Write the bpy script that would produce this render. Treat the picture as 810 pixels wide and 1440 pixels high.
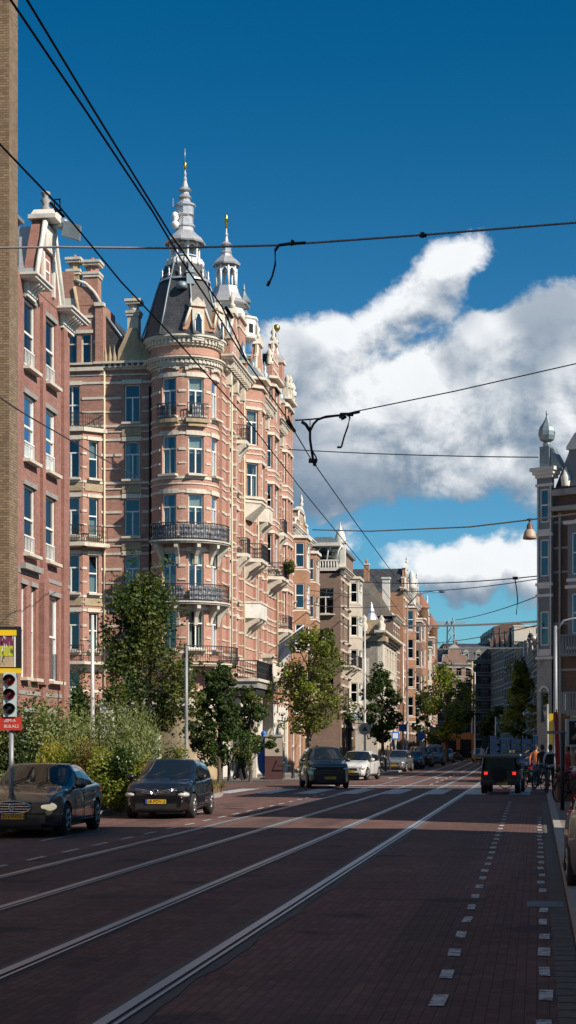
import bpy, bmesh, math, random
from math import sin, cos, pi, radians, sqrt, atan2
from mathutils import Vector, Matrix, noise
random.seed(7)
R = random.random
def U(a, b): return a + (b - a) * random.random()
for o in list(bpy.data.objects): bpy.data.objects.remove(o)
scene = bpy.context.scene
col = scene.collection
# ------------------------------------------------------------ camera
CAMH = 1.8
cd = bpy.data.cameras.new('camera'); cam = bpy.data.objects.new('camera', cd); col.objects.link(cam)
cam.location = (0, 0, CAMH); cam.rotation_euler = (pi / 2, 0, 0)
cd.sensor_width = 36; cd.lens = 60.0; cd.shift_y = (1050 - 720) / 1440.0
cd.clip_start = 0.1; cd.clip_end = 6000
scene.camera = cam
# ------------------------------------------------------------ light
SUN_AZ = radians(-36)     # direction towards the sun, measured from +X (negative: behind the camera)
SUN_EL = radians(37)
sv = Vector((cos(SUN_EL) * cos(SUN_AZ), cos(SUN_EL) * sin(SUN_AZ), sin(SUN_EL)))
sd = bpy.data.lights.new('sun', 'SUN'); sd.energy = 4.6; sd.angle = radians(0.5); sd.color = (1.0, 0.90, 0.76)
sun = bpy.data.objects.new('sun', sd); col.objects.link(sun)
sun.rotation_euler = (-sv).to_track_quat('-Z', 'Y').to_euler(); sun.location = (40, -20, 60)
scene.view_settings.view_transform = 'Standard'; scene.view_settings.look = 'None'
scene.view_settings.gamma = 1; scene.view_settings.exposure = 0.45
scene.view_settings.use_curve_mapping = False
W = bpy.data.worlds.new('World'); scene.world = W; W.use_nodes = True
class NT:
    def __init__(s, nt): s.nt = nt; nt.nodes.clear()
    def n(s, t, **kw):
        nd = s.nt.nodes.new(t)
        for k, v in kw.items():
            if k == 'ins':
                for kk, vv in v.items(): s.set(nd.inputs[kk], vv)
            else: setattr(nd, k, v)
        return nd
    def set(s, inp, v):
        if isinstance(v, bpy.types.NodeSocket): s.nt.links.new(v, inp)
        else: inp.default_value = v
    def m(s, op, a, b=0.0, c=None, clamp=False):
        nd = s.nt.nodes.new('ShaderNodeMath'); nd.operation = op; nd.use_clamp = clamp
        s.set(nd.inputs[0], a); s.set(nd.inputs[1], b)
        if c is not None: s.set(nd.inputs[2], c)
        return nd.outputs[0]
    def mix(s, f, a, b, typ='MIX'):
        nd = s.nt.nodes.new('ShaderNodeMix'); nd.data_type = 'RGBA'; nd.blend_type = typ
        s.set(nd.inputs[0], f); s.set(nd.inputs[6], a); s.set(nd.inputs[7], b)
        return nd.outputs[2]
    def sm(s, x, a, b):
        nd = s.nt.nodes.new('ShaderNodeMapRange'); nd.interpolation_type = 'SMOOTHSTEP'
        s.set(nd.inputs[0], x); nd.inputs[1].default_value = a; nd.inputs[2].default_value = b
        return nd.outputs[0]
    def comb(s, x, y, z=0.0):
        nd = s.nt.nodes.new('ShaderNodeCombineXYZ'); s.set(nd.inputs[0], x); s.set(nd.inputs[1], y); s.set(nd.inputs[2], z)
        return nd.outputs[0]
    def noise(s, vec, scale, detail=6, rough=.55, dist=0.0):
        nd = s.nt.nodes.new('ShaderNodeTexNoise'); s.set(nd.inputs['Vector'], vec)
        nd.inputs['Scale'].default_value = scale; nd.inputs['Detail'].default_value = detail
        nd.inputs['Roughness'].default_value = rough; nd.inputs['Distortion'].default_value = dist
        return nd.outputs[0]
def world():
    t = NT(W.node_tree)
    tc = t.n('ShaderNodeTexCoord'); sep = t.n('ShaderNodeSeparateXYZ', ins={0: tc.outputs['Generated']})
    x, y, z = sep.outputs
    sky = t.n('ShaderNodeTexSky', sky_type='NISHITA', sun_disc=False)
    sky.sun_elevation = SUN_EL; sky.sun_rotation = atan2(sv.x, sv.y)
    sky.air_density = 1.0; sky.dust_density = 0.3; sky.ozone_density = 3.0
    base = t.mix(1.0, sky.outputs[0], (0.40, 0.82, 1.0, 1), 'MULTIPLY')
    up = t.sm(z, 0.02, 0.42)                     # deeper blue higher up
    base = t.mix(up, base, t.mix(1.0, base, (0.03, 0.60, 0.72, 1), 'MULTIPLY'))
    ys = t.m('MAXIMUM', y, 0.12)
    u = t.m('DIVIDE', x, ys); v = t.m('DIVIDE', z, ys)
    blobs = [(560, 445, 180, 58, 38, 1.0), (650, 372, 62, 24, 50, .35), (455, 500, 110, 78, 10, 1.1), (640, 560, 210, 130, 0, 1.5), (790, 540, 140, 135, -20, 1.5), (690, 490, 90, 60, 0, 1.1),
             (540, 640, 190, 75, 0, 1.2), (720, 645, 170, 85, 0, 1.2), (450, 600, 110, 100, 0, 1.0), (665, 800, 92, 36, 4, 1.15), (745, 805, 60, 45, 0, 1.0), (575, 790, 50, 22, 0, .45),
             (500, 745, 70, 26, 10, .3), (455, 700, 60, 26, 0, .5)]
    def field(u, v):
        w1 = t.n('ShaderNodeTexNoise', ins={'Vector': t.comb(u, v, 3.1), 'Scale': 14.0, 'Detail': 5.0, 'Roughness': .55})
        sp = t.n('ShaderNodeSeparateColor', ins={0: w1.outputs['Color']})
        uu = t.m('ADD', u, t.m('MULTIPLY', t.m('SUBTRACT', sp.outputs[0], .5), .055))
        vv = t.m('ADD', v, t.m('MULTIPLY', t.m('SUBTRACT', sp.outputs[1], .5), .045))
        acc = None
        for (cx, cy, a, b, ang, k) in blobs:
            cu, cv = (cx - 405) / 2400, (1050 - cy) / 2400
            a /= 2400; b /= 2400; ca, sa = cos(radians(ang)), sin(radians(ang))
            du = t.m('SUBTRACT', uu, cu); dv = t.m('SUBTRACT', vv, cv)
            p = t.m('ADD', t.m('MULTIPLY', du, ca / a), t.m('MULTIPLY', dv, sa / a))
            q = t.m('ADD', t.m('MULTIPLY', du, -sa / b), t.m('MULTIPLY', dv, ca / b))
            r = t.m('ADD', t.m('MULTIPLY', p, p), t.m('MULTIPLY', q, q))
            g = t.m('MULTIPLY', t.m('SUBTRACT', 1.0, r), k)
            acc = g if acc is None else t.m('SMOOTH_MAX', acc, g, .25)
        n1 = t.noise(t.comb(u, t.m('MULTIPLY', v, 1.15), 0.7), 23.0, 12, .60, .2)
        n2 = t.noise(t.comb(u, v, 5.7), 11.0, 3, .5)
        acc = t.m('ADD', acc, t.m('MULTIPLY', t.m('SUBTRACT', n1, .5), 3.1))
        acc = t.m('ADD', acc, t.m('MULTIPLY', t.m('SUBTRACT', n2, .5), 1.2))
        for (cx, cy, a, b) in ((592, 478, 70, 42), (715, 415, 50, 40), (560, 740, 150, 30)):
            p = t.m('MULTIPLY', t.m('SUBTRACT', uu, (cx - 405) / 2400), 2400 / a); q = t.m('MULTIPLY', t.m('SUBTRACT', vv, (1050 - cy) / 2400), 2400 / b)
            g = t.m('SUBTRACT', 1.0, t.m('ADD', t.m('MULTIPLY', p, p), t.m('MULTIPLY', q, q)), clamp=True); acc = t.m('SUBTRACT', acc, t.m('MULTIPLY', g, .45))
        return acc
    d0 = field(u, v)
    dd = t.m('SUBTRACT', d0, field(t.m('ADD', u, .003), t.m('ADD', v, .007)))
    d1 = field(t.m('ADD', u, .011), t.m('ADD', v, .020))
    alpha = t.sm(d0, -0.15, 0.60)
    lit = t.sm(t.m('ADD', t.m('MULTIPLY', t.m('SUBTRACT', d0, d1), .7), t.m('MULTIPLY', dd, .75)), -1.25, 1.15)
    thick = t.sm(d0, .5, 2.3)
    low = t.sm(t.m('SUBTRACT', v, t.noise(t.comb(u, v, 2.0), 9.0, 3, .5)), -.37, -.20)   # tops catch more light than bases
    low = t.m('MAXIMUM', low, t.m('MULTIPLY', t.sm(v, .084, .105), t.m('SUBTRACT', 1.0, t.sm(v, .125, .14))))
    b1 = t.m('MULTIPLY', lit, t.m('ADD', .30, t.m('MULTIPLY', low, 1.0)), clamp=True)
    b1 = t.m('ADD', b1, t.m('MULTIPLY', thick, -.10), clamp=True)
    cc = t.mix(b1, (1.7, 2.5, 3.5, 1), (9.0, 9.2, 9.4, 1))
    # thinner generic clouds elsewhere round the sky (seen only in reflections or from other views)
    g = t.noise(tc.outputs['Generated'], 3.5, 9, .6)
    side = t.m('SUBTRACT', 1.0, t.sm(y, .35, .7))
    ga = t.m('MULTIPLY', t.m('MULTIPLY', t.sm(g, .52, .66), side), t.sm(z, .03, .2))
    gc = t.mix(t.sm(g, .55, .75), (6.5, 6.8, 7.2, 1), (3.0, 3.4, 4.0, 1))
    front = t.m('MULTIPLY', alpha, t.sm(y, .35, .7))
    c = t.mix(front, base, cc); c = t.mix(ga, c, gc)
    bg = t.n('ShaderNodeBackground', ins={0: c, 1: 0.076})
    out = t.n('ShaderNodeOutputWorld', ins={0: bg.outputs[0]})
world()
# ------------------------------------------------------------ materials
MATS = {}
def pr(t, **ins):
    b = t.n('ShaderNodeBsdfPrincipled')
    for k, v in ins.items(): t.set(b.inputs[k.replace('_', ' ')], v)
    t.n('ShaderNodeOutputMaterial', ins={0: b.outputs[0]})
    return b
def c4(c): return (c[0], c[1], c[2], 1)
def mat(name, c, rough=.6, metal=0.0, var=.15, nscale=4.0, bump=.0, coat=0.0, spec=.5, dirt=0.0, emit=None):
    if name in MATS: return MATS[name]
    m = bpy.data.materials.new(name); m.use_nodes = True; t = NT(m.node_tree)
    tc = t.n('ShaderNodeTexCoord')
    n = t.noise(tc.outputs['Object'], nscale, 6, .6)
    k = t.m('ADD', 1 - var, t.m('MULTIPLY', n, 2 * var))
    cc = t.mix(1.0, c4(c), t.comb(k, k, k), 'MULTIPLY')
    if dirt:
        n2 = t.noise(tc.outputs['Object'], 1.3, 8, .7)
        cc = t.mix(t.m('MULTIPLY', t.sm(n2, .48, .72), dirt), cc, c4([q * .35 for q in c]))
    b = pr(t, Base_Color=cc, Roughness=t.m('ADD', rough - .06, t.m('MULTIPLY', n, .12)), Metallic=metal)
    b.inputs['Specular IOR Level'].default_value = spec
    b.inputs['Coat Weight'].default_value = coat; b.inputs['Coat Roughness'].default_value = .03
    if emit:
        b.inputs['Emission Color'].default_value = c4(emit[0]); b.inputs['Emission Strength'].default_value = emit[1]
    if bump:
        bn = t.n('ShaderNodeBump', ins={'Strength': bump, 'Distance': .02, 'Height': t.noise(tc.outputs['Object'], nscale * 6, 6, .7)})
        t.set(b.inputs['Normal'], bn.outputs[0])
    MATS[name] = m; return m
def brick(name, c1, c2, mortar, sx=.22, sy=.075, stain=.35, rough=.85, soldier=False, m_size=.008):
    m = bpy.data.materials.new(name); m.use_nodes = True; t = NT(m.node_tree)
    uv = t.n('ShaderNodeTexCoord')
    bt = t.n('ShaderNodeTexBrick', ins={'Vector': uv.outputs['UV'], 'Color1': c4(c1), 'Color2': c4(c2), 'Mortar': c4(mortar),
             'Scale': 1.0, 'Mortar Size': m_size, 'Mortar Smooth': .3, 'Bias': -.1, 'Brick Width': sx, 'Row Height': sy})
    n = t.noise(uv.outputs['UV'], .55, 8, .65); n2 = t.noise(uv.outputs['UV'], 6.0, 5, .6)
    st = t.noise(t.n('ShaderNodeMapping', ins={0: uv.outputs['UV'], 3: (3.0, .25, 1)}).outputs[0], 1.0, 6, .65)
    cc = t.mix(t.m('MULTIPLY', t.sm(n, .42, .7), stain), bt.outputs[0], c4([q * .45 for q in c1]))
    cc = t.mix(t.m('MULTIPLY', t.sm(st, .55, .72), stain), cc, c4([q * .5 for q in c2]))
    k = t.m('ADD', .8, t.m('MULTIPLY', n2, .4)); cc = t.mix(1.0, cc, t.comb(k, k, k), 'MULTIPLY')
    b = pr(t, Base_Color=cc, Roughness=rough)
    bn = t.n('ShaderNodeBump', ins={'Strength': .35, 'Distance': .01, 'Height': t.m('SUBTRACT', 1.0, bt.outputs[1])})
    t.set(b.inputs['Normal'], bn.outputs[0])
    MATS[name] = m; return m
def glassmat(name, tint, refl=.35):
    m = bpy.data.materials.new(name); m.use_nodes = True; t = NT(m.node_tree)
    fr = t.n('ShaderNodeFresnel', ins={0: 1.5})
    gl = t.n('ShaderNodeBsdfGlossy', ins={0: (.62, .72, .78, 1), 1: .02})
    tc = t.n('ShaderNodeTexCoord')
    bn = t.n('ShaderNodeBump', ins={'Strength': .08, 'Distance': .05, 'Height': t.noise(tc.outputs['Object'], 1.6, 2, .5)})
    t.set(gl.inputs['Normal'], bn.outputs[0])
    tr = t.n('ShaderNodeBsdfTransparent', ins={0: c4(tint)})
    f = t.m('ADD', refl, fr.outputs[0], clamp=True)
    mx = t.n('ShaderNodeMixShader', ins={0: f, 1: tr.outputs[0], 2: gl.outputs[0]})
    t.n('ShaderNodeOutputMaterial', ins={0: mx.outputs[0]})
    MATS[name] = m; return m
def leafmat(name, c1, c2, sc=1.2):
    m = bpy.data.materials.new(name); m.use_nodes = True; t = NT(m.node_tree)
    tc = t.n('ShaderNodeTexCoord')
    n = t.noise(tc.outputs['Object'], sc, 3, .5); n2 = t.noise(tc.outputs['Object'], 9.0, 3, .7)
    cc = t.mix(t.sm(t.m('ADD', t.m('MULTIPLY', n, .5), t.m('MULTIPLY', n2, .5)), .36, .62), c4(c1), c4(c2))
    d = t.n('ShaderNodeBsdfPrincipled', ins={'Base Color': cc, 'Roughness': .55})
    d.inputs['Specular IOR Level'].default_value = .35
    tl = t.n('ShaderNodeBsdfTranslucent', ins={0: t.mix(1.0, cc, (1.3, 1.5, .5, 1), 'MULTIPLY')})
    mx = t.n('ShaderNodeMixShader', ins={0: .3, 1: d.outputs[0], 2: tl.outputs[0]})
    t.n('ShaderNodeOutputMaterial', ins={0: mx.outputs[0]})
    MATS[name] = m; return m
def roadmat(name, c1, c2, mortar, sx, sy, rot=0.0, stain=.5, rough=.75):
    m = bpy.data.materials.new(name); m.use_nodes = True; t = NT(m.node_tree)
    g = t.n('ShaderNodeNewGeometry')
    mp = t.n('ShaderNodeMapping', ins={0: g.outputs['Position'], 2: (0, 0, rot)})
    bt = t.n('ShaderNodeTexBrick', ins={'Vector': mp.outputs[0], 'Color1': c4(c1), 'Color2': c4(c2), 'Mortar': c4(mortar),
             'Scale': 1.0, 'Mortar Size': .006, 'Mortar Smooth': .4, 'Bias': 0.0, 'Brick Width': sx, 'Row Height': sy})
    n = t.noise(g.outputs['Position'], .35, 9, .68)
    st = t.noise(t.n('ShaderNodeMapping', ins={0: mp.outputs[0], 3: (2.2, .12, 1)}).outputs[0], 1.0, 7, .6)
    n3 = t.noise(g.outputs['Position'], 40.0, 4, .6)
    cc = t.mix(t.m('MULTIPLY', t.sm(n, .45, .68), stain), bt.outputs[0], c4([q * .5 for q in c2]))
    cc = t.mix(t.m('MULTIPLY', t.sm(st, .5, .66), stain * .8), cc, c4([q * .55 for q in c1]))
    k = t.m('ADD', .75, t.m('MULTIPLY', n3, .5)); cc = t.mix(1.0, cc, t.comb(k, k, k), 'MULTIPLY')
    if name == 'road_brick':      # wheel-polished lanes, oil drips, relaid patches, dusty joints
        sp = t.n('ShaderNodeSeparateXYZ', ins={0: mp.outputs[0]})
        lane = t.noise(t.comb(t.m('MULTIPLY', sp.outputs[0], .02), t.m('MULTIPLY', sp.outputs[1], .9), 0), 1.0, 3, .5)
        cc = t.mix(t.m('MULTIPLY', t.sm(lane, .45, .62), .45), cc, (.065, .05, .05, 1))
        oil = t.n('ShaderNodeTexVoronoi', ins={0: g.outputs['Position'], 'Scale': .55}); oil2 = t.noise(g.outputs['Position'], 3.0, 4, .7)
        cc = t.mix(t.m('MULTIPLY', t.sm(t.m('ADD', oil.outputs[0], t.m('MULTIPLY', oil2, .5)), .50, .36), .7), cc, (.03, .026, .028, 1))
        vp = t.n('ShaderNodeTexVoronoi', distance='CHEBYCHEV', ins={0: t.n('ShaderNodeMapping', ins={0: mp.outputs[0], 3: (.12, .5, 1)}).outputs[0], 'Scale': 1.0})
        pv = t.n('ShaderNodeSeparateColor', ins={0: vp.outputs['Color']}); k2 = t.m('ADD', .78, t.m('MULTIPLY', pv.outputs[0], .42)); cc = t.mix(1.0, cc, t.comb(k2, k2, k2), 'MULTIPLY')
    b = pr(t, Base_Color=cc, Roughness=t.m('ADD', rough, t.m('MULTIPLY', st, .2)))
    b.inputs['Specular IOR Level'].default_value = .35
    h = t.m('ADD', t.m('SUBTRACT', 1.0, bt.outputs[1]), t.m('MULTIPLY', n3, .6))
    bn = t.n('ShaderNodeBump', ins={'Strength': .5, 'Distance': .008, 'Height': h}); t.set(b.inputs['Normal'], bn.outputs[0])
    MATS[name] = m; return m
STREET = atan2(.9895, .1445)
M = MATS
roadmat('road_brick', (.18, .092, .078), (.12, .062, .055), (.065, .042, .04), .20, .085, -STREET)
roadmat('pave', (.25, .21, .18), (.20, .17, .15), (.09, .08, .07), .30, .30, -STREET)
roadmat('ground', (.13, .10, .09), (.10, .08, .075), (.05, .05, .05), .4, .4, 0)
mat('kerbstone', (.30, .29, .27), .8, var=.3, nscale=3, bump=.3)
def paintmat():
    m = bpy.data.materials.new('road_paint'); m.use_nodes = True; t = NT(m.node_tree)
    g = t.n('ShaderNodeNewGeometry'); n = t.noise(g.outputs['Position'], 9.0, 8, .75); n2 = t.noise(g.outputs['Position'], 1.2, 4, .6)
    cc = t.mix(t.m('MULTIPLY', t.sm(n, .47, .58), t.m('ADD', .45, n2)), (.52, .52, .51, 1), (.10, .08, .075, 1))
    pr(t, Base_Color=cc, Roughness=.6); MATS['road_paint'] = m
paintmat()
mat('rail_steel', (.40, .42, .45), .38, metal=.55, var=.1, nscale=2)
mat('rail_groove', (.06, .055, .055), .7, var=.3)
mat('rail_bed', (.11, .10, .10), .85, var=.35, nscale=14, bump=.5)
brick('brick_main', (.52, .26, .19), (.41, .19, .14), (.40, .32, .26), stain=.35)
brick('brick_wing', (.47, .235, .175), (.36, .17, .13), (.27, .21, .17), stain=.45)
brick('brick_pink', (.36, .17, .13), (.27, .125, .10), (.22, .15, .14), .24, .085, stain=.45)
brick('brick_tower', (.30, .21, .135), (.16, .11, .07), (.09, .07, .05), .22, .085, stain=.45, m_size=.012)
brick('brick_brown', (.25, .165, .125), (.2, .13, .1), (.22, .18, .15), stain=.3)
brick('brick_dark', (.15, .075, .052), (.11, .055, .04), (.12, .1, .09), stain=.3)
brick('brick_orange', (.42, .21, .12), (.34, .16, .09), (.34, .27, .2), stain=.3)
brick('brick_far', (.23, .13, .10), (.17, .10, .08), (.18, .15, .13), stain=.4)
mat('stone', (.62, .56, .47), .8, var=.3, nscale=2.5, bump=.3, dirt=.55)
mat('stone_warm', (.40, .31, .20), .85, var=.35, nscale=3, bump=.4, dirt=.6)
mat('stone_grey', (.30, .29, .27), .8, var=.25, nscale=2, bump=.3, dirt=.5)
mat('plaster', (.55, .49, .41), .8, var=.15, nscale=1.5, dirt=.35)
mat('plaster_white', (.66, .63, .58), .75, var=.12, nscale=1.5, dirt=.4)
mat('paint_white', (.80, .78, .74), .5, var=.08, nscale=4, dirt=.12)
mat('paint_grey', (.17, .185, .20), .55, var=.12, nscale=3, dirt=.35)
mat('paint_cream', (.62, .53, .38), .55, var=.08)
mat('zinc', (.56, .56, .58), .42, metal=.55, var=.2, nscale=5, dirt=.3)
mat('lead', (.22, .27, .30), .5, metal=.4, var=.25, nscale=4, dirt=.3)
mat('gold', (.75, .50, .10), .3, metal=1.0, var=.1)
mat('iron', (.035, .035, .04), .5, metal=.3, var=.2)
mat('dark', (.012, .013, .015), .9, var=.2)
mat('room_shade', (.05, .05, .055), .9, var=.4, nscale=.8)
mat('curtain', (.55, .52, .46), .9, var=.2, nscale=5)
mat('green_trim', (.03, .07, .06), .45, var=.1)
mat('terracotta', (.36, .14, .07), .8, var=.3)
mat('cable', (.03, .03, .034), .55, var=.1)
mat('cable_pale', (.35, .33, .31), .5, metal=.4, var=.3, nscale=20)
mat('pole_grey', (.24, .25, .27), .5, metal=.3, var=.15)
mat('pole_pale', (.55, .55, .54), .45, metal=.2, var=.15)
mat('wood_orange', (.55, .20, .05), .6, var=.2)
glassmat('glass', (.6, .72, .72), .10)
def slatemat():
    m = bpy.data.materials.new('slate'); m.use_nodes = True; t = NT(m.node_tree)
    tc = t.n('ShaderNodeTexCoord')
    bt = t.n('ShaderNodeTexBrick', ins={'Vector': tc.outputs['UV'], 'Color1': (.055, .058, .066, 1), 'Color2': (.032, .034, .04, 1), 'Mortar': (.015, .015, .018, 1),
             'Scale': 1.0, 'Mortar Size': .01, 'Brick Width': .25, 'Row Height': .16})
    n = t.noise(tc.outputs['Object'], 1.0, 8, .7)
    cc = t.mix(t.m('MULTIPLY', t.sm(n, .45, .7), .5), bt.outputs[0], (.12, .12, .12, 1))
    b = pr(t, Base_Color=cc, Roughness=.55)
    bn = t.n('ShaderNodeBump', ins={'Strength': .6, 'Distance': .02, 'Height': bt.outputs[0]}); t.set(b.inputs['Normal'], bn.outputs[0])
    MATS['slate'] = m
slatemat()
mat('bark', (.11, .085, .06), .95, var=.4, nscale=8, bump=.8)
leafmat('leaf_olive', (.045, .065, .014), (.14, .145, .03))
leafmat('leaf_green', (.022, .05, .010), (.07, .11, .022))
leafmat('leaf_bright', (.10, .15, .016), (.27, .28, .045))
leafmat('leaf_grey', (.10, .13, .045), (.24, .27, .11))
leafmat('leaf_yellow', (.20, .19, .018), (.45, .38, .05))
leafmat('leaf_dark', (.016, .036, .01), (.045, .07, .018))
leafmat('leaf_autumn', (.09, .06, .015), (.17, .12, .03))
mat('flower_red', (.45, .03, .03), .6)
mat('flower_pink', (.55, .2, .3), .6)
mat('flower_white', (.7, .7, .65), .6)
# ------------------------------------------------------------ frames of reference
DX, DY = .1445, .9895
def ST(s, t, z=0.0): return Vector((s * DX + t * DY, s * DY - t * DX, z))
def PX(x, y, Y): return Vector(((x - 405) / 2400 * Y, Y, CAMH + (1050 - y) / 2400 * Y))
def s_at(px, t):
    k = (px - 405) / 2400.0
    return -t * (DY + DX * k) / (DX - DY * k)
class Plane:
    def __init__(s, ox=0, oy=0, ang=0.0, oz=0.0):
        s.o = (ox, oy, oz); s.a = ang; s.d = (cos(ang), sin(ang)); s.n = (sin(ang), -cos(ang)); s.R = None
    def __call__(s, u, z, d=0.0): return (s.o[0] + u * s.d[0] + d * s.n[0], s.o[1] + u * s.d[1] + d * s.n[1], z + s.o[2])
    def ang(s, u): return s.a
class Cyl:
    def __init__(s, cx, cy, Rr, phi0): s.c = (cx, cy); s.R = Rr; s.p0 = phi0
    def __call__(s, u, z, d=0.0):
        p = s.p0 + u / s.R; return (s.c[0] + (s.R + d) * cos(p), s.c[1] + (s.R + d) * sin(p), z)
    def ang(s, u): return s.p0 + u / s.R + pi / 2
# ------------------------------------------------------------ mesh builder
class MB:
    def __init__(s, *mats): s.v = []; s.f = []; s.mi = []; s.uv = []; s.mats = list(mats); s.sm = []
    def slot(s, m):
        if m not in s.mats: s.mats.append(m)
        return s.mats.index(m)
    def face(s, pts, m=0, uvs=None, smooth=False):
        if isinstance(m, str): m = s.slot(m)
        i = len(s.v); s.v += [tuple(p) for p in pts]; s.f.append(list(range(i, i + len(pts)))); s.mi.append(m); s.sm.append(smooth)
        if uvs is None:
            a = [Vector(p) for p in pts]; n = (a[1] - a[0]).cross(a[2] - a[0])
            if abs(n.z) > .8 * n.length: uvs = [(p[0], p[1]) for p in pts]
            else: uvs = [((p[0] - p[1]), p[2]) for p in pts]
        s.uv.append(uvs)
    def box(s, mp, u0, u1, z0, z1, d0, d1, m=0, caps=True):
        n = 1
        if getattr(mp, 'R', None): n = max(1, int(abs(u1 - u0) / (mp.R * .16)) + 1)
        for i in range(n):
            a = u0 + (u1 - u0) * i / n; b = u0 + (u1 - u0) * (i + 1) / n
            q = {}
            for k, uu in (('a', a), ('b', b)):
                for kz, zz in ((0, z0), (1, z1)):
                    for kd, dd in ((0, d0), (1, d1)): q[k, kz, kd] = mp(uu, zz, dd)
            s.face([q['a', 0, 1], q['b', 0, 1], q['b', 1, 1], q['a', 1, 1]], m, [(a, z0), (b, z0), (b, z1), (a, z1)])
            s.face([q['b', 0, 0], q['a', 0, 0], q['a', 1, 0], q['b', 1, 0]], m, [(b, z0), (a, z0), (a, z1), (b, z1)])
            s.face([q['a', 1, 1], q['b', 1, 1], q['b', 1, 0], q['a', 1, 0]], m, [(a, d1), (b, d1), (b, d0), (a, d0)])
            s.face([q['a', 0, 0], q['b', 0, 0], q['b', 0, 1], q['a', 0, 1]], m, [(a, d0), (b, d0), (b, d1), (a, d1)])
            if i == 0: s.face([q['a', 0, 0], q['a', 0, 1], q['a', 1, 1], q['a', 1, 0]], m, [(d0, z0), (d1, z0), (d1, z1), (d0, z1)])
            if i == n - 1: s.face([q['b', 0, 1], q['b', 0, 0], q['b', 1, 0], q['b', 1, 1]], m, [(d1, z0), (d0, z0), (d0, z1), (d1, z1)])
    def cube(s, x0, x1, y0, y1, z0, z1, m=0): s.box(Plane(0, 0, 0), x0, x1, z0, z1, -y1, -y0, m)
    def prism(s, mp, outline, d0, d1, m=0, m2=None):
        if isinstance(m, str): m = s.slot(m)
        m2 = m if m2 is None else (s.slot(m2) if isinstance(m2, str) else m2)
        s.face([mp(u, z, d1) for u, z in outline], m, [(u, z) for u, z in outline])
        s.face([mp(u, z, d0) for u, z in reversed(outline)], m, [(u, z) for u, z in reversed(outline)])
        n = len(outline)
        for i in range(n):
            (a, b), (c, e) = outline[i], outline[(i + 1) % n]
            s.face([mp(a, b, d0), mp(c, e, d0), mp(c, e, d1), mp(a, b, d1)], m2)
    def lathe(s, prof, n=16, cx=0, cy=0, cz=0, m=0, smooth=True, ph=0.0, a0=0.0, a1=2 * pi):
        if isinstance(m, str): m = s.slot(m)
        for i in range(n):
            p, q = ph + a0 + (a1 - a0) * i / n, ph + a0 + (a1 - a0) * (i + 1) / n
            for (r0, z0), (r1, z1) in zip(prof, prof[1:]):
                P = lambda r, a, z: (cx + r * cos(a), cy + r * sin(a), cz + z)
                pts = [P(r0, p, z0), P(r0, q, z0), P(r1, q, z1), P(r1, p, z1)]
                l = sqrt((r1 - r0) ** 2 + (z1 - z0) ** 2)
                uvs = [(p * max(r0, r1), z0), (q * max(r0, r1), z0), (q * max(r0, r1), z0 + l), (p * max(r0, r1), z0 + l)]
                if r0 < 1e-5: pts = pts[1:]; uvs = uvs[1:]
                elif r1 < 1e-5: pts = pts[:3]; uvs = uvs[:3]
                s.face(pts, m, uvs, smooth)
    def tube(s, pts, r, n=8, m=0, cap=True, smooth=True):
        if isinstance(m, str): m = s.slot(m)
        pts = [Vector(p) for p in pts]; k = len(pts)
        if not isinstance(r, (list, tuple)): r = [r] * k
        rings = []; up = Vector((0, 0, 1))
        for i, p in enumerate(pts):
            t = (pts[min(i + 1, k - 1)] - pts[max(i - 1, 0)]).normalized()
            a = t.cross(up)
            if a.length < .1: a = t.cross(Vector((1, 0, 0)))
            a.normalize(); b = a.cross(t).normalized()
            rings.append([tuple(p + (a * cos(2 * pi * j / n) + b * sin(2 * pi * j / n)) * r[i]) for j in range(n)])
        for i in range(k - 1):
            for j in range(n):
                j2 = (j + 1) % n
                s.face([rings[i][j], rings[i][j2], rings[i + 1][j2], rings[i + 1][j]], m, [(0, 0), (.1, 0), (.1, .1), (0, .1)], smooth)
        if cap:
            s.face(rings[0][::-1], m); s.face(rings[-1], m)
    def ball(s, c, r, m=0, n=10, sz=(1, 1, 1)):
        if isinstance(m, str): m = s.slot(m)
        h = n // 2 + 1
        def P(i, j):
            th = pi * i / h; ph = 2 * pi * j / n
            return (c[0] + r * sz[0] * sin(th) * cos(ph), c[1] + r * sz[1] * sin(th) * sin(ph), c[2] + r * sz[2] * cos(th))
        for i in range(h):
            for j in range(n):
                pts = [P(i, j), P(i + 1, j), P(i + 1, j + 1), P(i, j + 1)]
                if i == 0: pts = pts[:3]
                elif i == h - 1: pts = [pts[0], pts[1], pts[3]]
                s.face(pts, m, [(0, 0)] * len(pts), True)
    def mesh(s, name, merge=True):
        me = bpy.data.meshes.new(name); me.from_pydata(s.v, [], s.f)
        for mm in s.mats: me.materials.append(MATS[mm])
        me.polygons.foreach_set('material_index', s.mi); me.polygons.foreach_set('use_smooth', s.sm)
        ul = me.uv_layers.new(name='UVMap'); flat = [c for f in s.uv for uvp in f for c in uvp]; ul.data.foreach_set('uv', flat)
        if merge:
            bm = bmesh.new(); bm.from_mesh(me); bmesh.ops.remove_doubles(bm, verts=bm.verts, dist=.0004)
            bmesh.ops.recalc_face_normals(bm, faces=bm.faces); bm.to_mesh(me); bm.free()
        me.update(); return me
    def build(s, name, parent=None, loc=(0, 0, 0), rz=0.0, merge=True):
        return mk(name, s.mesh(name, merge), parent, loc, rz)
def mk(name, data, parent=None, loc=(0, 0, 0), rz=0.0):
    o = bpy.data.objects.new(name, data); col.objects.link(o); o.location = loc
    if isinstance(rz, (int, float)): o.rotation_euler = (0, 0, rz)
    else: o.rotation_euler = rz
    if parent is not None: o.parent = parent
    return o
def tag(o, label=None, cat=None, group=None, kind=None):
    if label: o['label'] = label
    if cat: o['category'] = cat
    if group: o['group'] = group
    if kind: o['kind'] = kind
    return o
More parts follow.
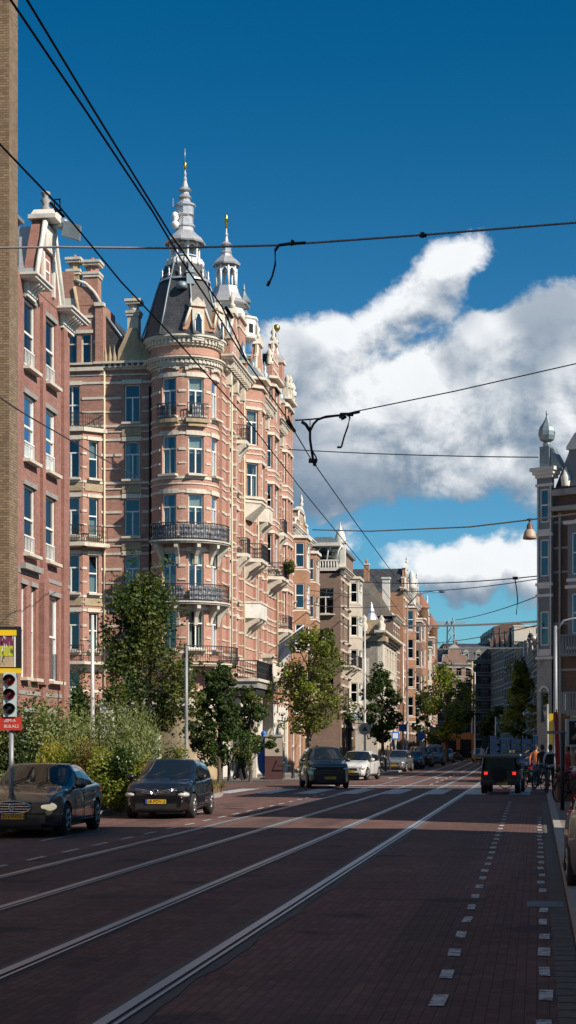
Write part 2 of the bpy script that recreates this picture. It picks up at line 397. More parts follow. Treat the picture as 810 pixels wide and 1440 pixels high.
def thing(name, label, cat, loc=(0, 0, 0), rz=0.0, group=None):
    return tag(mk(name, None, None, loc, rz), label, cat, group)
def copy_tree(o, parent=None):
    c = o.copy(); col.objects.link(c)
    if parent is not None: c.parent = parent
    for ch in [x for x in list(o.children)]: copy_tree(ch, c)
    return c
def dup(o, loc, rz, label=None, group=None, scale=None):
    c = copy_tree(o); c.location = loc; c.rotation_euler = (0, 0, rz)
    if label: c['label'] = label
    if group: c['group'] = group
    if scale: c.scale = (scale,) * 3 if isinstance(scale, (int, float)) else scale
    return c
# ------------------------------------------------------------ setting: ground, road, pavements, rails
def ground():
    mb = MB('ground'); mb.face([(-1500, -300, -.02), (1500, -300, -.02), (1500, 4000, -.02), (-1500, 4000, -.02)])
    tag(mb.build('ground'), kind='structure')
ground()
def lerp_tab(tab, x):
    if x <= tab[0][0]: return tab[0][1]
    for (a, va), (b, vb) in zip(tab, tab[1:]):
        if x <= b:
            f = (x - a) / (b - a); return va + (vb - va) * f
    return tab[-1][1]
# road edges in street coordinates (s along the street, t across it); the street swings left in the distance
T_L = [(-60, -11.2), (62, -11.2), (66, -13.0), (88, -13.0), (93, -9.8), (125, -9.6), (240, -11.3), (330, -16), (460, -34)]
T_R = [(-60, .35), (66, .35), (69, .8), (84, 1.2), (92, .2), (125, -1.0), (240, -3.0), (330, -7.5), (460, -25)]
T_C = [(-60, 0), (78, 0), (110, -.15), (150, -.7), (240, -2.3), (330, -7), (460, -24.5)]   # drift of the tram tracks
SS = [-60, -30] + [x * 3.0 for x in range(-5, 50)] + [160, 180, 200, 220, 240, 260, 285, 300, 330, 360, 400, 460]
def strip(mb, lf, rf, z, m=0, ss=SS, z2=None):
    for a, b in zip(ss, ss[1:]):
        p = [ST(a, lf(a), z), ST(a, rf(a), z), ST(b, rf(b), z if z2 is None else z2), ST(b, lf(b), z)]
        mb.face(p, m, [(q.x, q.y) for q in p])
L_ = lambda s: lerp_tab(T_L, s); R_ = lambda s: lerp_tab(T_R, s); C_ = lambda s: lerp_tab(T_C, s)
mb = MB('road_brick'); strip(mb, lambda s: L_(s) - .5, lambda s: R_(s) + .3, 0.0); tag(mb.build('road'), kind='structure')
# side street leaving to the left before the corner building
mb = MB('road_brick'); mb.face([ST(67, -12.5, .004), ST(84, -12.5, .004), ST(84, -60, .004), ST(67, -60, .004)][::-1]); tag(mb.build('side_road'), kind='structure')
def pavement(name, inner, outer, s0, s1, side):
    ss = [x for x in SS if s0 <= x <= s1]
    mb = MB('pave', 'kerbstone')
    kw = .16 * side
    strip(mb, lambda s: outer(s), lambda s: inner(s) - kw * -1, .12, 0, ss)
    strip(mb, lambda s: inner(s), lambda s: inner(s) + kw, .124, 1, ss)
    for a, b in zip(ss, ss[1:]):
        mb.face([ST(a, inner(a), -.01), ST(b, inner(b), -.01), ST(b, inner(b), .124), ST(a, inner(a), .124)], 1)
    for q in (ss[0], ss[-1]): mb.face([ST(q, inner(q), -.01), ST(q, outer(q), -.01), ST(q, outer(q), .12), ST(q, inner(q), .12)], 1)
    tag(mb.build(name), kind='structure')
pavement('left_pavement', L_, lambda s: -30, -60, 66, -1)
pavement('far_left_pavement', L_, lambda s: -34 if s < 300 else -60, 93, 460, -1)
pavement('right_pavement', R_, lambda s: 30, -60, 66, 1)
pavement('far_right_pavement', R_, lambda s: 24, 87, 460, 1)
# gutter of pale setts along the right kerb
mb = MB('gutter_sett')
mat('gutter_sett', (.10, .095, .085), .85, var=.5, nscale=3, bump=.3)
for i in range(150):
    s = 5 + i * .34; w = .11
    mb.face([ST(s, .13 + .02 * R(), .006), ST(s + .31, .13 + .02 * R(), .006), ST(s + .31, .33, .006), ST(s, .33, .006)])
tag(mb.build('gutter'), kind='structure')
def path_pts(t, s0, s1, z=0.0, step=3.0):
    out = []; s = s0
    while s <= s1: out.append(ST(s, t + C_(s), z)); s += step
    return out
RT = [-2.79, -4.2, -5.92, -7.33]
for k, t0 in enumerate(RT):
    mb = MB('rail_steel', 'rail_groove', 'rail_bed')
    ss = [x for x in SS if -15 <= x <= 300]
    f = lambda o: (lambda s: t0 + C_(s) + o)
    wv = lambda o, ph: (lambda s: t0 + C_(s) + o + .03 * sin(s * 1.7 + ph) + .02 * sin(s * 4.1 + ph))
    if k == 0: strip(mb, wv(-.13, 1), wv(.22, 2), .004, 2, [s * .5 for s in range(10, 190)])
    else: strip(mb, f(-.13), f(.15), .004, 2, ss)
    strip(mb, f(-.045), f(.045), .016, 0, ss)
    strip(mb, f(.045), f(.082), .008, 1, ss)
    strip(mb, f(.082), f(.115), .014, 0, ss)
    for a, b in zip(ss, ss[1:]):
        mb.face([ST(a, f(-.045)(a), .003), ST(b, f(-.045)(b), .003), ST(b, f(-.045)(b), .016), ST(a, f(-.045)(a), .016)], 0)
    tag(mb.build('tram_rail'), kind='structure')
def quad(mb, s0, s1, t0, t1, z=.008, sk=0.0, m=0):
    mb.face([ST(s0, t0, z), ST(s0, t1, z), ST(s1, t1 + sk, z), ST(s1, t0 + sk, z)], m)
mb = MB('road_paint')
s = 9.0
while s < 56:                                   # broken lines beside the right kerb
    quad(mb, s, s + U(.50, .60), -.70 - .004 * s + U(-.008, .008), -.60 - .004 * s + U(-.008, .008), sk=U(-.012, .012))
    s += 1.42 if s < 40 else 1.9
s = 8.3
while s < 44:
    if not (19.5 < s < 21.0): quad(mb, s, s + U(.42, .6), -.0 + .02 * R(), .095 + .02 * R(), sk=U(-.02, .02))
    s += 1.3
s = 24
while s < 64:                                   # left lane line
    quad(mb, s, s + 1.0, -8.02, -7.92); s += 2.05
quad(mb, 31.5, 33.5, -9.4, -9.3); quad(mb, 43.5, 46.5, -9.2, -9.1)
for t in [-12.4 + 1.62 * i for i in range(9)]:     # zebra crossing
    quad(mb, 64.0, 71.5, t, t + .80, .018)
quad(mb, 77.2, 78.3, -9.5, .5, .018)
quad(mb, 74.0, 74.25, -12.2, -3.5, .018)
s = 80
while s < 200: quad(mb, s, s + 2.2, -5.02 + C_(s), -4.88 + C_(s), .018, C_(s + 2) - C_(s)); s += 5
for (s, t) in ((95, -8.2), (95, -5.6), (104, -8.3)):      # turn arrows
    p = [(0, -.08), (2.6, -.08), (2.6, -.55), (4.2, 0), (2.6, .55), (2.6, .08), (0, .08)]
    mb.face([ST(s + a, t + b, .018) for a, b in p])
tag(mb.build('road_marking'), kind='structure')
# a drain cover and a long repair seam across the lane
mb = MB('iron', 'rail_bed')
quad(mb, 19.3, 20.0, .38 - .5, .38 - .08, .0085)
for i in range(0): quad(mb, 19.36 + i * .09, 19.39 + i * .09, -.1, .28, .0125, 0, 1)
tag(mb.build('drain_cover'), 'rectangular iron drain cover in the gutter of the right kerb', 'drain cover')
# ------------------------------------------------------------ walls and windows
def wall(mb, mp, Wd, z0, z1, ops=(), depth=.2, m=0, bands=(), ms=1, bd=.025, u0=0.0, lintel=None):
    if isinstance(m, str): m = mb.slot(m)
    if isinstance(ms, str): ms = mb.slot(ms)
    us = {u0, Wd}; zs = {z0, z1}
    for o in ops:
        us |= {o[0], o[1]}; zs |= {max(z0, o[2]), min(z1, o[3])}
    if getattr(mp, 'R', None):
        n = int((Wd - u0) / (mp.R * .14)) + 1
        us |= {u0 + (Wd - u0) * i / n for i in range(n + 1)}
    us = sorted(us); zs = sorted(zs)
    us = [u for i, u in enumerate(us) if i == 0 or u - us[i - 1] > 1e-4]
    def inop(u, z): return any(o[0] < u < o[1] and o[2] < z < o[3] for o in ops)
    for a, b in zip(us, us[1:]):
        for c, e in zip(zs, zs[1:]):
            if e - c < 1e-5 or inop((a + b) / 2, (c + e) / 2): continue
            mb.face([mp(a, c), mp(b, c), mp(b, e), mp(a, e)], m, [(a, c), (b, c), (b, e), (a, e)])
    for (a, b, c, e) in [o[:4] for o in ops]:
        for (p, q) in (((a, c), (a, e)), ((a, e), (b, e)), ((b, e), (b, c)), ((b, c), (a, c))):
            mb.face([mp(p[0], p[1]), mp(q[0], q[1]), mp(q[0], q[1], -depth), mp(p[0], p[1], -depth)], m, [(0, p[1]), (0, q[1]), (depth, q[1]), (depth, p[1])])
        if lintel:
            mb.box(mp, a - .12, b + .12, e + .0, e + lintel, -.05, bd + .03, ms)
    for (bz, bh) in bands:
        if bz < z0 or bz + bh > z1: continue
        cuts = sorted([(o[0] - (.14 if lintel else 0), o[1] + (.14 if lintel else 0)) for o in ops if o[2] < bz + bh and o[3] + (lintel or 0) > bz])
        u = u0
        for a, b in cuts:
            if a - u > .03: mb.box(mp, u, a, bz, bz + bh, -.02, bd, ms)
            u = max(u, b)
        if Wd - u > .03: mb.box(mp, u, Wd, bz, bz + bh, -.02, bd, ms)
WCACHE = {}
def window_mesh(w, h, kind, frame, curtain):
    key = (round(w, 2), round(h, 2), kind, frame, curtain)
    if key in WCACHE: return WCACHE[key]
    f = MB(frame, 'room_shade', 'green_trim'); P = Plane(-w / 2, 0, 0); t = .07
    for (a, b, c, e) in ((0, t, 0, h), (w - t, w, 0, h), (t, w - t, 0, t), (t, w - t, h - t, h)): f.box(P, a, b, c, e, -.10, .0)
    tz = h * (.66 if kind in 'TA' else .52)
    f.box(P, t, w - t, tz - .035, tz + .035, -.09, .012)
    if kind == 'T': f.box(P, w / 2 - .035, w / 2 + .035, t, tz - .035, -.09, .008)
    if kind == 'C': f.box(P, w / 2 - .03, w / 2 + .03, t, h - t, -.088, .008)
    if kind == 'F': pass
    # shallow box behind the pane; unlit room darkness is put into its colour
    for q in ([(0, 0), (0, h)], [(w, h), (w, 0)]):
        (a, b), (c, e) = q; f.face([P(a, b, -.1), P(c, e, -.1), P(c, e, -.8), P(a, b, -.8)], 1)
    f.face([P(0, h, -.1), P(w, h, -.1), P(w, h, -.8), P(0, h, -.8)], 1); f.face([P(0, 0, -.1), P(w, 0, -.1), P(w, 0, -.8), P(0, 0, -.8)], 1)
    f.face([P(0, 0, -.8), P(w, 0, -.8), P(w, h, -.8), P(0, h, -.8)], 1)
    g = MB('glass'); g.face([P(t, t, -.05), P(w - t, t, -.05), P(w - t, h - t, -.05), P(t, h - t, -.05)])
    c = None
    if curtain:
        c = MB('curtain')
        def fold(a, b, z0, z1):
            n = max(4, int((b - a) / .05))
            for i in range(n):
                ua = a + (b - a) * i / n; ub = a + (b - a) * (i + 1) / n
                da = -.14 - .03 * (i % 2); db = -.14 - .03 * ((i + 1) % 2)
                c.face([P(ua, z0, da), P(ub, z0, db), P(ub, z1, db), P(ua, z1, da)], 0)
        if curtain == 1: fold(t, w * .32, t, h - t); fold(w * .72, w - t, t, h - t)
        elif curtain == 2: fold(t, w - t, h * .55, h - t)
        elif curtain == 3: fold(t, w * .45, t, h - t)
        else: fold(t, w - t, t, h * .42)
        c = c.mesh('curtain')
    s = MB('stone'); s.box(P, -.1, w + .1, -.12, -.01, -.1, .24)
    WCACHE[key] = (f.mesh('window'), g.mesh('pane'), c, s.mesh('sill')); return WCACHE[key]
def window(parent, mp, u0, u1, z0, z1, kind='T', frame='paint_white', depth=.17, curtain=None, sill=True, far=False):
    if curtain is None: curtain = random.choice([0, 1, 1, 2, 3, 0, 4, 2])
    fm, gm, cm, sm_ = window_mesh(u1 - u0, z1 - z0, kind, frame, curtain)
    uc = (u0 + u1) / 2; p = mp(uc, z0, -depth)
    w = mk('window', fm, parent, p, mp.ang(uc))
    mk('pane', gm, w)
    if cm and not far: mk('curtain', cm, w)
    if sill: mk('sill', sm_, w, (0, -depth, 0))
    return w
def railing(mb, mp, u0, u1, z0, h=.95, d=.0, m='iron', step=.13, ornate=True):
    mb.box(mp, u0, u1, z0 + h - .05, z0 + h, d - .025, d + .025, m); mb.box(mp, u0, u1, z0 + .06, z0 + .09, d - .015, d + .015, m)
    n = max(2, int(abs(u1 - u0) / step))
    for i in range(n + 1):
        u = u0 + (u1 - u0) * i / n
        mb.box(mp, u - .011, u + .011, z0, z0 + h - .05, d - .011, d + .011, m)
        if ornate and i < n:
            uc = u + (u1 - u0) / n / 2; r = step * .32
            for zz in (z0 + h * .35, z0 + h * .68):
                pts = [mp(uc + r * cos(a), zz + r * 1.5 * sin(a), d) for a in [k * pi / 3 for k in range(7)]]
                mb.tube(pts, .009, 4, m, cap=False)
def bracket(mb, mp, u, z, h=.9, proj=.8, w=.18, m='stone'):
    pr_ = [(0, 0), (0, -h), (.12 * proj, -h * .95), (.3 * proj, -h * .6), (.72 * proj, -h * .32), (proj, -h * .2), (proj, 0)]
    for sgn in (-1, 1):
        mb.face([mp(u + sgn * w / 2, z + b, a) for a, b in pr_], m)
    for (a, b), (c, e) in zip(pr_, pr_[1:]): mb.face([mp(u - w / 2, z + b, a), mp(u + w / 2, z + b, a), mp(u + w / 2, z + e, c), mp(u - w / 2, z + e, c)], m)
def cornice(mb, mp, u0, u1, z, prof, m='stone', dent=None, mdent='stone'):
    for (za, zb, d) in prof: mb.box(mp, u0 - (d if not getattr(mp, 'R', None) else 0), u1 + (d if not getattr(mp, 'R', None) else 0), z + za, z + zb, -.05, d, m)
    if dent:
        n = int((u1 - u0) / dent[0]); 
        for i in range(n):
            u = u0 + (i + .3) * (u1 - u0) / n
            mb.box(mp, u, u + dent[0] * .45, z + dent[1], z + dent[2], 0, dent[3], mdent)
CORN = [(0, .12, .10), (.12, .26, .18), (.34, .44, .38), (.44, .52, .46)]
# ------------------------------------------------------------ terraced house for either side of the street
def house(name, label, o, rz, Wd, H, wallm, D=9.0, floors=4, bays=2, roof='flat', trim='stone', frame='paint_white', group=None, cat='house',
          ww=1.15, wh=2.1, ground=True, bands=True, gable_h=3.0, side_ops=(), bay=None, kind='T', cor=CORN, pitch=None, far=False, z_first=4.3, balc=(), sideU=None, roofm='slate', attic=3.2, shop=None, dent=True):
    t = thing(name, label, cat, o, rz, group)
    A = Plane(0, 0, 0); Ls = Plane(0, D, -pi / 2); Rs = Plane(Wd, 0, pi / 2); B = Plane(Wd, D, pi)
    fl = (H - z_first) / max(1, floors); wh = min(wh, fl * .68)
    ops = []; wins = []
    for f in range(floors):
        for b in range(bays):
            uc = Wd * (b + .5) / bays; z = z_first + f * fl + .35
            o_ = (uc - ww / 2, uc + ww / 2, z, z + wh); ops.append(o_); wins.append(o_)
    gop = []
    if ground:
        for b in range(bays):
            uc = Wd * (b + .5) / bays; gw = Wd / bays * .62
            gop.append((uc - gw / 2, uc + gw / 2, .25 if b != bays - 1 else .12, 3.3))
    w = MB(wallm, trim)
    bz = []
    if bands:
        for f in range(floors):
            z = z_first + f * fl + .35; bz += [(z - .22, .14), (z + wh * .6, .12), (z + wh + .02, .14)]
    wall(w, A, Wd, 0, H, ops + gop, m=0, bands=bz, lintel=.22 if bands else .16)
    wall(w, Ls, D, 0, H, list(side_ops), m=0, bands=bz if bands == 2 else ())
    wall(w, Rs, D, 0, H, m=0); wall(w, B, D * 0 + Wd, 0, H, m=0)
    w.face([(0, 0, H - .02), (Wd, 0, H - .02), (Wd, D, H - .02), (0, D, H - .02)], 1)
    w.build('wall', t)
    for o_ in wins: window(t, A, *o_, kind=kind, frame=frame, far=far, sill=not far)
    for o_ in side_ops: window(t, Ls, *o_[:4], kind=kind, frame=frame, far=far, sill=not far)
    for i, o_ in enumerate(gop):
        if i == bays - 1: 
            d = MB('green_trim', 'paint_white', 'glass'); dw = o_[1] - o_[0]; P = Plane(o_[0], .17, 0)
            d.box(P, 0, dw, .12, 2.5, -.06, 0, 0); d.box(P, .12, dw - .12, 1.4, 2.2, 0, .012, 2); d.box(P, .15, dw - .15, .35, 1.15, 0, .02, 0)
            d.box(P, 0, dw, 2.5, 3.3, -.06, -.01, 2); d.box(P, 0, dw, 2.45, 2.56, -.02, .03, 1)
            d.build('door', t)
        else: window(t, A, *o_, kind='C', frame=shop or frame, far=far, curtain=0)
    c = MB(trim)
    cornice(c, A, 0, Wd, H - .1, cor, trim, (.35, .2, .34, .3) if dent else None, trim); c.build('cornice', t)
    r = MB(roofm, trim, wallm)
    if roof == 'mansard':
        z1 = H + attic
        prof = [(.25, H), (.9, z1), (D * .5, z1 + .9), (D - .9, z1), (D - .2, H)]
        for (a, b), (c_, e) in zip(prof, prof[1:]): r.face([(0, a, b), (Wd, a, b), (Wd, c_, e), (0, c_, e)], 0, [(0, b), (Wd, b), (Wd, e), (0, e)])
        for x in (0, Wd): r.face([(x, a, b) for a, b in prof], 2)
        rf = r.build('roof', t)
        for b in range(bays):
            uc = Wd * (b + .5) / bays; dm = MB(trim, roofm); dw = .65
            P = Plane(uc - dw, .35, 0)
            wall(dm, P, dw * 2, H, H + 1.9, [(.2, dw * 2 - .2, H + .3, H + 1.6)], m=0, depth=.1)
            dm.prism(P, [(-.15, H + 1.9), (dw * 2 + .15, H + 1.9), (dw, H + 2.7)], -1.2, .12, 0)
            dm.box(P, 0, .04, H, H + 1.9, -1.2, 0, 1); dm.box(P, dw * 2 - .04, dw * 2, H, H + 1.9, -1.2, 0, 1)
            q = dm.build('dormer', rf); 
            window(t, P, .2, dw * 2 - .2, H + .3, H + 1.6, kind='S', frame=frame, depth=.1, far=True, sill=False)
    elif roof == 'gable':
        z1 = H + gable_h; m_ = Wd / 2
        for sx in (0, 1):
            x = 0 if sx == 0 else Wd
            r.face([(x, .3, H), (m_, .3, z1 - .4), (m_, D, z1 - .4), (x, D, H)], 0, [(0, 0), (0, z1 - H), (D, z1 - H), (D, 0)])
        r.face([(0, D, H), (m_, D, z1 - .4), (Wd, D, H)], 2)
        r.build('roof', t)
        g = MB(wallm, trim)
        st = [(0.0, H), (0.0, H + .5), (Wd * .16, H + .5), (Wd * .2, H + gable_h * .5), (Wd * .33, H + gable_h * .55), (Wd * .36, H + gable_h * .85), (Wd * .64, H + gable_h * .85), (Wd * .67, H + gable_h * .55), (Wd * .8, H + gable_h * .5), (Wd * .84, H + .5), (Wd, H + .5), (Wd, H)]
        g.prism(A, st, -.35, .03, 0)
        for (a, b), (c_, e) in zip(st[1:-2], st[2:-1]):
            if abs(b - e) < .2: g.box(A, min(a, c_) - .06, max(a, c_) + .06, b, b + .16, -.42, .12, 1)
            else: g.tube([A(a, b, .04), A(c_, e, .04)], .09, 5, 1)
        g.prism(A, [(Wd * .34, H + gable_h * .87), (Wd * .66, H + gable_h * .87), (Wd * .5, H + gable_h * 1.08)], -.3, .12, 1)
        g.lathe([(0, 0), (.12, 0), (.14, .25), (.05, .35), (.13, .5), (0, .95)], 8, m_, -.05, H + gable_h * 1.05, 1)
        g.build('gable', t)
        window(t, Plane(0, -.05, 0), m_ - .45, m_ + .45, H + .4, H + 1.7, kind='S', frame=frame, depth=.0, far=True)
    else:
        r.face([(0, .1, H + .35), (Wd, .1, H + .35), (Wd, D, H + .35), (0, D, H + .35)], 0)
        r.box(A, 0, Wd, H + .3, H + .7, -.3, -.1, 1)
        r.build('roof', t)
    if D > 4:
        ch = MB(wallm, trim, 'terracotta'); cx = U(.4, Wd - 1.2); cz = H + (attic * .9 if roof == 'mansard' else gable_h * .5 if roof == 'gable' else .3)
        ch.cube(cx, cx + .8, D * .45, D * .45 + .6, cz - 1.5, cz + 1.5, 0); ch.cube(cx - .06, cx + .86, D * .45 - .06, D * .45 + .66, cz + 1.5, cz + 1.66, 1)
        for k in range(2): ch.lathe([(.0, 0), (.12, 0), (.10, .5), (.0, .5)], 8, cx + .2 + .4 * k, D * .45 + .3, cz + 1.66, 2)
        ch.build('chimney', t)
    if bay:
        for (u0, u1, z0, z1, d, mt) in bay:
            b_ = MB(mt, trim, roofm); c1 = .45
            pts = [(u0, 0), (u0 + c1 * .6, d), (u1 - c1 * .6, d), (u1, 0)]
            nf = max(1, int(round((z1 - z0) / fl)))
            for (a, b) in zip(pts, pts[1:]):
                P = Plane(a[0], -a[1], atan2(-(b[1] - a[1]), b[0] - a[0])); L = sqrt((b[0] - a[0]) ** 2 + (b[1] - a[1]) ** 2)
                m_ = min(.16, L * .15); oo = []
                for k in range(nf):
                    za = z0 + (z1 - z0) * k / nf + .8; zb = z0 + (z1 - z0) * (k + 1) / nf - .3
                    oo.append((m_, L - m_, za, zb))
                wall(b_, P, L, z0, z1, oo, depth=.06, bands=[(z0, .14)] + [(z0 + (z1 - z0) * k / nf + .6, .1) for k in range(nf)])
                for q in oo: window(t, P, *q, kind='S' if L < 1.2 else 'T', frame=frame, depth=.05, far=True, sill=False)
            for (zz, s_) in ((z0, 0), (z1, 1)):
                e = .12 if s_ else 0
                top = [(u0 - e, 0), (u0 + c1 * .6 - e, d + e), (u1 - c1 * .6 + e, d + e), (u1 + e, 0)]
                b_.face([(a, -b, zz) for a, b in top], 1); b_.face([(a, -b, zz + .2) for a, b in top], 1)
                for (a, b), (c_, e_) in zip(top, top[1:]): b_.face([(a, -b, zz), (c_, -e_, zz), (c_, -e_, zz + .2), (a, -b, zz + .2)], 1)
            b_.build('bay', t)
    for (u0, u1, z) in balc:
        b_ = MB('stone', 'iron'); b_.box(A, u0, u1, z - .14, z, -.05, .9, 0)
        for uu in (u0 + .25, u1 - .25): bracket(b_, A, uu, z - .14)
        bb = b_.build('balcony', t)
        rl = MB('iron'); railing(rl, A, u0 + .04, u1 - .04, z, .95, .86, ornate=not far, step=.13 if not far else .2)
        railing(rl, Plane(u0 + .04, 0, -pi / 2), 0, .86, z, .95, 0, ornate=False); railing(rl, Plane(u1 - .04, 0, -pi / 2), 0, .86, z, .95, 0, ornate=False)
        rl.build('railing', bb)
    return t
RZL = STREET; RZR = STREET + pi
def left_house(name, label, s0, s1, t, H, wallm, **k): return house(name, label, ST(s0, t), RZL, s1 - s0, H, wallm, **k)
def right_house(name, label, s0, s1, t, H, wallm, **k): return house(name, label, ST(s1, t), RZR, s1 - s0, H, wallm, **k)
# ------------------------------------------------------------ the big corner building
ROWS = [(3.5, 5.9), (7.1, 9.2), (10.25, 12.35), (13.4, 15.5), (16.55, 18.65), (19.7, 21.8)]
BZ = []
for a, b in ROWS: BZ += [(a - .26, .13), (a + .55, .08), (a + 1.28, .13), (b + .03, .13), (b + .5, .07)]
def corner_building():
    t = thing('corner_building', 'tall red brick corner building with round turret, slate cap and white banded stonework', 'building', ST(92.2, -17.2), RZL)
    A = Plane(0, 0, 0); WB = 'brick_wing'; LA = 25.6
    # --- street front
    w = MB('brick_main', 'stone')
    xs = [2.9, 5.0, 12.2, 14.0, 20.3]
    ops = [(x - .5, x + .5, a, b) for x in xs for a, b in ROWS[1:]]
    gops = [(x - .8, x + .8, .4, 3.6) for x in (3.8, 6.6, 9.4, 12.4, 15.4, 18.4, 21.4, 24.2)]
    wall(w, A, LA, 4.6, 23.2, ops, m=0, bands=BZ, lintel=.26, u0=.35, bd=.045)
    wall(w, A, LA, 0, 4.6, gops, m='plaster_white', u0=.35, bands=[(4.2, .4)], bd=.1)
    w.box(A, .35, .7, 0, 22.7, -.9, -.004, 0)
    for x in (1.75, 3.95, 6.2, 11.0, 13.1, 15.2, 19.4, 21.5, 22.6):       # pilasters
        w.box(A, x - .2, x + .2, 4.6, 22.7, 0, .16, 0)
        for a, b in BZ: w.box(A, x - .22, x + .22, a, a + b, 0, .19, 1)
        w.box(A, x - .27, x + .27, 22.0, 22.7, 0, .3, 1)
    wall(w, Plane(LA, 0, pi / 2), 12, 0, 24, m=0); wall(w, Plane(LA, 12, pi), LA + .3, 0, 23.2, m=0)
    w.build('wall', t)
    for o_ in ops: window(t, A, *o_, depth=.05)
    for o_ in gops:
        window(t, A, *o_, kind='C', frame='paint_cream', curtain=0, depth=.08, sill=False)
    c = MB('stone')
    for a, b in ((1.0, 6.9), (10.6, 15.6), (19.2, 22.0)): cornice(c, A, a, b, 22.7, [(0, .14, .2), (.14, .5, .3), (.5, .64, .6), (.64, .74, .7)], 'stone', (.5, .14, .5, .55))
    c.build('cornice', t)
    c = MB('stone'); cornice(c, A, 1.9, LA, 6.3, [(0, .12, .12), (.12, .2, .2)], 'stone'); c.build('string_course', t)
    # downpipes
    for x, z0, z1 in ((2.15, 1, 22.6), (6.3, 1, 22.6), (11.3, 4, 22.6), (19.2, 4, 22.6)):
        p = MB('paint_cream'); p.tube([A(x, z0, .24), A(x, z1, .24)], .05, 6); p.build('downpipe', t)
    # --- canted oriel under the second tower
    def canted(name, u0, u1, z0, z1, d, cut, rows, matn='brick_main', top=True, capm='lead', curv=False):
        b_ = MB(matn, 'stone', capm)
        pts = [(u0, 0), (u0 + cut, d), (u1 - cut, d), (u1, 0)]
        wins = []
        for (a, b) in zip(pts, pts[1:]):
            P = Plane(a[0], -a[1], atan2(-(b[1] - a[1]), b[0] - a[0])); L = sqrt((b[0] - a[0]) ** 2 + (b[1] - a[1]) ** 2)
            m_ = min(.25, L * .2); oo = [(m_, L - m_, r0, r1) for r0, r1 in rows if r0 > z0 and r1 < z1]
            if L > 2.4: oo = [q for r0, r1 in rows if r0 > z0 and r1 < z1 for q in ((.3, L / 2 - .2, r0, r1), (L / 2 + .2, L - .3, r0, r1))]
            wall(b_, P, L, z0, z1, oo, depth=.14, bands=BZ, lintel=.18, bd=.04)
            wins += [(P, q) for q in oo]
        for zz, e in ((z0, .0), (z0 + .3, .1), (z1 - .5, .15), (z1, .3)):
            top_ = [(u0 - e, 0), (u0 + cut - e * .6, d + e), (u1 - cut + e * .6, d + e), (u1 + e, 0)]
            b_.face([(a, -b, zz) for a, b in top_], 1); b_.face([(a, -b, zz + .16) for a, b in top_], 1)
            for (a, b), (c_, e_) in zip(top_, top_[1:]): b_.face([(a, -b, zz), (c_, -e_, zz), (c_, -e_, zz + .16), (a, -b, zz + .16)], 1)
        # corbel tapering back to the wall
        lo = [(u0 + .2, 0), (u0 + cut + .25, d * .25), (u1 - cut - .25, d * .25), (u1 - .2, 0)]
        hi = [(u0, 0), (u0 + cut, d), (u1 - cut, d), (u1, 0)]
        for i in range(3): b_.face([(lo[i][0], -lo[i][1], z0 - .9), (lo[i + 1][0], -lo[i + 1][1], z0 - .9), (hi[i + 1][0], -hi[i + 1][1], z0), (hi[i][0], -hi[i][1], z0)], 1)
        if top:
            a_ = [(a, -b, z1 + .16) for a, b in [(u0 - .2, 0), (u0 + cut - .1, d + .2), (u1 - cut + .1, d + .2), (u1 + .2, 0)]]
            m_ = ((u0 + u1) / 2, .2, z1 + 1.6)
            for i in range(3): b_.face([a_[i], a_[i + 1], m_], 2)
        o = b_.build('bay', t)
        for P, q in wins: window(t, P, *q, kind='T' if q[1] - q[0] > .8 else 'S', depth=.12, sill=False)
        return o
    canted('bay', 7.3, 10.5, 16.2, 23.6, .95, .9, ROWS)
    canted('bay', 15.7, 18.7, 12.9, 25.4, .5, .4, ROWS + [(22.8, 24.9)], top=False)
    canted('bay', 22.2, 25.5, 6.4, 25.4, .4, .4, ROWS + [(22.9, 25.0)], top=False)
    # flat windows below the oriel
    for a, b in ((7.7, 8.7), (9.1, 10.1)): pass
    # --- gabled attics above the bays, with statues of white stone
    def gable(u0, u1, z0, h, d, fin=True):
        g = MB('brick_main', 'stone'); m_ = (u0 + u1) / 2; wd = u1 - u0
        out = [(u0, z0), (u0, z0 + h * .3), (u0 + wd * .14, z0 + h * .36), (u0 + wd * .18, z0 + h * .62), (u0 + wd * .3, z0 + h * .7), (u0 + wd * .34, z0 + h * .86), (u1 - wd * .34, z0 + h * .86), (u1 - wd * .3, z0 + h * .7), (u1 - wd * .18, z0 + h * .62), (u1 - wd * .14, z0 + h * .36), (u1, z0 + h * .3), (u1, z0)]
        g.prism(A, out, d - .4, d, 0)
        for (a, b), (c_, e) in zip(out[1:-2], out[2:-1]): g.tube([A(a, b, d - .1), A(c_, e, d - .1)], .13, 5, 1, smooth=False)
        g.prism(A, [(m_ - wd * .2, z0 + h * .86), (m_ + wd * .2, z0 + h * .86), (m_, z0 + h)], d - .35, d + .12, 1)
        for zz in (.18, .42): g.box(A, u0 + wd * .1, u1 - wd * .1, z0 + h * zz, z0 + h * zz + .16, d, d + .05, 1)
        if fin: g.lathe([(0, 0), (.14, 0), (.2, .2), (.08, .35), (.18, .6), (.05, .8), (0, 1.2)], 8, m_, -d + .15, z0 + h - .1, 1)
        for uu in (u0 + .1, u1 - .1): g.lathe([(.18, 0), (.18, .4), (.1, .5), (.2, .75), (0, 1.1)], 8, uu, -d + .2, z0 + h * .3, 1)
        o = g.build('gable', t)
        window(t, Plane(0, -d, 0), m_ - .35, m_ + .35, z0 + h * .2, z0 + h * .2 + 1.2, kind='S', depth=-.01, sill=False)
    gable(2.6, 5.6, 23.4, 3.6, .05); gable(11.4, 14.8, 23.4, 4.0, .05); gable(15.8, 18.6, 25.5, 2.7, .4); gable(19.4, 21.9, 23.4, 3.4, .05)
    # stone crown on the far bay: parapet, urns
    g = MB('stone', 'brick_main')
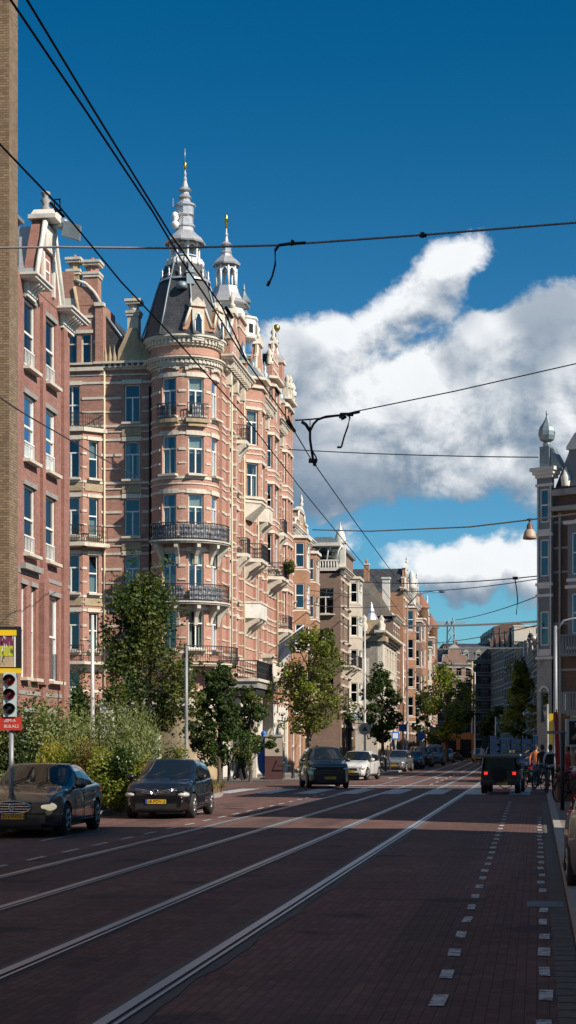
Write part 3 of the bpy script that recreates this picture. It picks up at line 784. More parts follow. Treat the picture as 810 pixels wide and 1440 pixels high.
    for (u, z, hh) in ((22.5, 25.5, 1.1), (23.9, 25.5, 1.5), (25.3, 25.5, 1.1)):
        g.box(A, u - .28, u + .28, z, z + hh * .6, .0, .5, 0); g.lathe([(.22, 0), (.26, .25), (.1, .4), (.2, .6), (.0, 1.0)], 8, u, -.4, z + hh * .6, 0)
    g.box(A, 22.2, 25.6, 25.5, 25.9, .1, .45, 0); g.build('parapet', t)
    # --- slate roof behind the street front
    r = MB('slate', 'lead', 'brick_main')
    prof = [(.35, 23.3), (1.3, 26.2), (2.1, 27.6), (3.9, 27.6), (5.1, 23.2), (11.8, 23.2)]
    for (a, b), (c_, e) in zip(prof, prof[1:]):
        r.face([(3.2, a, b), (LA, a, b), (LA, c_, e), (3.2, c_, e)], 0, [(0, b), (LA, b), (LA, e), (0, e)])
    r.face([(LA, a, b) for a, b in prof], 0); r.face([(3.2, a, b) for a, b in prof], 0)
    r.box(Plane(0, 2.1, 0), 3.2, LA, 27.6, 27.76, -.1, .1, 1)
    rf = r.build('roof', t)
    for x in (6.6, 12.2, 19.4):
        d = MB('paint_white', 'lead'); P = Plane(x - .5, .9, 0)
        d.box(P, 0, 1.0, 24.3, 26.0, -1, 0, 0); d.prism(P, [(-.15, 26), (1.15, 26), (.5, 26.7)], -1.1, .1, 1)
        d.build('dormer', rf); window(t, P, .15, .85, 24.5, 25.8, kind='S', depth=-.12, sill=False)
    # --- round turret on the corner
    C0 = (0.0, 2.0); RT_ = 1.84; phi0 = radians(108)
    Cy = Cyl(C0[0], C0[1], RT_, phi0); LT = RT_ * radians(195)
    phis = [163, 211.5, 258]
    oo = []; tw = MB('brick_main', 'stone')
    for ph in phis:
        u = RT_ * (radians(ph) - phi0)
        for a, b in ROWS[1:]: oo.append((u - .44, u + .44, a, b))
    wall(tw, Cy, LT, 4.4, 23.1, oo, m=0, bands=BZ, lintel=.24, bd=.045)
    wall(tw, Cy, LT, 0, 4.4, m='stone_warm', bands=[(3.9, .5), (.9, .2)], bd=.12)
    Cc = Cyl(C0[0], C0[1], RT_, radians(0))
    wall(tw, Cyl(C0[0], C0[1], 1.9, 0), 1.9 * 2 * pi, 23.0, 24.0, m=0)
    for u, zt in [(RT_ * (radians(p) - phi0), 22.1) for p in phis]:
        for k in range(7):            # segmental hoods over the top windows
            a = -0.62 + k * .18; tw.box(Cy, u + a, u + a + .16, zt + .18 * (1 - (a + .08) ** 2 / .4), zt + .18 * (1 - (a + .08) ** 2 / .4) + .16, .0, .14, 1)
    tw.build('turret', t)
    for q in oo: window(t, Cy, *q, depth=.15)
    full = Cyl(C0[0], C0[1], 1.87, 0); Lf = 1.87 * 2 * pi
    c = MB('stone'); cornice(c, full, 0, Lf, 22.4, [(0, .1, .12), (.1, .28, .2), (.32, .4, .30), (.4, .48, .38)], 'stone', (.22, .12, .32, .24)); c.build('cornice', t)
    full2 = Cyl(C0[0], C0[1], 1.9, 0)
    c = MB('stone'); cornice(c, full2, 0, 1.9 * 2 * pi, 23.5, [(0, .1, .12), (.1, .32, .18), (.34, .42, .32), (.42, .52, .40)], 'stone', (.22, .1, .34, .26)); c.build('cornice', t)
    # slate cap, eight sided and gently concave
    cap = MB('slate', 'lead', 'zinc')
    cap.lathe([(2.42, 24.02), (2.28, 24.25), (1.98, 25.3), (1.6, 26.6), (1.28, 27.6), (1.05, 28.2)], 8, *C0, 0, 0, False, ph=pi / 8)
    for k in range(8):
        a = pi / 8 + k * pi / 4
        cap.tube([(C0[0] + r_ * cos(a), C0[1] + r_ * sin(a), z_) for r_, z_ in ((2.44, 24.04), (2.0, 25.33), (1.62, 26.63), (1.07, 28.2))], .05, 5, 1)
    cp = cap.build('turret_roof', t)
    ln = MB('zinc', 'paint_white', 'gold')
    ln.lathe([(1.0, 28.1), (1.08, 28.25), (1.08, 28.5), (.98, 28.55)], 8, *C0, 0, 1, False, ph=pi / 8)
    for k in range(12):
        a = k * pi / 6; ln.lathe([(.07, 27.4), (.09, 27.55), (.04, 27.7), (.06, 27.8), (0, 28.0)], 6, C0[0] + 1.3 * cos(a), C0[1] + 1.3 * sin(a), 0, 0)
    ln.lathe([(1.42, 27.25), (1.44, 27.35), (1.25, 27.4)], 16, *C0, 0, 0)
    for k in range(16):
        a = pi / 16 + k * pi / 8; ln.tube([(C0[0] + 1.02 * cos(a), C0[1] + 1.02 * sin(a), 28.1), (C0[0] + 1.02 * cos(a), C0[1] + 1.02 * sin(a), 28.52)], .045, 5, 0)
    for k in range(8):
        a = pi / 8 + k * pi / 4; p = (C0[0] + .78 * cos(a), C0[1] + .78 * sin(a))
        ln.lathe([(.085, 28.4), (.07, 28.6), (.065, 29.2), (.1, 29.35), (.1, 29.5)], 8, p[0], p[1], 0, 1)
        a2 = a + pi / 4; q = (C0[0] + .78 * cos(a2), C0[1] + .78 * sin(a2))
        arc = [(p[0] + (q[0] - p[0]) * k_ / 6, p[1] + (q[1] - p[1]) * k_ / 6, 29.12 + .28 * sin(pi * k_ / 6)) for k_ in range(7)]
        ln.tube(arc, .05, 5, 1)
        ln.tube([(p[0], p[1], 28.72), (q[0], q[1], 28.72)], .03, 5, 1)
    ln.lathe([(0, 28.5), (.3, 28.5), (.22, 28.9), (.22, 29.5)], 8, *C0, 0, 1, False)
    ln.lathe([(1.13, 29.42), (1.16, 29.5), (1.0, 29.72), (.72, 29.95), (.52, 30.15), (.48, 30.35), (.56, 30.4), (.56, 30.5), (.46, 30.55), (.46, 30.95), (.58, 31.02), (.48, 31.1), (.5, 31.5), (.6, 31.55), (.6, 31.62),
              (.36, 31.75), (.26, 31.95), (.40, 32.02), (.24, 32.2), (.22, 32.35), (.38, 32.42), (.2, 32.6), (.1, 32.95), (.12, 33.05), (.06, 33.2), (.09, 33.35), (.04, 33.5), (.04, 33.65)], 10, *C0, 0, 0, False)
    ln.lathe([(0, 33.55), (.08, 33.6), (.09, 33.95), (0, 34.05)], 8, *C0, 0, 2)
    ln.tube([(C0[0], C0[1], 34.0), (C0[0], C0[1], 34.75)], .018, 5, 0)
    ln.tube([(C0[0] - .1, C0[1] + 1.0 - .35, 30.2), (C0[0] - .1, C0[1] + .65, 32.0)], .018, 5, 0)
    ln.lathe([(0, 0), (.18, .05), (.24, .3), (.1, .45), (.22, .6), (.16, .85), (0, .95)], 10, C0[0] - .5, C0[1] + .45, 30.2, 1)
    ln.build('lantern', cp)
    # dormer with scrolled brick gable on the cap
    for ph, sc in ((211, 1.0), (256, .9)):
        a = radians(ph); P = Plane(C0[0] + 2.0 * cos(a), C0[1] + 2.0 * sin(a), a + pi / 2)
        d = MB('brick_orange', 'stone', 'slate')
        out = [(-.85, 24.25), (-.8, 24.65), (-.62, 24.85), (-.5, 25.25), (-.36, 25.55), (.36, 25.55), (.5, 25.25), (.62, 24.85), (.8, 24.65), (.85, 24.25)]
        d.prism(P, out, -.9, .1, 0); d.box(P, -.42, .42, 25.55, 25.67, -.5, .2, 1); d.prism(P, [(-.4, 25.67), (.4, 25.67), (.0, 26.07)], -.3, .16, 1)
        d.box(P, -.34, .34, 23.70, 25.40, .06, .2, 1)
        for sgn in (-1, 1): d.tube([P(sgn * .8, 24.45, .12), P(sgn * .64, 24.85, .12), P(sgn * .42, 25.45, .12)], .07, 5, 1); d.lathe([(.07, 0), (.09, .1), (0, .4)], 6, *P(sgn * .36, 0, 0)[:2], 25.65, 1)
        d.build('dormer', cp)
        lw = MB('paint_white', 'glass'); 
        pts = [(-.2, 23.85), (.2, 23.85), (.2, 24.75), (.1, 25.05), (0, 25.20), (-.1, 25.05), (-.2, 24.75)]
        lw.prism(P, pts, .2, .22, 1); 
        for (p_, q_) in zip(pts, pts[1:] + pts[:1]): lw.tube([P(p_[0], p_[1], .22), P(q_[0], q_[1], .22)], .03, 5, 0)
        lw.build('lancet_window', t)
    # round vents low on the cap
    v = MB('lead'); a = radians(186)
    v.lathe([(.0, .32), (.22, .26), (.3, .1), (.3, -.1), (0, -.1)], 10, C0[0] + 1.6 * cos(a), C0[1] + 1.6 * sin(a), 26.7); v.build('roof_vent', cp)
    v = MB('lead', 'slate'); a = radians(203); P = Plane(C0[0] + 1.45 * cos(a), C0[1] + 1.45 * sin(a), a + pi / 2)
    v.box(P, -.22, .22, 26.9, 27.5, -.5, .12, 0); v.prism(P, [(-.3, 27.5), (.3, 27.5), (0, 27.85)], -.5, .18, 0); v.build('roof_vent', cp)
    # ring balconies of the turret
    def ring(z, ph0, ph1, Rb, cloth, slab='stone_grey', h=.92):
        CyB = Cyl(C0[0], C0[1], Rb, radians(ph0)); L = Rb * radians(ph1 - ph0)
        b_ = MB(slab, 'stone'); b_.box(CyB, 0, L, z - .18, z, -(Rb - RT_) - .02, .0, 0); b_.box(CyB, 0, L, z - .09, z - .03, 0, .06, 1)
        for ph in range(int(ph0) + 8, int(ph1), 30):
            P = Plane(C0[0] + RT_ * cos(radians(ph)), C0[1] + RT_ * sin(radians(ph)), radians(ph) + pi / 2)
            bracket(b_, P, 0, z - .18, 1.15, (Rb - RT_) * .9, .2, 'stone')
        bb = b_.build('balcony', t)
        rl = MB('iron'); C2 = Cyl(C0[0], C0[1], Rb - .05, radians(ph0)); L2 = (Rb - .05) * radians(ph1 - ph0)
        railing(rl, C2, 0, L2, z, h); rl.build('railing', bb)
        if cloth:
            cl = MB('panel_cloth'); C3 = Cyl(C0[0], C0[1], Rb - .11, radians(ph0))
            for (a, b) in cloth: cl.box(C3, a * L2, b * L2, z + .1, z + h - .12, 0, .012, 0)
            cl.build('screen', bb)
    ring(12.95, 142, 272, 2.5, [(.03, .30), (.32, .62), (.64, .9)])
    ring(9.65, 142, 272, 2.5, [(.02, .36), (.42, .8)])
    ring(6.3, 190, 285, 2.95, None, 'stone_warm')
    for ph in phis[:2]:          # small French balconies of the top row
        CyB = Cyl(C0[0], C0[1], 2.16, radians(ph - 16)); L = 2.16 * radians(32)
        b_ = MB('stone_warm', 'iron', 'panel_cloth'); b_.box(CyB, -.08, L + .08, 19.3, 19.5, -.4, .05, 0); b_.box(CyB, .05, L - .05, 19.1, 19.3, -.4, -.05, 0)
        railing(b_, CyB, 0, L, 19.5, .85, -.02)
        CyD = Cyl(C0[0], C0[1], 2.1, radians(ph - 16)); b_.box(CyD, .25, .75, 19.56, 20.25, 0, .012, 2); b_.build('balcony', t)
    # --- wing facing the side street
    Bp = Plane(-.3, 9.4, -pi / 2)                  # u runs towards the turret
    w = MB(WB, 'stone', 'stone_warm')
    U2 = lambda y: 9.4 - y
    wy = 4.92
    ops = [(U2(wy + .44), U2(wy - .44), a, b) for a, b in ROWS]
    wall(w, Bp, U2(3.4), 0, 22.9, ops, m=0, bands=BZ, lintel=.24, u0=U2(6.75), bd=.045)
    for a, b in ROWS[1:]: w.box(Bp, U2(wy + .55), U2(wy - .55), a - .75, a - .32, .0, .06, 2)
    w.build('wall', t)
    for q in ops: window(t, Bp, *q, depth=.17)
    c = MB('stone'); cornice(c, Bp, U2(6.6), U2(3.7), 22.6, [(0, .12, .1), (.12, .2, .2), (.3, .42, .4)], 'stone', (.3, .1, .28, .3)); c.build('cornice', t)
    p = MB('paint_cream'); p.tube([Bp(U2(6.45), 1, .12), Bp(U2(6.45), 22.6, .12)], .06, 6); p.build('downpipe', t)
    p = MB('dark'); p.tube([Bp(U2(3.86), 1, .16), Bp(U2(3.86), 21.6, .16)], .07, 6); p.build('downpipe', t)
    # canted bay of the wing, flat storey above it and a twin-windowed gable with chimneys
    w = MB(WB, 'stone', 'stone_warm')
    yA, yB, yC = 6.45, 7.45, 9.6; xF = -1.25
    F = Plane(xF, yC, -pi / 2); LF = yC - yB
    ang = atan2(yA - yB, -.3 - xF); K = Plane(xF, yB, ang); LK = sqrt((yA - yB) ** 2 + (xF + .3) ** 2)
    fo = [(.95, 1.95, a, b) for a, b in ROWS[:5]]; ko = [(.38, .98, a, b) for a, b in ROWS[1:5]]
    wall(w, F, LF, 0, 19.1, fo, m=0, bands=BZ, lintel=.22, bd=.04, depth=.14); wall(w, K, LK, 0, 19.1, ko, m=0, bands=BZ, lintel=.2, bd=.04, depth=.14)
    for pl, L in ((F, LF), (K, LK)):
        w.box(pl, -.02, L + .05, 19.1, 19.32, -.2, .18, 1); w.box(pl, -.02, L + .05, 6.0, 6.3, -.2, .15, 1)
        for a, b in ROWS[1:4]: w.box(pl, .1, L - .05, b + .35, b + .75, .0, .05, 2)
    w.face([(xF - .15, yC, 19.3), (xF - .15, yB, 19.3), (-.3, yA, 19.3), (-.3, yC, 19.3)], 1)
    w.build('bay', t)
    for q in fo: window(t, F, *q, depth=.12)
    for q in ko: window(t, K, *q, kind='S', depth=.12)
    rl = MB('iron'); railing(rl, F, .1, LF, 19.32, .8, .08); railing(rl, K, 0, LK, 19.32, .8, .05); rl.build('railing', t)
    b_ = MB('stone', 'iron'); b_.box(F, .1, LF + .3, 12.75, 12.95, 0, .75, 0); b_.box(K, -.2, LK, 12.75, 12.95, 0, .55, 0); bb = b_.build('balcony', t)
    rl = MB('iron'); railing(rl, F, .1, LF + .25, 12.95, .95, .7); railing(rl, K, .1, LK - .1, 12.95, .95, .5); rl.build('railing', bb)
    b_ = MB('stone', 'iron'); b_.box(F, .0, LF + .3, 6.3, 6.45, 0, .75, 0); b_.box(K, -.2, LK, 6.3, 6.45, 0, .6, 0); bb = b_.build('balcony', t)
    rl = MB('iron'); railing(rl, F, .1, LF + .25, 6.45, .9, .7); railing(rl, K, .1, LK - .1, 6.45, .9, .5); rl.build('railing', bb)
    w = MB(WB, 'stone', 'stone_warm', 'slate')
    G = Plane(-.45, 9.6, -pi / 2); LG = 3.12
    o5 = [(.85, 1.75, 19.55, 21.8)]; o6 = [(1.05, 1.6, 23.0, 24.65), (1.85, 2.4, 23.0, 24.65)]
    wall(w, G, LG, 19.1, 22.6, o5, m=0, bands=BZ, lintel=.22, bd=.04); 
    w.box(G, 0, LG, 22.55, 22.75, -.1, .18, 1)
    wall(w, G, LG, 22.6, 26.2, o6, m=0, bands=[(24.1, .14), (25.5, .14)], lintel=.18, bd=.04, u0=.5)
    wall(w, Plane(-.45, 9.6 - LG, 0), 2.6, 19.1, 26.2, m=0, bands=BZ)
    w.box(G, LG - .45, LG, 22.75, 26.3, 0, .12, 0); w.box(G, LG - .5, LG + .05, 26.1, 26.3, -.2, .2, 1)
    w.prism(G, [(1.2, 26.2), (2.95, 26.2), (2.7, 26.7), (2.2, 27.2), (1.4, 27.4)], -.5, .02, 0)
    for (a, b, c_, e) in ((2.95, 26.3, 2.6, 26.9), (2.6, 26.9, 2.1, 27.4), (2.1, 27.4, 1.5, 27.6)): w.tube([G(a, b, .05), G(c_, e, .05)], .1, 6, 1)
    w.box(G, .55, 1.5, 25.0, 26.6, 0, .1, 1)
    for sgn in (.6, 1.6): w.tube([G(sgn, 25.1, .15), G(sgn + .12 * (1 if sgn > 1 else -1), 25.8, .15), G(sgn - .1 * (1 if sgn > 1 else -1), 27.2, .15)], .11, 6, 2)
    w.box(G, .75, 1.45, 26.6, 28.1, -.5, .1, 0)
    w.build('attic', t)
    for q in o5: window(t, G, *q, kind='C', depth=.15)
    for q in o6: window(t, G, *q, kind='A', frame='paint_cream', depth=.12)
    def chimney(x, y, z0, z1, w_, mt):
        c = MB(mt, 'stone', 'terracotta'); h = w_ / 2
        c.cube(x - h, x + h, y - h, y + h, z0, z1 - .9, 0)
        for zz, e in ((z1 - .95, .06), (z1 - .8, .1), (z1 - .28, .08), (z1 - .15, .14)): c.cube(x - h - e, x + h + e, y - h - e, y + h + e, zz, zz + .14, 1)
        c.lathe([(h * .95, z1 - .7), (h * .85, z1 - .25)], 8, x, y, 0, 0, False); c.lathe([(0, z1), (.13, z1), (.1, z1 + .2), (0, z1 + .2)], 8, x, y, 0, 2)
        c.build('chimney', t)
    chimney(-.1, 8.22, 26.6, 28.9, .62, 'stone_warm'); chimney(.1, 7.25, 26.2, 28.75, .78, 'brick_wing'); chimney(.35, 4.95, 23.3, 26.6, .62, 'plaster')
    chimney(8.0, 3.4, 27, 30.2, .8, 'brick_wing'); chimney(18.0, 3.6, 27, 30.0, .8, 'brick_main'); chimney(24.9, 2.4, 26, 29.0, .8, 'brick_main')
    # broken stone gable between wing and turret
    w = MB('stone_warm'); w.prism(Bp, [(U2(5.75), 22.9), (U2(5.7), 23.7), (U2(5.4), 24.3), (U2(5.15), 24.9), (U2(4.7), 24.9), (U2(4.5), 24.2), (U2(4.0), 23.8), (U2(3.75), 22.9)], -.4, -.02, 0)
    for y_ in (5.9, 6.15, 6.4): w.lathe([(.1, 22.9), (.13, 23.3), (.05, 23.6), (0, 24.0)], 6, -.35, y_, 0, 0)
    w.build('gable', t)
    r = MB('slate', 'lead')
    for q0, q1, mm in (((4.5, 23.0), (7.4, 26.9), 0), ((7.4, 26.9), (9.6, 26.9), 0)):
        r.face([(.05, q0[0], q0[1]), (9, q0[0], q0[1]), (9, q1[0], q1[1]), (.05, q1[0], q1[1])], 0, [(0, 0), (9, 0), (9, 4), (0, 4)])
    r.face([(.05, 4.5, 23.0), (.05, 7.4, 26.9), (.05, 9.6, 26.9), (.05, 9.6, 23.0)], 0); r.tube([(.05, 4.5, 23.05), (.05, 7.4, 26.95)], .07, 5, 1)
    r.build('roof', t)
    # --- second tower on the street front
    cx, cy = 9.9, 1.5
    w = MB('brick_main', 'stone', 'slate')
    w.cube(cx - 1.15, cx + 1.15, cy - 1.0, cy + 1.3, 23.2, 27.6, 0)
    for z_ in (24.4, 25.6, 27.0): w.cube(cx - 1.19, cx + 1.19, cy - 1.04, cy + 1.34, z_, z_ + .16, 1)
    w.cube(cx - 1.3, cx + 1.3, cy - 1.15, cy + 1.4, 27.6, 27.8, 1)
    tt = w.build('tower', t)
    l = MB('zinc', 'paint_white', 'gold')
    l.lathe([(1.15, 27.8), (1.15, 28.5), (1.25, 28.55)], 8, cx, cy, 0, 1, False, ph=pi / 8)
    l.lathe([(1.45, 28.5), (1.5, 28.58), (1.1, 28.9), (.85, 29.3), (.72, 29.7)], 8, cx, cy, 0, 0, False, ph=pi / 8)
    for k in range(8):
        a = pi / 8 + k * pi / 4; p = (cx + .62 * cos(a), cy + .62 * sin(a)); q = (cx + .62 * cos(a + pi / 4), cy + .62 * sin(a + pi / 4))
        l.tube([(p[0], p[1], 29.6), (p[0], p[1], 31.0)], .07, 6, 1)
        l.tube([(p[0] + (q[0] - p[0]) * k_ / 6, p[1] + (q[1] - p[1]) * k_ / 6, 30.55 + .3 * sin(pi * k_ / 6)) for k_ in range(7)], .06, 5, 1)
    l.lathe([(.85, 31.0), (.88, 31.1), (.65, 31.35), (.4, 31.55), (.3, 31.75), (.36, 31.8), (.28, 31.9), (.3, 32.1), (.24, 32.2), (.36, 32.3), (.14, 32.5), (.09, 32.8), (.13, 32.9), (.06, 33.05), (.05, 33.3)], 8, cx, cy, 0, 0, False)
    l.lathe([(0, 33.25), (.07, 33.3), (.08, 34.1), (0, 34.2)], 6, cx, cy, 0, 2); l.cube(cx - .2, cx + .2, cy - .04, cy + .04, 33.5, 33.62, 2); l.cube(cx - .12, cx + .12, cy - .12, cy + .12, 33.68, 33.85, 2)
    l.build('lantern', tt)
    b_ = MB('paint_white', 'dark', 'lead'); x2, y2 = 11.6, .7
    b_.lathe([(.0, 26.5), (.75, 26.9), (.8, 27.0), (.8, 28.0), (.9, 28.1), (.9, 28.2)], 8, x2, y2, 0, 0, False, ph=pi / 8)
    for k in range(8):
        a = k * pi / 4; P = Plane(x2 + .745 * cos(a), y2 + .745 * sin(a), a + pi / 2); b_.box(P, -.15, .15, 27.2, 27.75, 0, .01, 1)
    b_.lathe([(.72, 28.2), (.3, 28.5), (.1, 28.8), (.09, 29.1), (.42, 29.15), (.45, 29.25), (.2, 29.6), (.07, 29.9), (.1, 30.0), (0, 30.4)], 8, x2, y2, 0, 2, False)
    b_.build('belvedere', tt)
    # pinnacle farther along
    pn = MB('zinc', 'gold', 'stone', 'brick_main'); px_, py_ = 19.0, -.2
    pn.cube(px_ - .45, px_ + .45, py_ - .45, py_ + .45, 25.5, 27.0, 3); pn.cube(px_ - .55, px_ + .55, py_ - .55, py_ + .55, 27.0, 27.2, 2)
    pn.lathe([(.5, 27.2), (.55, 27.3), (.3, 27.6), (.15, 27.9), (.12, 28.3), (.18, 28.4), (.1, 28.6), (.1, 29.1), (.16, 29.2)], 8, px_, py_, 0, 0, False)
    pn.ball((px_, py_, 29.4), .24, 1); pn.build('pinnacle', t)
    for (x_, z_) in ((1.9, 24.6), (7.2, 24.4), (10.7, 24.2), (15.3, 25.0), (22.0, 25.0)):
        pn = MB('brick_main', 'stone', 'lead'); pn.cube(x_ - .28, x_ + .28, -.25, .3, 23.4, z_, 0); pn.cube(x_ - .36, x_ + .36, -.33, .38, z_, z_ + .16, 1)
        pn.lathe([(.3, z_ + .16), (.34, z_ + .5), (.15, z_ + .7), (.2, z_ + .9), (0, z_ + 1.4)], 8, x_, 0.02, 0, 2); pn.build('pinnacle', t)
    # --- balconies of the street front
    def balc(u0, u1, z, d, style, slab='stone', h=.9):
        b_ = MB(slab, 'stone', 'iron'); c_ = min(.5, (u1 - u0) * .2)
        pts = [(u0, 0), (u0 + c_, d), (u1 - c_, d), (u1, 0)]
        b_.prism(Plane(0, 0, 0), [(0, 0), (0, 0), (0, 0)], 0, 0, 0) if 0 else None
        for zz, m_ in ((z - .2, 0), (z, 0)): b_.face([(a, -b, zz) for a, b in pts], m_)
        for (a, b), (c2, e2) in zip(pts, pts[1:]): b_.face([(a, -b, z - .2), (c2, -e2, z - .2), (c2, -e2, z), (a, -b, z)], 0)
        n = max(2, int((u1 - u0) / .9))
        for k in range(n): bracket(b_, A, u0 + c_ + (u1 - u0 - 2 * c_) * k / (n - 1), z - .2, 1.0, d * .92, .22, 'stone')
        if style == 'stone':
            for (a, b), (c2, e2) in zip(pts, pts[1:]):
                P = Plane(a, -b, atan2(-(e2 - b), c2 - a)); L = sqrt((c2 - a) ** 2 + (e2 - b) ** 2)
                b_.box(P, 0, L, z, z + h * .75, -.1, 0, 0); b_.box(P, -.03, L + .03, z + h * .75, z + h * .88, -.13, .05, 1)
        bb = b_.build('balcony', t)
        if style == 'iron':
            rl = MB('iron')
            for (a, b), (c2, e2) in zip(pts, pts[1:]):
                P = Plane(a, -b, atan2(-(e2 - b), c2 - a)); L = sqrt((c2 - a) ** 2 + (e2 - b) ** 2)
                railing(rl, P, 0, L, z, h, -.04)
            rl.build('railing', bb)
        return bb
    balc(4.4, 6.0, 12.95, .7, 'iron'); balc(7.2, 10.6, 12.95, 1.05, 'iron'); balc(7.0, 10.4, 9.6, 1.0, 'stone', 'plaster_white')
    balc(15.4, 19.0, 12.7, 1.1, 'iron'); balc(15.4, 19.0, 6.4, .9, 'stone'); balc(4.4, 6.0, 19.45, .65, 'iron'); balc(12.0, 14.6, 15.95, .7, 'stone')
    balc(19.4, 22.0, 9.6, .9, 'iron'); balc(11.8, 14.8, 6.4, .9, 'stone', 'plaster_white'); balc(19.4, 21.6, 16, .6, 'iron')
    # porch on the corner: dark beam on two stone piers, and window row facing it
    p = MB('stone_grey', 'dark', 'iron', 'stone')
    p.cube(-.9, 5.3, -2.2, -.0, 5.0, 5.35, 0); p.cube(-1.0, 5.4, -2.3, 0, 5.35, 5.5, 3); p.cube(-.8, 5.2, -2.1, -.1, 4.6, 5.0, 1)
    for x in (4.8,): p.cube(x - .3, x + .3, -2.15, -1.6, 0.12, 6.9, 3); p.cube(x - .42, x + .42, -2.25, -1.5, 6.9, 7.1, 3)
    for x in (-.6,): p.cube(x - .18, x + .18, -2.1, -1.75, .12, 4.7, 3)
    pp = p.build('porch', t)
    rl = MB('iron'); railing(rl, Plane(-.9, -2.2, 0), 0, 5.4, 5.5, 1.0, -.05); railing(rl, Plane(-.9, 0, -pi / 2), 0, 2.2, 5.5, 1.0, -.05); rl.build('railing', pp)
    # ground-floor garden window block on the wing side
    gd = MB('plaster_white', 'stone'); G2 = Plane(-2.0, 6.3, -pi / 2)
    wall(gd, G2, 3.3, 0, 4.4, [(.7, 1.75, .8, 4.0), (2.0, 3.0, .8, 4.0)], m=0, bands=[(4.1, .3)], bd=.1); wall(gd, Plane(-2.0, 3.0, 0), 2.2, 0, 4.4, m=0)
    gd.face([(-2.0, 6.3, 4.4), (-2.0, 3.0, 4.4), (0, 3.0, 4.4), (0, 6.3, 4.4)], 1); wall(gd, Plane(0, 6.3, pi), 2.0, 0, 4.4, m=0); gd.build('garden_room', t)
    window(t, G2, .7, 1.75, .8, 4.0, kind='T', curtain=0, depth=.12); window(t, G2, 2.0, 3.0, .8, 4.0, kind='T', depth=.12)
    return t
mc = bpy.data.materials.new('panel_cloth'); mc.use_nodes = True
_t = NT(mc.node_tree); _c = _t.n('ShaderNodeTexCoord')
_v = _t.n('ShaderNodeTexVoronoi', ins={0: _c.outputs['Object'], 'Scale': 6.0})
_cc = _t.mix(_t.sm(_v.outputs[0], .2, .5), (.62, .62, .60, 1), (.22, .24, .28, 1))
pr(_t, Base_Color=_cc, Roughness=.8); MATS['panel_cloth'] = mc
corner_building()
# flag and pole are lifted off the building easily, so they stand alone
fl = thing('flag', 'drooping dark and white flag on an angled pole above the street front', 'flag', ST(108.5, -16.4, 8.4), RZL)
f = MB('pole_pale'); f.tube([(0, .8, -.6), (0, -1.6, 1.2)], .04, 6); f.build('pole', fl)
mat('flag_dark', (.05, .07, .11), .8, var=.4, nscale=3); mat('flag_white', (.6, .6, .6), .8)
f = MB('flag_dark', 'flag_white')
for i in range(10):
    for j in range(10):
        def q(i, j): u = i / 10; v = j / 10; return (.12 * sin(v * 7 + u * 3) , .1 - 1.6 * u + .5 * v * u * .6, -.05 + 1.15 * u - v * (1.7 - .5 * u) + .05 * sin(u * 9))
        f.face([q(i, j), q(i + 1, j), q(i + 1, j + 1), q(i, j + 1)], 1 if j > 7 or (i > 7 and j > 4) else 0, smooth=True)
f.build('cloth', fl)
# ------------------------------------------------------------ pier of the tall brick block at the left edge
def tower_left():
    s1 = s_at(25, -17.42); t = thing('brick_block', 'tall yellow brick building whose corner pier fills the left edge of the view', 'building', ST(s1 - 12.0, -17.42), RZL)
    w = MB('brick_tower', 'stone_warm'); A = Plane(0, 0, 0)
    ops = [(x, x + 1.2, z, z + 2) for x in (1.2, 4.2, 7.2) for z in (1.5, 5, 8.5, 12, 15.5, 19, 22.5)]
    wall(w, Plane(0, .5, 0), 11.0, 0, 27.5, ops, m=0); wall(w, Plane(0, 6, -pi / 2), 5.5, 0, 27.5, m=0); wall(w, Plane(12, .5, pi / 2), 5.5, 0, 27.5, m=0); wall(w, Plane(12, 6, pi), 12, 0, 27.5, m=0)
    w.cube(11.05, 12.0, 0, .55, 0, 28.6, 0); w.cube(10.95, 12.1, -.06, .6, 28.6, 28.9, 1)
    w.face([(0, .5, 27.5), (12, .5, 27.5), (12, 6, 27.5), (0, 6, 27.5)], 1); w.box(A, 0, 11, 27.5, 27.9, -.6, -.4, 1)
    w.build('wall', t)
    for o in ops: window(t, Plane(0, .5, 0), *o, far=True)
tower_left()
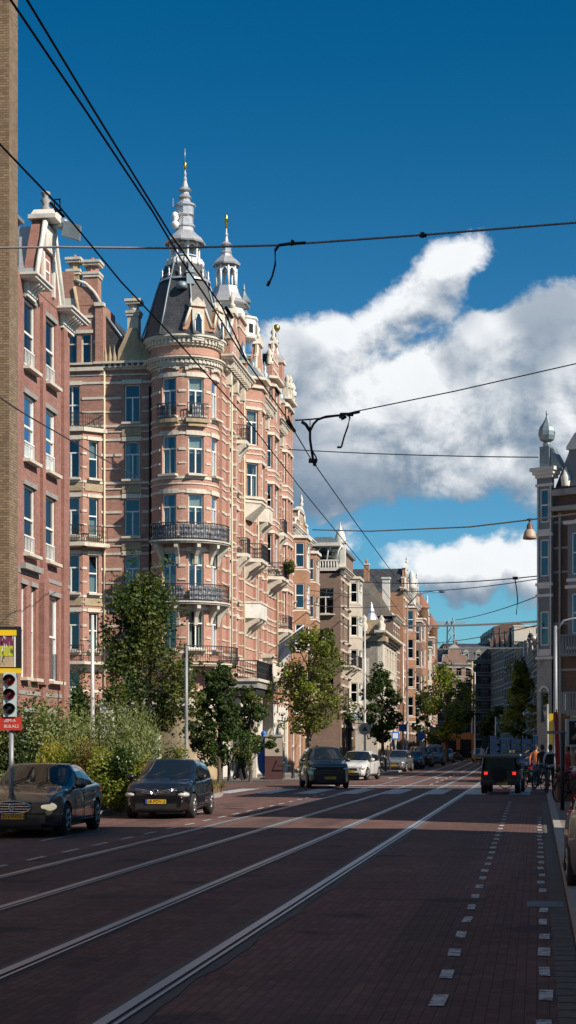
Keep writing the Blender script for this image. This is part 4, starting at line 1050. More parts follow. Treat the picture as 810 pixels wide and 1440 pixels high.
# ------------------------------------------------------------ pink brick gabled house
def pink_house():
    t0 = -17.5; s0 = s_at(25, t0); s1 = s_at(98, t0); Wd = s1 - s0
    t = thing('gabled_house', 'pinkish red brick gabled house with tall white sash windows, next to the yellow brick pier', 'house', ST(s0, t0), RZL)
    A = Plane(0, 0, 0); D = 9
    s_of = lambda px: s_at(px, t0) - s0
    rows = [(14.95, 17.3), (11.75, 14.0), (8.5, 10.85)]; ops = []
    c1 = (s_of(34), s_of(49.5)); c2 = (s_of(63), s_of(78))
    for a, b in rows: ops += [(c1[0], c1[1], a, b), (c2[0], c2[1], a - .0, b)]
    low = [(s_of(30), s_of(37), 4.2, 7.4), (s_of(44), s_of(51), 4.2, 7.4), (s_of(68), s_of(83), 4.2, 7.3)]
    gr = [(s_of(33), s_of(50), 1.2, 3.0), (s_of(62), s_of(76), .9, 3.0)]
    w = MB('brick_pink', 'stone_grey')
    wall(w, A, Wd, 0, 18.0, ops + low + gr, depth=.32, m=0, bands=[(7.75, .14), (3.6, .14)], lintel=.16)
    xm = (s_of(56), s_of(60))
    for a, b in (xm, (s_of(86), s_of(91))): w.box(A, a, b, 0, 17.6, 0, .12, 0)
    w.box(A, s_of(30) - .2, s_of(53), 7.9, 8.1, 0, .22, 1)
    w.prism(A, [(s_of(54), 4.0), (s_of(61), 4.0), (s_of(61), 7.6), (s_of(57.5), 8.35), (s_of(54), 7.6)], 0, .22, 0)
    wall(w, Plane(0, D, -pi / 2), D, 0, 18.0, m=0); wall(w, Plane(Wd, 0, pi / 2), D, 0, 18.0, m=0); wall(w, Plane(Wd, D, pi), Wd, 0, 18.0, m=0)
    w.build('wall', t)
    for q in ops:
        wn = window(t, A, *q, kind='S', depth=.07, curtain=random.choice([0, 1, 0]))
    for q in ops:
        if q[0] > 2:
            rl = MB('paint_white')
        else: rl = MB('paint_white')
        railing(rl, A, q[0] + .05, q[1] - .05, q[2] + .02, .62, -.03, 'paint_white', .16, False); rl.build('window_rail', t)
    for q in low: window(t, A, *q, kind='S', depth=.12)
    for q in gr: window(t, A, *q, kind='C', depth=.12, curtain=0)
    # bracketed cornice in two pieces either side of the gable
    gl, gr_ = s_of(45), s_of(86)
    for a, b, n in ((.85, gl, 'cornice'), (gr_, Wd + .1, 'cornice')):
        c = MB('plaster_white', 'stone'); cornice(c, A, a, b, 17.35, [(0, .12, .12), (.12, .5, .16), (.5, .6, .55), (.6, .68, .62)], 'plaster_white'); k = a + .1
        while k < b: bracket(c, A, k, 17.85, .5, .48, .11, 'plaster_white'); k += .28
        c.build(n, t)
    Zg = 17.90
    g = MB('brick_pink', 'stone_grey', 'plaster_white')
    m_ = (gl + gr_) / 2; ow = (m_ - gl)
    g.prism(A, [(gl, 17.90), (gl + ow * .5, 19.88), (m_ - .45, 20.74), (m_ + .45, 20.74), (gr_ - ow * .5, 19.88), (gr_, 17.90)], -.4, .02, 0)
    for sg in (-1, 1):
        x0 = m_ + sg * ow
        pts = [A(x0, 17.90, .1), A(x0 - sg * ow * .28, 19.09, .1), A(x0 - sg * ow * .52, 19.95, .1), A(m_ + sg * .5, 20.67, .1)]
        g.tube(pts, [.1, .09, .09, .12], 6, 2); g.prism(A, [(x0, 17.90), (x0 - sg * ow * .30, 19.09), (x0 - sg * ow * .54, 19.95), (m_ + sg * .5, 20.67), (m_ + sg * .62, 20.34), (x0 - sg * ow * .64, 19.81), (x0 - sg * ow * .42, 18.96), (x0 - sg * ow * .16, 17.90)], 0, .07, 2)
    for k in (-.36, .36): g.box(A, m_ + k * ow - .1, m_ + k * ow + .1, 18.16, 19.48, 0, .1, 2)
    g.box(A, m_ - .55, m_ + .55, 19.62, 20.54, 0, .14, 2); g.box(A, m_ - .7, m_ + .7, 20.67, 20.82, -.5, .5, 2)
    g.prism(A, [(m_ - .7, 20.82), (m_ + .7, 20.82), (m_ + .3, 21.10), (m_ - .3, 21.10)], -.4, .42, 2)
    g.lathe([(.15, 0), (.2, .1), (.1, .22), (.2, .4), (.08, .5), (.16, .62), (.17, .7), (0, .75)], 10, m_, .05, 21.10, 1)
    g.build('gable', t)
    fi = MB('lead'); fi.tube([(m_ + .2, .3, 20.77), (m_ + .25, -.9, 20.57)], [.17, .14], 6); fi.prism(Plane(m_ + .15, -.75, -pi / 2), [(-.2, 20.21), (.45, 20.01), (.5, 20.54), (-.1, 20.74)], 0, .22); fi.ball((m_ + .25, -.55, 20.74), .2, 0, 8); fi.build('hoist_beam', t)
    window(t, Plane(0, -.03, 0), m_ - .3, m_ + .3, 18.43, 19.35, kind='S', depth=0, sill=False)
    d = MB('paint_grey', 'glass'); P = Plane(.1, -.0, 0); d.box(P, .1, 1.2, 18.16, 20.01, -1, -.35, 0); d.box(P, .25, 1.05, 18.49, 19.62, -.35, -.33, 1); d.box(P, -.1, 1.3, 20.01, 20.14, -1.2, -.2, 0)
    d.build('dormer', t)
    r = MB('slate', 'zinc')
    r.face([(0, .3, 18.2), (Wd, .3, 18.2), (Wd, 2.8, 20.1), (0, 2.8, 20.1)], 0, [(0, 0), (Wd, 0), (Wd, 4), (0, 4)]); r.face([(0, 2.8, 20.1), (Wd, 2.8, 20.1), (Wd, D, 18.2), (0, D, 18.2)], 0)
    r.prism(Plane(m_, 0, -pi / 2), [(0, 18), (0, 18), (0, 18)], 0, 0, 0) if 0 else None
    for sg in (-1, 1): r.face([(m_, -.0, 20.6), (m_, 4.5, 20.6), (m_ + sg * ow, 4.5, 18.2), (m_ + sg * ow, -.0, 18.2)], 1)
    r.build('roof', t)
    return t
pink_house()
# ------------------------------------------------------------ left row beyond the corner building
g1 = 'row houses on the left side of the street'
left_house('narrow_house', 'narrow red and white banded brick house squeezed beyond the big corner building', s_at(409, -17.0) , s_at(436, -17.0), -17.0, 16.9, 'brick_orange', D=9, floors=5, bays=3, roof='gable', gable_h=2.2, trim='plaster_white', group=g1, ww=.95,
    bay=[(1.2, 3.8, 5, 16.5, .9, 'brick_orange'), (6.5, 9.2, 5, 16, .9, 'brick_orange')], z_first=4)
# brown house whose blank side faces us
s0 = 143.0; tW = -(755 - 479) / 2400 * 143 * 1.01
s4 = s_at(479, -15.2)
b4 = left_house('brown_house', 'plain brown house with white-framed windows in its blank side and a loggia on top', s4, s4 + 11, -15.2, 15.4, 'brick_brown', D=9, floors=4, bays=3, trim='plaster', group=g1, roof='flat',
    side_ops=[(7.15, 8.45, 12.2, 14.2), (7.15, 8.45, 9.1, 11.0), (7.15, 8.45, 5.4, 7.3)], balc=[(1, 3.2, 8.2), (5, 8, 8.2)], bay=[(6.0, 9.4, 4.6, 15.5, .8, 'plaster')], shop='paint_cream')
q = MB('plaster_white', 'stone', 'lead', 'glass', 'zinc', 'brick_brown'); P = Plane(0, 9, -pi / 2)   # loggia over the blank side
q.box(P, 7.0, 8.8, 15.55, 15.8, -.2, .12, 0)
for k in range(8): q.lathe([(.05, 0), (.08, .2), (.05, .5)], 6, -.05, 9 - 7.15 - k * .22, 15.8, 0)
q.box(P, 7.0, 8.8, 16.3, 16.42, -.15, .1, 0); q.box(P, 7.1, 8.8, 15.6, 17.6, -1.4, -1.0, 3)
for u in (7.1, 7.9, 8.7): q.tube([P(u, 16.3, 0), P(u + .1, 17.1, -.1), P(u + .35, 17.5, -.2)], .06, 6, 0)
q.box(P, 6.2, 9.0, 17.5, 17.75, -2, .15, 0); q.box(P, 6.2, 7.0, 15.5, 17.5, -.5, .05, 5); q.prism(P, [(6.4, 17.75), (8.9, 17.75), (8.3, 18.2), (7.0, 18.2)], -1.8, 0, 2)
q.build('loggia', b4)
tt = MB('plaster_white'); tt.cube(1.6, 2.4, -.15, .65, 15.2, 17.9, 0); tt.cube(1.5, 2.5, -.25, .75, 17.9, 18.05, 0); tt.lathe([(.42, 18.05), (.46, 18.3), (.34, 18.7), (.12, 19.1), (.04, 19.4), (.0, 19.7)], 10, 2.0, .25, 0, 0); tt.build('turret', b4)
tt = MB('brick_brown', 'paint_grey'); tt.cube(3.2, 10.0, .1, 4, 15.5, 17.4, 0); tt.cube(3.0, 10.2, -.1, 4.2, 17.4, 17.65, 1); tt.build('attic', b4)
# pale corner house with sculpted pavilion
s6 = s_at(553, -15.2)
sA = s_at(529, -15.0)
b5 = left_house('pavilion_house', 'pale stone house with a sculpted white gable pavilion and low cornice line', s_at(531, -15.0), s_at(531, -15.0) + 22, -15.0, 12.2, 'plaster', D=9, floors=3, bays=7, trim='stone', group=g1, roof='flat', far=True, z_first=3.6,
    side_ops=[(7.4, 8.2, 4.2, 6.4), (7.4, 8.2, 8.0, 10.2)], cor=[(0, .2, .2), (.2, .5, .4), (.5, .7, .9)])
q = MB('stone', 'stone_warm', 'zinc'); q.cube(.0, 2.4, -.5, 1.9, 3, 11.9, 0); q.cube(-.3, 2.7, -.8, 2.2, 11.8, 12.3, 1); q.cube(.4, 2.0, -.1, 1.4, 12.3, 13.9, 1)
for k in range(6): q.lathe([(.3, 0), (.38, .5), (.2, .9), (.3, 1.2), (0, 1.6)], 7, .1 + (k % 3) * .9, -.3 + (k // 3) * 1.6, 12.3 + (k % 2) * .5, 0)
q.lathe([(.7, 0), (.45, .5), (.3, .7), (.32, .9), (.1, 1.5), (0, 1.8)], 8, 1.2, .7, 13.9, 2, False); q.build('pavilion', b5)
# high house with the big dark roof behind it
b6 = left_house('slate_roofed_house', 'tall brick house with a huge steep dark roof and white chimney', s_at(553, -15.6), s_at(553, -15.6) + 9, -15.6, 15.8, 'brick_brown', D=14, floors=4, bays=3, trim='stone', group=g1, roof='flat', far=True, roofm='slate',
    side_ops=())
r = MB('roof_dark', 'plaster_white'); x0 = -.2
r.face([(x0, 0, 16.1), (x0, 14, 16.1), (1.0, 4.5, 20.6), (1.0, 2.4, 20.0)], 0); r.face([(1.0, 2.4, 20.0), (1.0, 4.5, 20.6), (8, 4.5, 19.6), (8, 3, 19.3)], 0); r.face([(x0, 0, 16.1), (1.0, 2.4, 20.0), (8, 3, 19.3), (9, 0, 16.1)], 0); r.face([(x0, 14, 16.1), (1.0, 4.5, 20.6), (8, 4.5, 19.6), (9, 14, 16.1)], 0)
r.cube(2.2, 3.0, .6, 1.4, 16, 20.4, 1); r.cube(2.1, 3.1, .5, 1.5, 20.4, 20.6, 1)
mat('roof_dark', (.14, .12, .10), .8, var=.4, nscale=2, dirt=.5); r.build('hipped_roof', b6)
mat('roof_red', (.22, .10, .07), .8, var=.3, nscale=3)
specs = [('brick_orange', 19.5, 'gable', 'orange brick house with tall stepped gable and white bay, beyond the steep dark roof'),
         ('brick_far', 18.5, 'mansard', 'brown brick house with mansard roof and pale bay, sixth along the left row'),
         ('brick_orange', 19.5, 'gable', 'ochre brick house with ornate white gable halfway down the left row'),
         ('plaster', 16.5, 'mansard', 'cream rendered house with slate mansard roof in the left row'),
         ('brick_main', 18.5, 'gable', 'red brick gabled house just before the pointed corner turret')]
s = s_at(553, -15.6) + 9.2
for i, (m_, h, rf, lb) in enumerate(specs):
    wd = [8.5, 9.5, 10, 11, 12][i]
    b = left_house('row_house', lb, s, s + wd, -15.2 + .15 * (i % 2) - i * .05, h, m_, D=9, floors=5, bays=3, roof=rf, gable_h=3.6, trim='plaster_white' if i % 2 == 0 else 'stone', group=g1, far=True, ww=1.1,
        bay=[(wd * .35, wd * .65, 4.6, h - 1.5, 1.1, m_)], balc=[(wd * .3, wd * .7, 8.3)] if i % 2 else ())
    if i in (2, 4):
        q = MB('brick_orange', 'roof_red', 'zinc'); q.lathe([(1.0, 5), (1.0, h + .3), (1.3, h + .45), (1.3, h + .6)], 10, wd - .5, -.2, 0, 0); q.lathe([(1.3, h + .6), (.8, h + 1.3), (.25, h + 2.1), (0, h + 2.6)], 10, wd - .5, -.2, 0, 1); q.build('turret', b)
    if i in (1, 3):
        q = MB('plaster_white'); q.lathe([(.5, h), (.5, h + 2.6), (.7, h + 2.7), (.35, h + 3.3), (.5, h + 3.9), (.3, h + 4.5), (0, h + 5.0)], 8, wd * .5, .1, 0, 0); q.build('pinnacle', b)
    s += wd + .05
# ------------------------------------------------------------ right-hand street front out of the picture: it shades the carriageway
g2 = 'row houses on the near right side of the street'
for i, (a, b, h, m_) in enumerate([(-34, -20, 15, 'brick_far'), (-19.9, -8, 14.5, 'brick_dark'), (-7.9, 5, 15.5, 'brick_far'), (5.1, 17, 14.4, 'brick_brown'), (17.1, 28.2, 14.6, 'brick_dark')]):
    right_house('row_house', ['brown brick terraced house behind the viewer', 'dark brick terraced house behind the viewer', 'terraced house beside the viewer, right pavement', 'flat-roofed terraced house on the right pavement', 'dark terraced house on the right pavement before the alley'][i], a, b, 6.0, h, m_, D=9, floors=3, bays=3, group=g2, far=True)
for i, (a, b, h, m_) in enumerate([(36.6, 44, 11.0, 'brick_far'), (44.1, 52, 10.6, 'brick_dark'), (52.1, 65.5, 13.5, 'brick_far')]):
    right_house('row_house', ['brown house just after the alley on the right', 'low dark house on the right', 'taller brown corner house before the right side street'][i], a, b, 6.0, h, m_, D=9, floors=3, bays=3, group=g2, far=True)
for i, (a, b, h, m_) in enumerate([(-34, -18, 15, 'brick_far'), (-17.9, -4, 17, 'brick_pink'), (-3.9, 10, 16, 'brick_brown'), (10.1, 24, 17.5, 'brick_orange'), (24.1, 38, 16, 'brick_far')]):  # unseen left row, added to block skylight over the near road
    left_house('row_house', ['unseen added brown terraced house behind the viewer, left side', 'unseen added pink brick terraced house behind the viewer, left side', 'unseen added brown house opposite the viewer on the left', 'unseen added orange brick house on the near left', 'unseen added brown house just before the tall yellow brick building'][i], a, b, -19.5, h, m_, D=9, floors=4, bays=3, group='unseen row houses added on the near left to block skylight', far=True)
# ------------------------------------------------------------ the dark house with the onion-domed bay on the right
def onion_house():
    o = PX(755, 1050, 100); o.z = 0; rz = radians(-38)
    t = thing('onion_domed_house', 'dark brick house with narrow grey bay tower, onion dome and white balconies', 'house', o, rz); t.scale = (1.0, 1, 1)
    A = Plane(0, 0, 0); D = 12
    # bay tower
    w = MB('paint_grey', 'stone_grey', 'plaster_white')
    ops = [(.20, .78, 7.7, 9.7), (.20, .78, 11.75, 13.9), (.20, .78, 14.9, 16.85)]
    SD = .45
    wall(w, A, .98, 6.9, 17.6, ops, depth=.1, m=0); wall(w, Plane(0, SD, -pi / 2), SD, 6.9, 17.6, [(.12, .34, c_, e_) for _, _, c_, e_ in ops], depth=.1, m=0)
    wall(w, Plane(.98, 0, pi / 2), .3, 6.9, 17.6, m=0); wall(w, A, .98, 0, 6.9, [(.25, .75, 3.2, 5.0)], depth=.2, m=1); wall(w, Plane(0, SD, -pi / 2), SD, 0, 6.9, m=1)
    for z in (6.9, 10.55, 14.1, 11.2, 17.0): w.box(A, -.06, 1.04, z, z + .16, -.1, .09, 2)
    for u in (.04, .88): w.box(A, u, u + .07, 7.1, 17.0, 0, .05, 2)
    for z in (7.35, 11.5, 14.6): w.box(A, .12, .86, z - .45 if z > 8 else 7.1, z - .1 if z > 8 else 7.5, 0, .03, 2)
    for e, z in ((.08, 17.5), (.2, 17.7), (.32, 17.9)): w.cube(-e, .98 + e, -e, SD + .2, z, z + .2, 2)
    w.tube([(.5 + .3 * cos(x), -.05, 5.0 + .3 * sin(x)) for x in [pi * k / 8 for k in range(9)]], .07, 5, 2)
    w.build('bay', t)
    for q in ops: window(t, A, *q, kind='S', frame='paint_white', depth=.05, curtain=0, sill=False)
    window(t, A, .25, .75, 3.2, 5.0, kind='S', frame='paint_grey', depth=.1, curtain=0, sill=False)
    d = MB('lead', 'iron')
    d.cube(.18, .8, .0, .6, 18.1, 19.35, 0); d.face([(.85, .1, 19.3), (1.6, .1, 18.0), (1.6, .8, 18.0), (.85, .8, 19.3)], 0); d.face([(.85, .1, 19.3), (1.6, .1, 18.0), (.85, .1, 18.0)], 0)
    d.lathe([(.2, 19.3), (.24, 19.5), (.18, 19.62), (.42, 19.75), (.5, 20.0), (.5, 20.25), (.42, 20.5), (.24, 20.75), (.1, 21.0), (.05, 21.2), (.07, 21.28), (.0, 21.55)], 8, .49, .3, 0, 0, False)
    d.tube([(-.08, .3, 20.12), (1.06, .3, 20.12)], .025, 5, 1)
    d.build('onion_dome', t)
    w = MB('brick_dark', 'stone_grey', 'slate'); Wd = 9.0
    B2 = Plane(.98, .25, 0); wl = Wd - .98
    ops2 = [(.95 + .35, 2.3 + .3, 8.1, 10.4), (.95 + .35, 2.6, 11.6, 14.1), (4.6, 5.8, 8.1, 10.4), (4.6, 5.8, 11.6, 14.1), (4.6, 5.8, 4.2, 6.4), (1.3, 2.6, 14.9, 16.3)]
    gops = [(1.0, 3.6, .3, 3.6), (4.4, 7.2, .3, 3.6)]
    wall(w, B2, wl, 0, 16.9, ops2[:5] + gops, depth=.2, m=0, bands=[(z, .13) for z in (6.2, 8.9, 11.9, 13.3, 14.8)], lintel=.2)
    w.box(B2, .38, .5, .2, 15.4, 0, .12, 1)
    wall(w, Plane(0, D, -pi / 2), D - 1.2, 0, 16.9, m=0); wall(w, Plane(Wd, .25, pi / 2), D, 0, 16.9, m=0); wall(w, Plane(Wd, D, pi), Wd, 0, 16.9, m=0)
    w.box(B2, 0, wl, 15.5, 15.75, 0, .4, 1); w.box(B2, 0, wl, 16.4, 16.75, 0, .3, 1)
    w.build('wall', t)
    for q in ops2[:5]: window(t, B2, *q, kind='T', frame='paint_grey')
    for q in gops: window(t, B2, *q, kind='C', frame='paint_white', curtain=0)
    # white canted bay beside the brick strip
    wb = MB('paint_grey', 'plaster_white', 'stone_warm'); PB = Plane(2.25, -.4, 0)
    ob = [(.25, 1.15, a, b) for a, b in ((8.3, 10.6), (11.7, 14.1))] + [(1.35, 2.25, a, b) for a, b in ((8.3, 10.6), (11.7, 14.1))]
    wall(wb, PB, 2.5, 7.4, 14.7, ob, depth=.1, m=0); wall(wb, Plane(2.25, .3, -pi / 2), .7, 7.4, 14.7, [(.15, .55, a, b) for a, b in ((8.3, 10.6), (11.7, 14.1))], depth=.08, m=0)
    wall(wb, Plane(4.75, -.4, pi / 2), .7, 7.4, 14.7, m=0)
    for z, e in ((7.4, .05), (10.9, .12), (11.3, .06), (14.6, .2)): wb.cube(2.25 - e, 4.75 + e, -.4 - e, .3, z, z + .18, 1)
    wb.build('bay', t)
    for q in ob: window(t, PB, *q, kind='S', frame='paint_white', depth=.06, curtain=0, sill=False)
    # arched window surround
    a_ = MB('paint_cream'); 
    for cx in (1.95,): a_.tube([B2(cx + .8 * cos(x), 14.2 + .8 * sin(x), .08) for x in [pi * k / 10 for k in range(11)]], .1, 6); a_.tube([B2(cx + .8 * cos(x), 10.5 + .5 * sin(x), .08) for x in [pi * k / 10 for k in range(11)]], .1, 6)
    a_.build('window_hood', t)
    r = MB('slate', 'plaster_white', 'dark'); r.face([(.98, .4, 16.9), (Wd, .4, 16.9), (Wd, 2.6, 20), (.98, 2.6, 20)], 0, [(0, 0), (8, 0), (8, 4), (0, 4)]); r.face([(.98, 2.6, 20), (Wd, 2.6, 20), (Wd, D, 18), (.98, D, 18)], 0)
    r.face([(.98, .4, 16.9), (.98, 2.6, 20), (.98, D, 18), (.98, D, 16.9)], 0); rf = r.build('roof', t)
    d = MB('paint_grey', 'plaster_white', 'dark'); P = Plane(2.0, .2, 0)
    wall(d, P, 2.4, 16.9, 19.0, [(.5, 1.9, 17.3, 18.7)], depth=.1, m=0); d.box(P, -.1, 2.5, 19.0, 19.2, -1, .15, 1); d.prism(P, [(-.1, 19.2), (2.5, 19.2), (2.0, 19.9), (1.2, 20.3), (.4, 19.9)], -1, .1, 1)
    d.lathe([(.1, 0), (.18, .2), (.05, .4), (.12, .6), (0, .9)], 8, 3.2, .3, 20.2, 1); d.lathe([(.25, 0), (.3, .5), (.2, .7), (0, 1.2)], 8, 1.85, .1, 16.9, 1); d.build('dormer', rf)
    window(t, P, .5, 1.9, 17.3, 18.7, kind='C', depth=.08, far=True, sill=False)
    for z, w0, w1 in ((7.2, .9, 3.4), (3.9, 1.0, 3.4)):
        b_ = MB('paint_grey'); b_.box(B2, w0, w1, z - .2, z, 0, 1.0, 0); b_.box(B2, w0, w1, z + .95, z + 1.05, .92, 1.0, 0)
        for k in range(14): u = w0 + .05 + k * (w1 - w0 - .1) / 13; b_.box(B2, u - .04, u + .04, z, z + .95, .93, .98, 0)
        for k in range(5): b_.box(B2, w0, w0 + .05, z, z + .95, .1 + k * .2, .14 + k * .2, 0)
        b_.build('balcony', t)
    return t
onion_house()
# ------------------------------------------------------------ right side beyond the onion-domed house and the far end of the street
g3 = 'row houses far down the right side of the street'
def face_house(name, label, px, Y, rzdeg, wd, H, m_, **k):
    o = PX(px, 1050, Y); o.z = 0
    return house(name, label, o, radians(rzdeg), wd, H, m_, far=True, dent=False, **k)
s = 122
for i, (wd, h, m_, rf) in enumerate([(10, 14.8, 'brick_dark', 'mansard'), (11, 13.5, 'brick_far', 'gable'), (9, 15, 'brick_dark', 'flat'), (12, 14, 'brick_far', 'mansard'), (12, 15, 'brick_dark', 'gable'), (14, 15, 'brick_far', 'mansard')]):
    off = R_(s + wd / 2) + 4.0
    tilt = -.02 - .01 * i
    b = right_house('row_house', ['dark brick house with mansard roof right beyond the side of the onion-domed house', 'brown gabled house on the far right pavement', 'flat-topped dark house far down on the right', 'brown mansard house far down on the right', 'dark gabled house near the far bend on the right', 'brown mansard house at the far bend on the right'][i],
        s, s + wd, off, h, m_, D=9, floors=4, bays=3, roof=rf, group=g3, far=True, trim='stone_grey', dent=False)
    s += wd + .1
mat('slate_dark', (.03, .032, .036), .8, var=.3)
s = 193.0; k = 0
rl = ['narrow dark house where the right side begins to bend', 'brown gabled house on the bend, right side', 'dark mansard house on the bend, right side', 'red-brown house further round the bend', 'dark flat house further round the bend', 'brown gable near the end of the bend', 'dark mansard near the end of the bend', 'brown flat house near the end of the bend', 'last dark gable of the right side', 'last brown house of the right side']
while s < 430 and k < 10:
    wd = [14, 17, 20, 18, 22, 20, 24, 22, 26, 26][k]; a, b = s, s + wd
    pa = ST(a, R_(a) + 3.6); pb = ST(b, R_(b) + 3.6); v = pa - pb
    h = [14, 15.5, 14.5, 17, 16, 19, 19, 21, 23, 25][k]
    hs = house('row_house', rl[k], pb, atan2(v.y, v.x), v.length, h, ['brick_dark', 'brick_far', 'brick_brown'][k % 3], D=10, floors=4 + (k > 4), bays=4 + (k > 5), roof=['mansard', 'gable', 'flat'][k % 3], gable_h=3.4, frame='paint_white', trim='plaster', group=g3, far=True, dent=False)
    s += wd + .1; k += 1
far = [(612, 330, 30, 9, 17.5, 'brick_far', 'gable', 'brown gabled house where the far street bends'), (630, 372, 8, 11, 20.5, 'brick_dark', 'mansard', 'shade-darkened brick house with slate mansard at the far bend'),
       (646, 400, -4, 10, 22, 'brick_dark', 'gable', 'dark gabled house closing the street, left of the middle'), (658, 415, -4, 9, 24, 'brick_far', 'flat', 'brown flat-topped house closing the street'),
       (668, 430, -6, 10, 23, 'brick_dark', 'gable', 'dark gable at the very end of the street'), (682, 440, -6, 12, 25.5, 'brick_far', 'mansard', 'brown mansard house at the very end of the street'),
       (700, 450, -8, 12, 27, 'brick_dark', 'flat', 'dark flat-roofed house at the very end of the street'), (640, 500, 0, 14, 27, 'stone_grey', 'flat', 'grey block peeping above the end houses'), (719, 460, -8, 14, 27, 'brick_far', 'gable', 'brown gable rising behind the bend on the right')]
for (px, Y, rz, wd, h, m_, rf, lb) in far:  # dark bricks and grey frames put the end houses' shade into their colour
    face_house('distant_house', lb, px, Y, rz, wd, h, m_, floors=6, bays=4, D=10, roof=rf, gable_h=4, frame='paint_grey', trim='stone_grey', group='houses closing the far end of the street')
# big grey chimney block on the roofs and a lattice crane mast against the sky
o = PX(723, 1050, 290); o.z = 0
t = thing('chimney_stack', 'broad pale brown chimney block with thin flues above the far roofs', 'chimney', (o.x, o.y, 19.7))
q = MB('plaster', 'iron'); q.cube(0, 5.5, 0, 3, 0, 2.6, 0); q.cube(-.15, 5.65, -.1, 3.1, 2.5, 2.75, 0)
q.build('stack', t); 
for k in range(4):
    q = MB('iron'); q.tube([(-3.2 + k * .9, 1, -1), (-3.2 + k * .9, 1, 1.8 + .6 * (k % 2))], .22, 6); q.build('flue', t)
o = PX(634, 1050, 420)
t = thing('crane_mast', 'pale blue lattice tower rising beyond the far roofs', 'tower', (o.x, o.y, 0)); t.scale = (.5, .5, 1)
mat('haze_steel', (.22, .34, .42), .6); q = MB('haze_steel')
for sx in (-1, 1):
    for sy in (-1, 1): q.tube([(sx * 2.6, sy * 2.6, 0), (sx * 1.6, sy * 1.6, 32), (sx * .9, sy * .9, 33.5)], .28, 4)
for k in range(14):
    z = 2.3 * k; r0 = 2.6 - z / 32; r1 = 2.6 - (z + 2.3) / 32
    for sx in (-1, 1): q.tube([(sx * r0, -r0, z), (-sx * r1, -r1, z + 2.3)], .16, 4); q.tube([(r0 * sx, -r0, z), (r1 * sx, r1, z + 2.3)], .16, 4)
q.build('mast', t); q = MB('haze_steel'); q.cube(-7, 7, -.6, .6, 31.6, 32.6); q.build('jib', t)
# ------------------------------------------------------------ vegetation
def leaves(mb, c, rad, n, size, asp=1.0, flat=.7, m=0, shell=.45, up=0.0):
    for _ in range(n):
        while True:
            p = Vector((U(-1, 1), U(-1, 1), U(-1, 1)))
            if p.length <= 1: break
        l = p.length
        if l > 1e-3: p = p / l * (l ** shell)
        q = Vector((c[0] + p.x * rad[0], c[1] + p.y * rad[1], c[2] + p.z * rad[2]))
        a = Vector((U(-1, 1), U(-1, 1), U(-flat, flat) + up)).normalized()
        nn = (p.normalized() * .8 + Vector((U(-1, 1), U(-1, 1), U(-.3, 1)))).normalized()
        b = a.cross(nn)
        if b.length < .05: continue
        b.normalize(); s = size * U(.6, 1.25); w = s / asp * .5
        i = len(mb.v)
        mb.v += [tuple(q - a * s * .5), tuple(q + b * w), tuple(q + a * s * .5), tuple(q - b * w)]
        mb.f.append([i, i + 1, i + 2, i + 3]); mb.mi.append(m); mb.sm.append(False); mb.uv.append([(0, 0), (1, 0), (1, 1), (0, 1)])
def tree(name, label, loc, H, trunk_h, rad, leaf, n=9000, size=.17, clumps=26, seed=1, group=None, shape='oval', m2=None, gaps=.55, asp=1.6, lean=0.0):
    random.seed(seed)
    t = thing(name, label, 'tree', loc, 0, group)
    tr = MB('bark'); cr = MB(leaf, m2 or leaf)
    top = trunk_h + (H - trunk_h) * .75; r0 = .045 * H * .42
    path = [(0, 0, -.05), (.03, .02, trunk_h * .5), (lean * .3, 0, trunk_h), (lean * .7, .1, (trunk_h + top) / 2), (lean, 0, top)]
    tr.tube(path, [r0 * 1.25, r0, r0 * .8, r0 * .45, r0 * .12], 8)
    cz = (trunk_h + H) / 2; rz = (H - trunk_h) / 2
    cl = []
    for k in range(clumps):
        th = U(0, 2 * pi); zz = (k + .5) / clumps * 2 - 1
        if shape == 'oval': rr = sqrt(max(0, 1 - zz * zz)) * (1 - .25 * zz)
        elif shape == 'cone': rr = (1 - (zz + 1) / 2 * .85) * (1.0 if zz > -.75 else .6)
        else: rr = sqrt(max(0.05, 1 - zz * zz))
        rr *= U(.25, .95)
        c = (lean * (zz * .5 + .5) + rad * rr * cos(th), rad * rr * sin(th), cz + rz * zz * .86)
        cl.append(c)
        base = Vector((lean * .4, 0, max(trunk_h * .85, c[2] - U(.3, .5) * rad - .3)))
        mid = (base + Vector(c)) / 2 + Vector((U(-.2, .2), U(-.2, .2), .15))
        tr.tube([base, mid, c], [r0 * .35, r0 * .2, r0 * .06], 5)
    tr.build('trunk', t, merge=False)
    per = n // clumps
    for c in cl:
        cr_ = rad * U(.16, .36); leaves(cr, c, (cr_, cr_, cr_ * U(.7, 1.0)), int(per * .72), size, asp, m=random.choice([0, 0, 1]))
        for q in range(5):      # outer sprays keep the outline uneven
            d = Vector((U(-1, 1), U(-1, 1), U(-.6, 1))).normalized() * cr_ * U(1.0, 1.9)
            leaves(cr, (c[0] + d.x, c[1] + d.y, c[2] + d.z), (cr_ * .38,) * 3, int(per * .06), size, asp, m=random.choice([0, 1]))
    cr.build('crown', t, merge=False)
    random.seed(seed + 100)
    return t
def gp(px, Y, z=.12): v = PX(px, 1050, Y); v.z = z; return v
tree('street_tree', 'large dark olive green tree, left of the slim silver lamp post', gp(198, 78), 9.7, 2.0, 3.1, 'leaf_olive', 17000, .18, 48, 3, m2='leaf_green', shape='cone')
tree('street_tree', 'leafy olive tree standing before the brown house, behind the black off-road car', gp(434, 96), 8.4, 2.3, 2.4, 'leaf_olive', 13000, .17, 30, 5, m2='leaf_bright')
tree('street_tree', 'dark green bushy tree in front of the porch of the corner building', gp(308, 80), 5.6, .7, 1.45, 'leaf_dark', 20000, .14, 34, 8, m2='leaf_green')
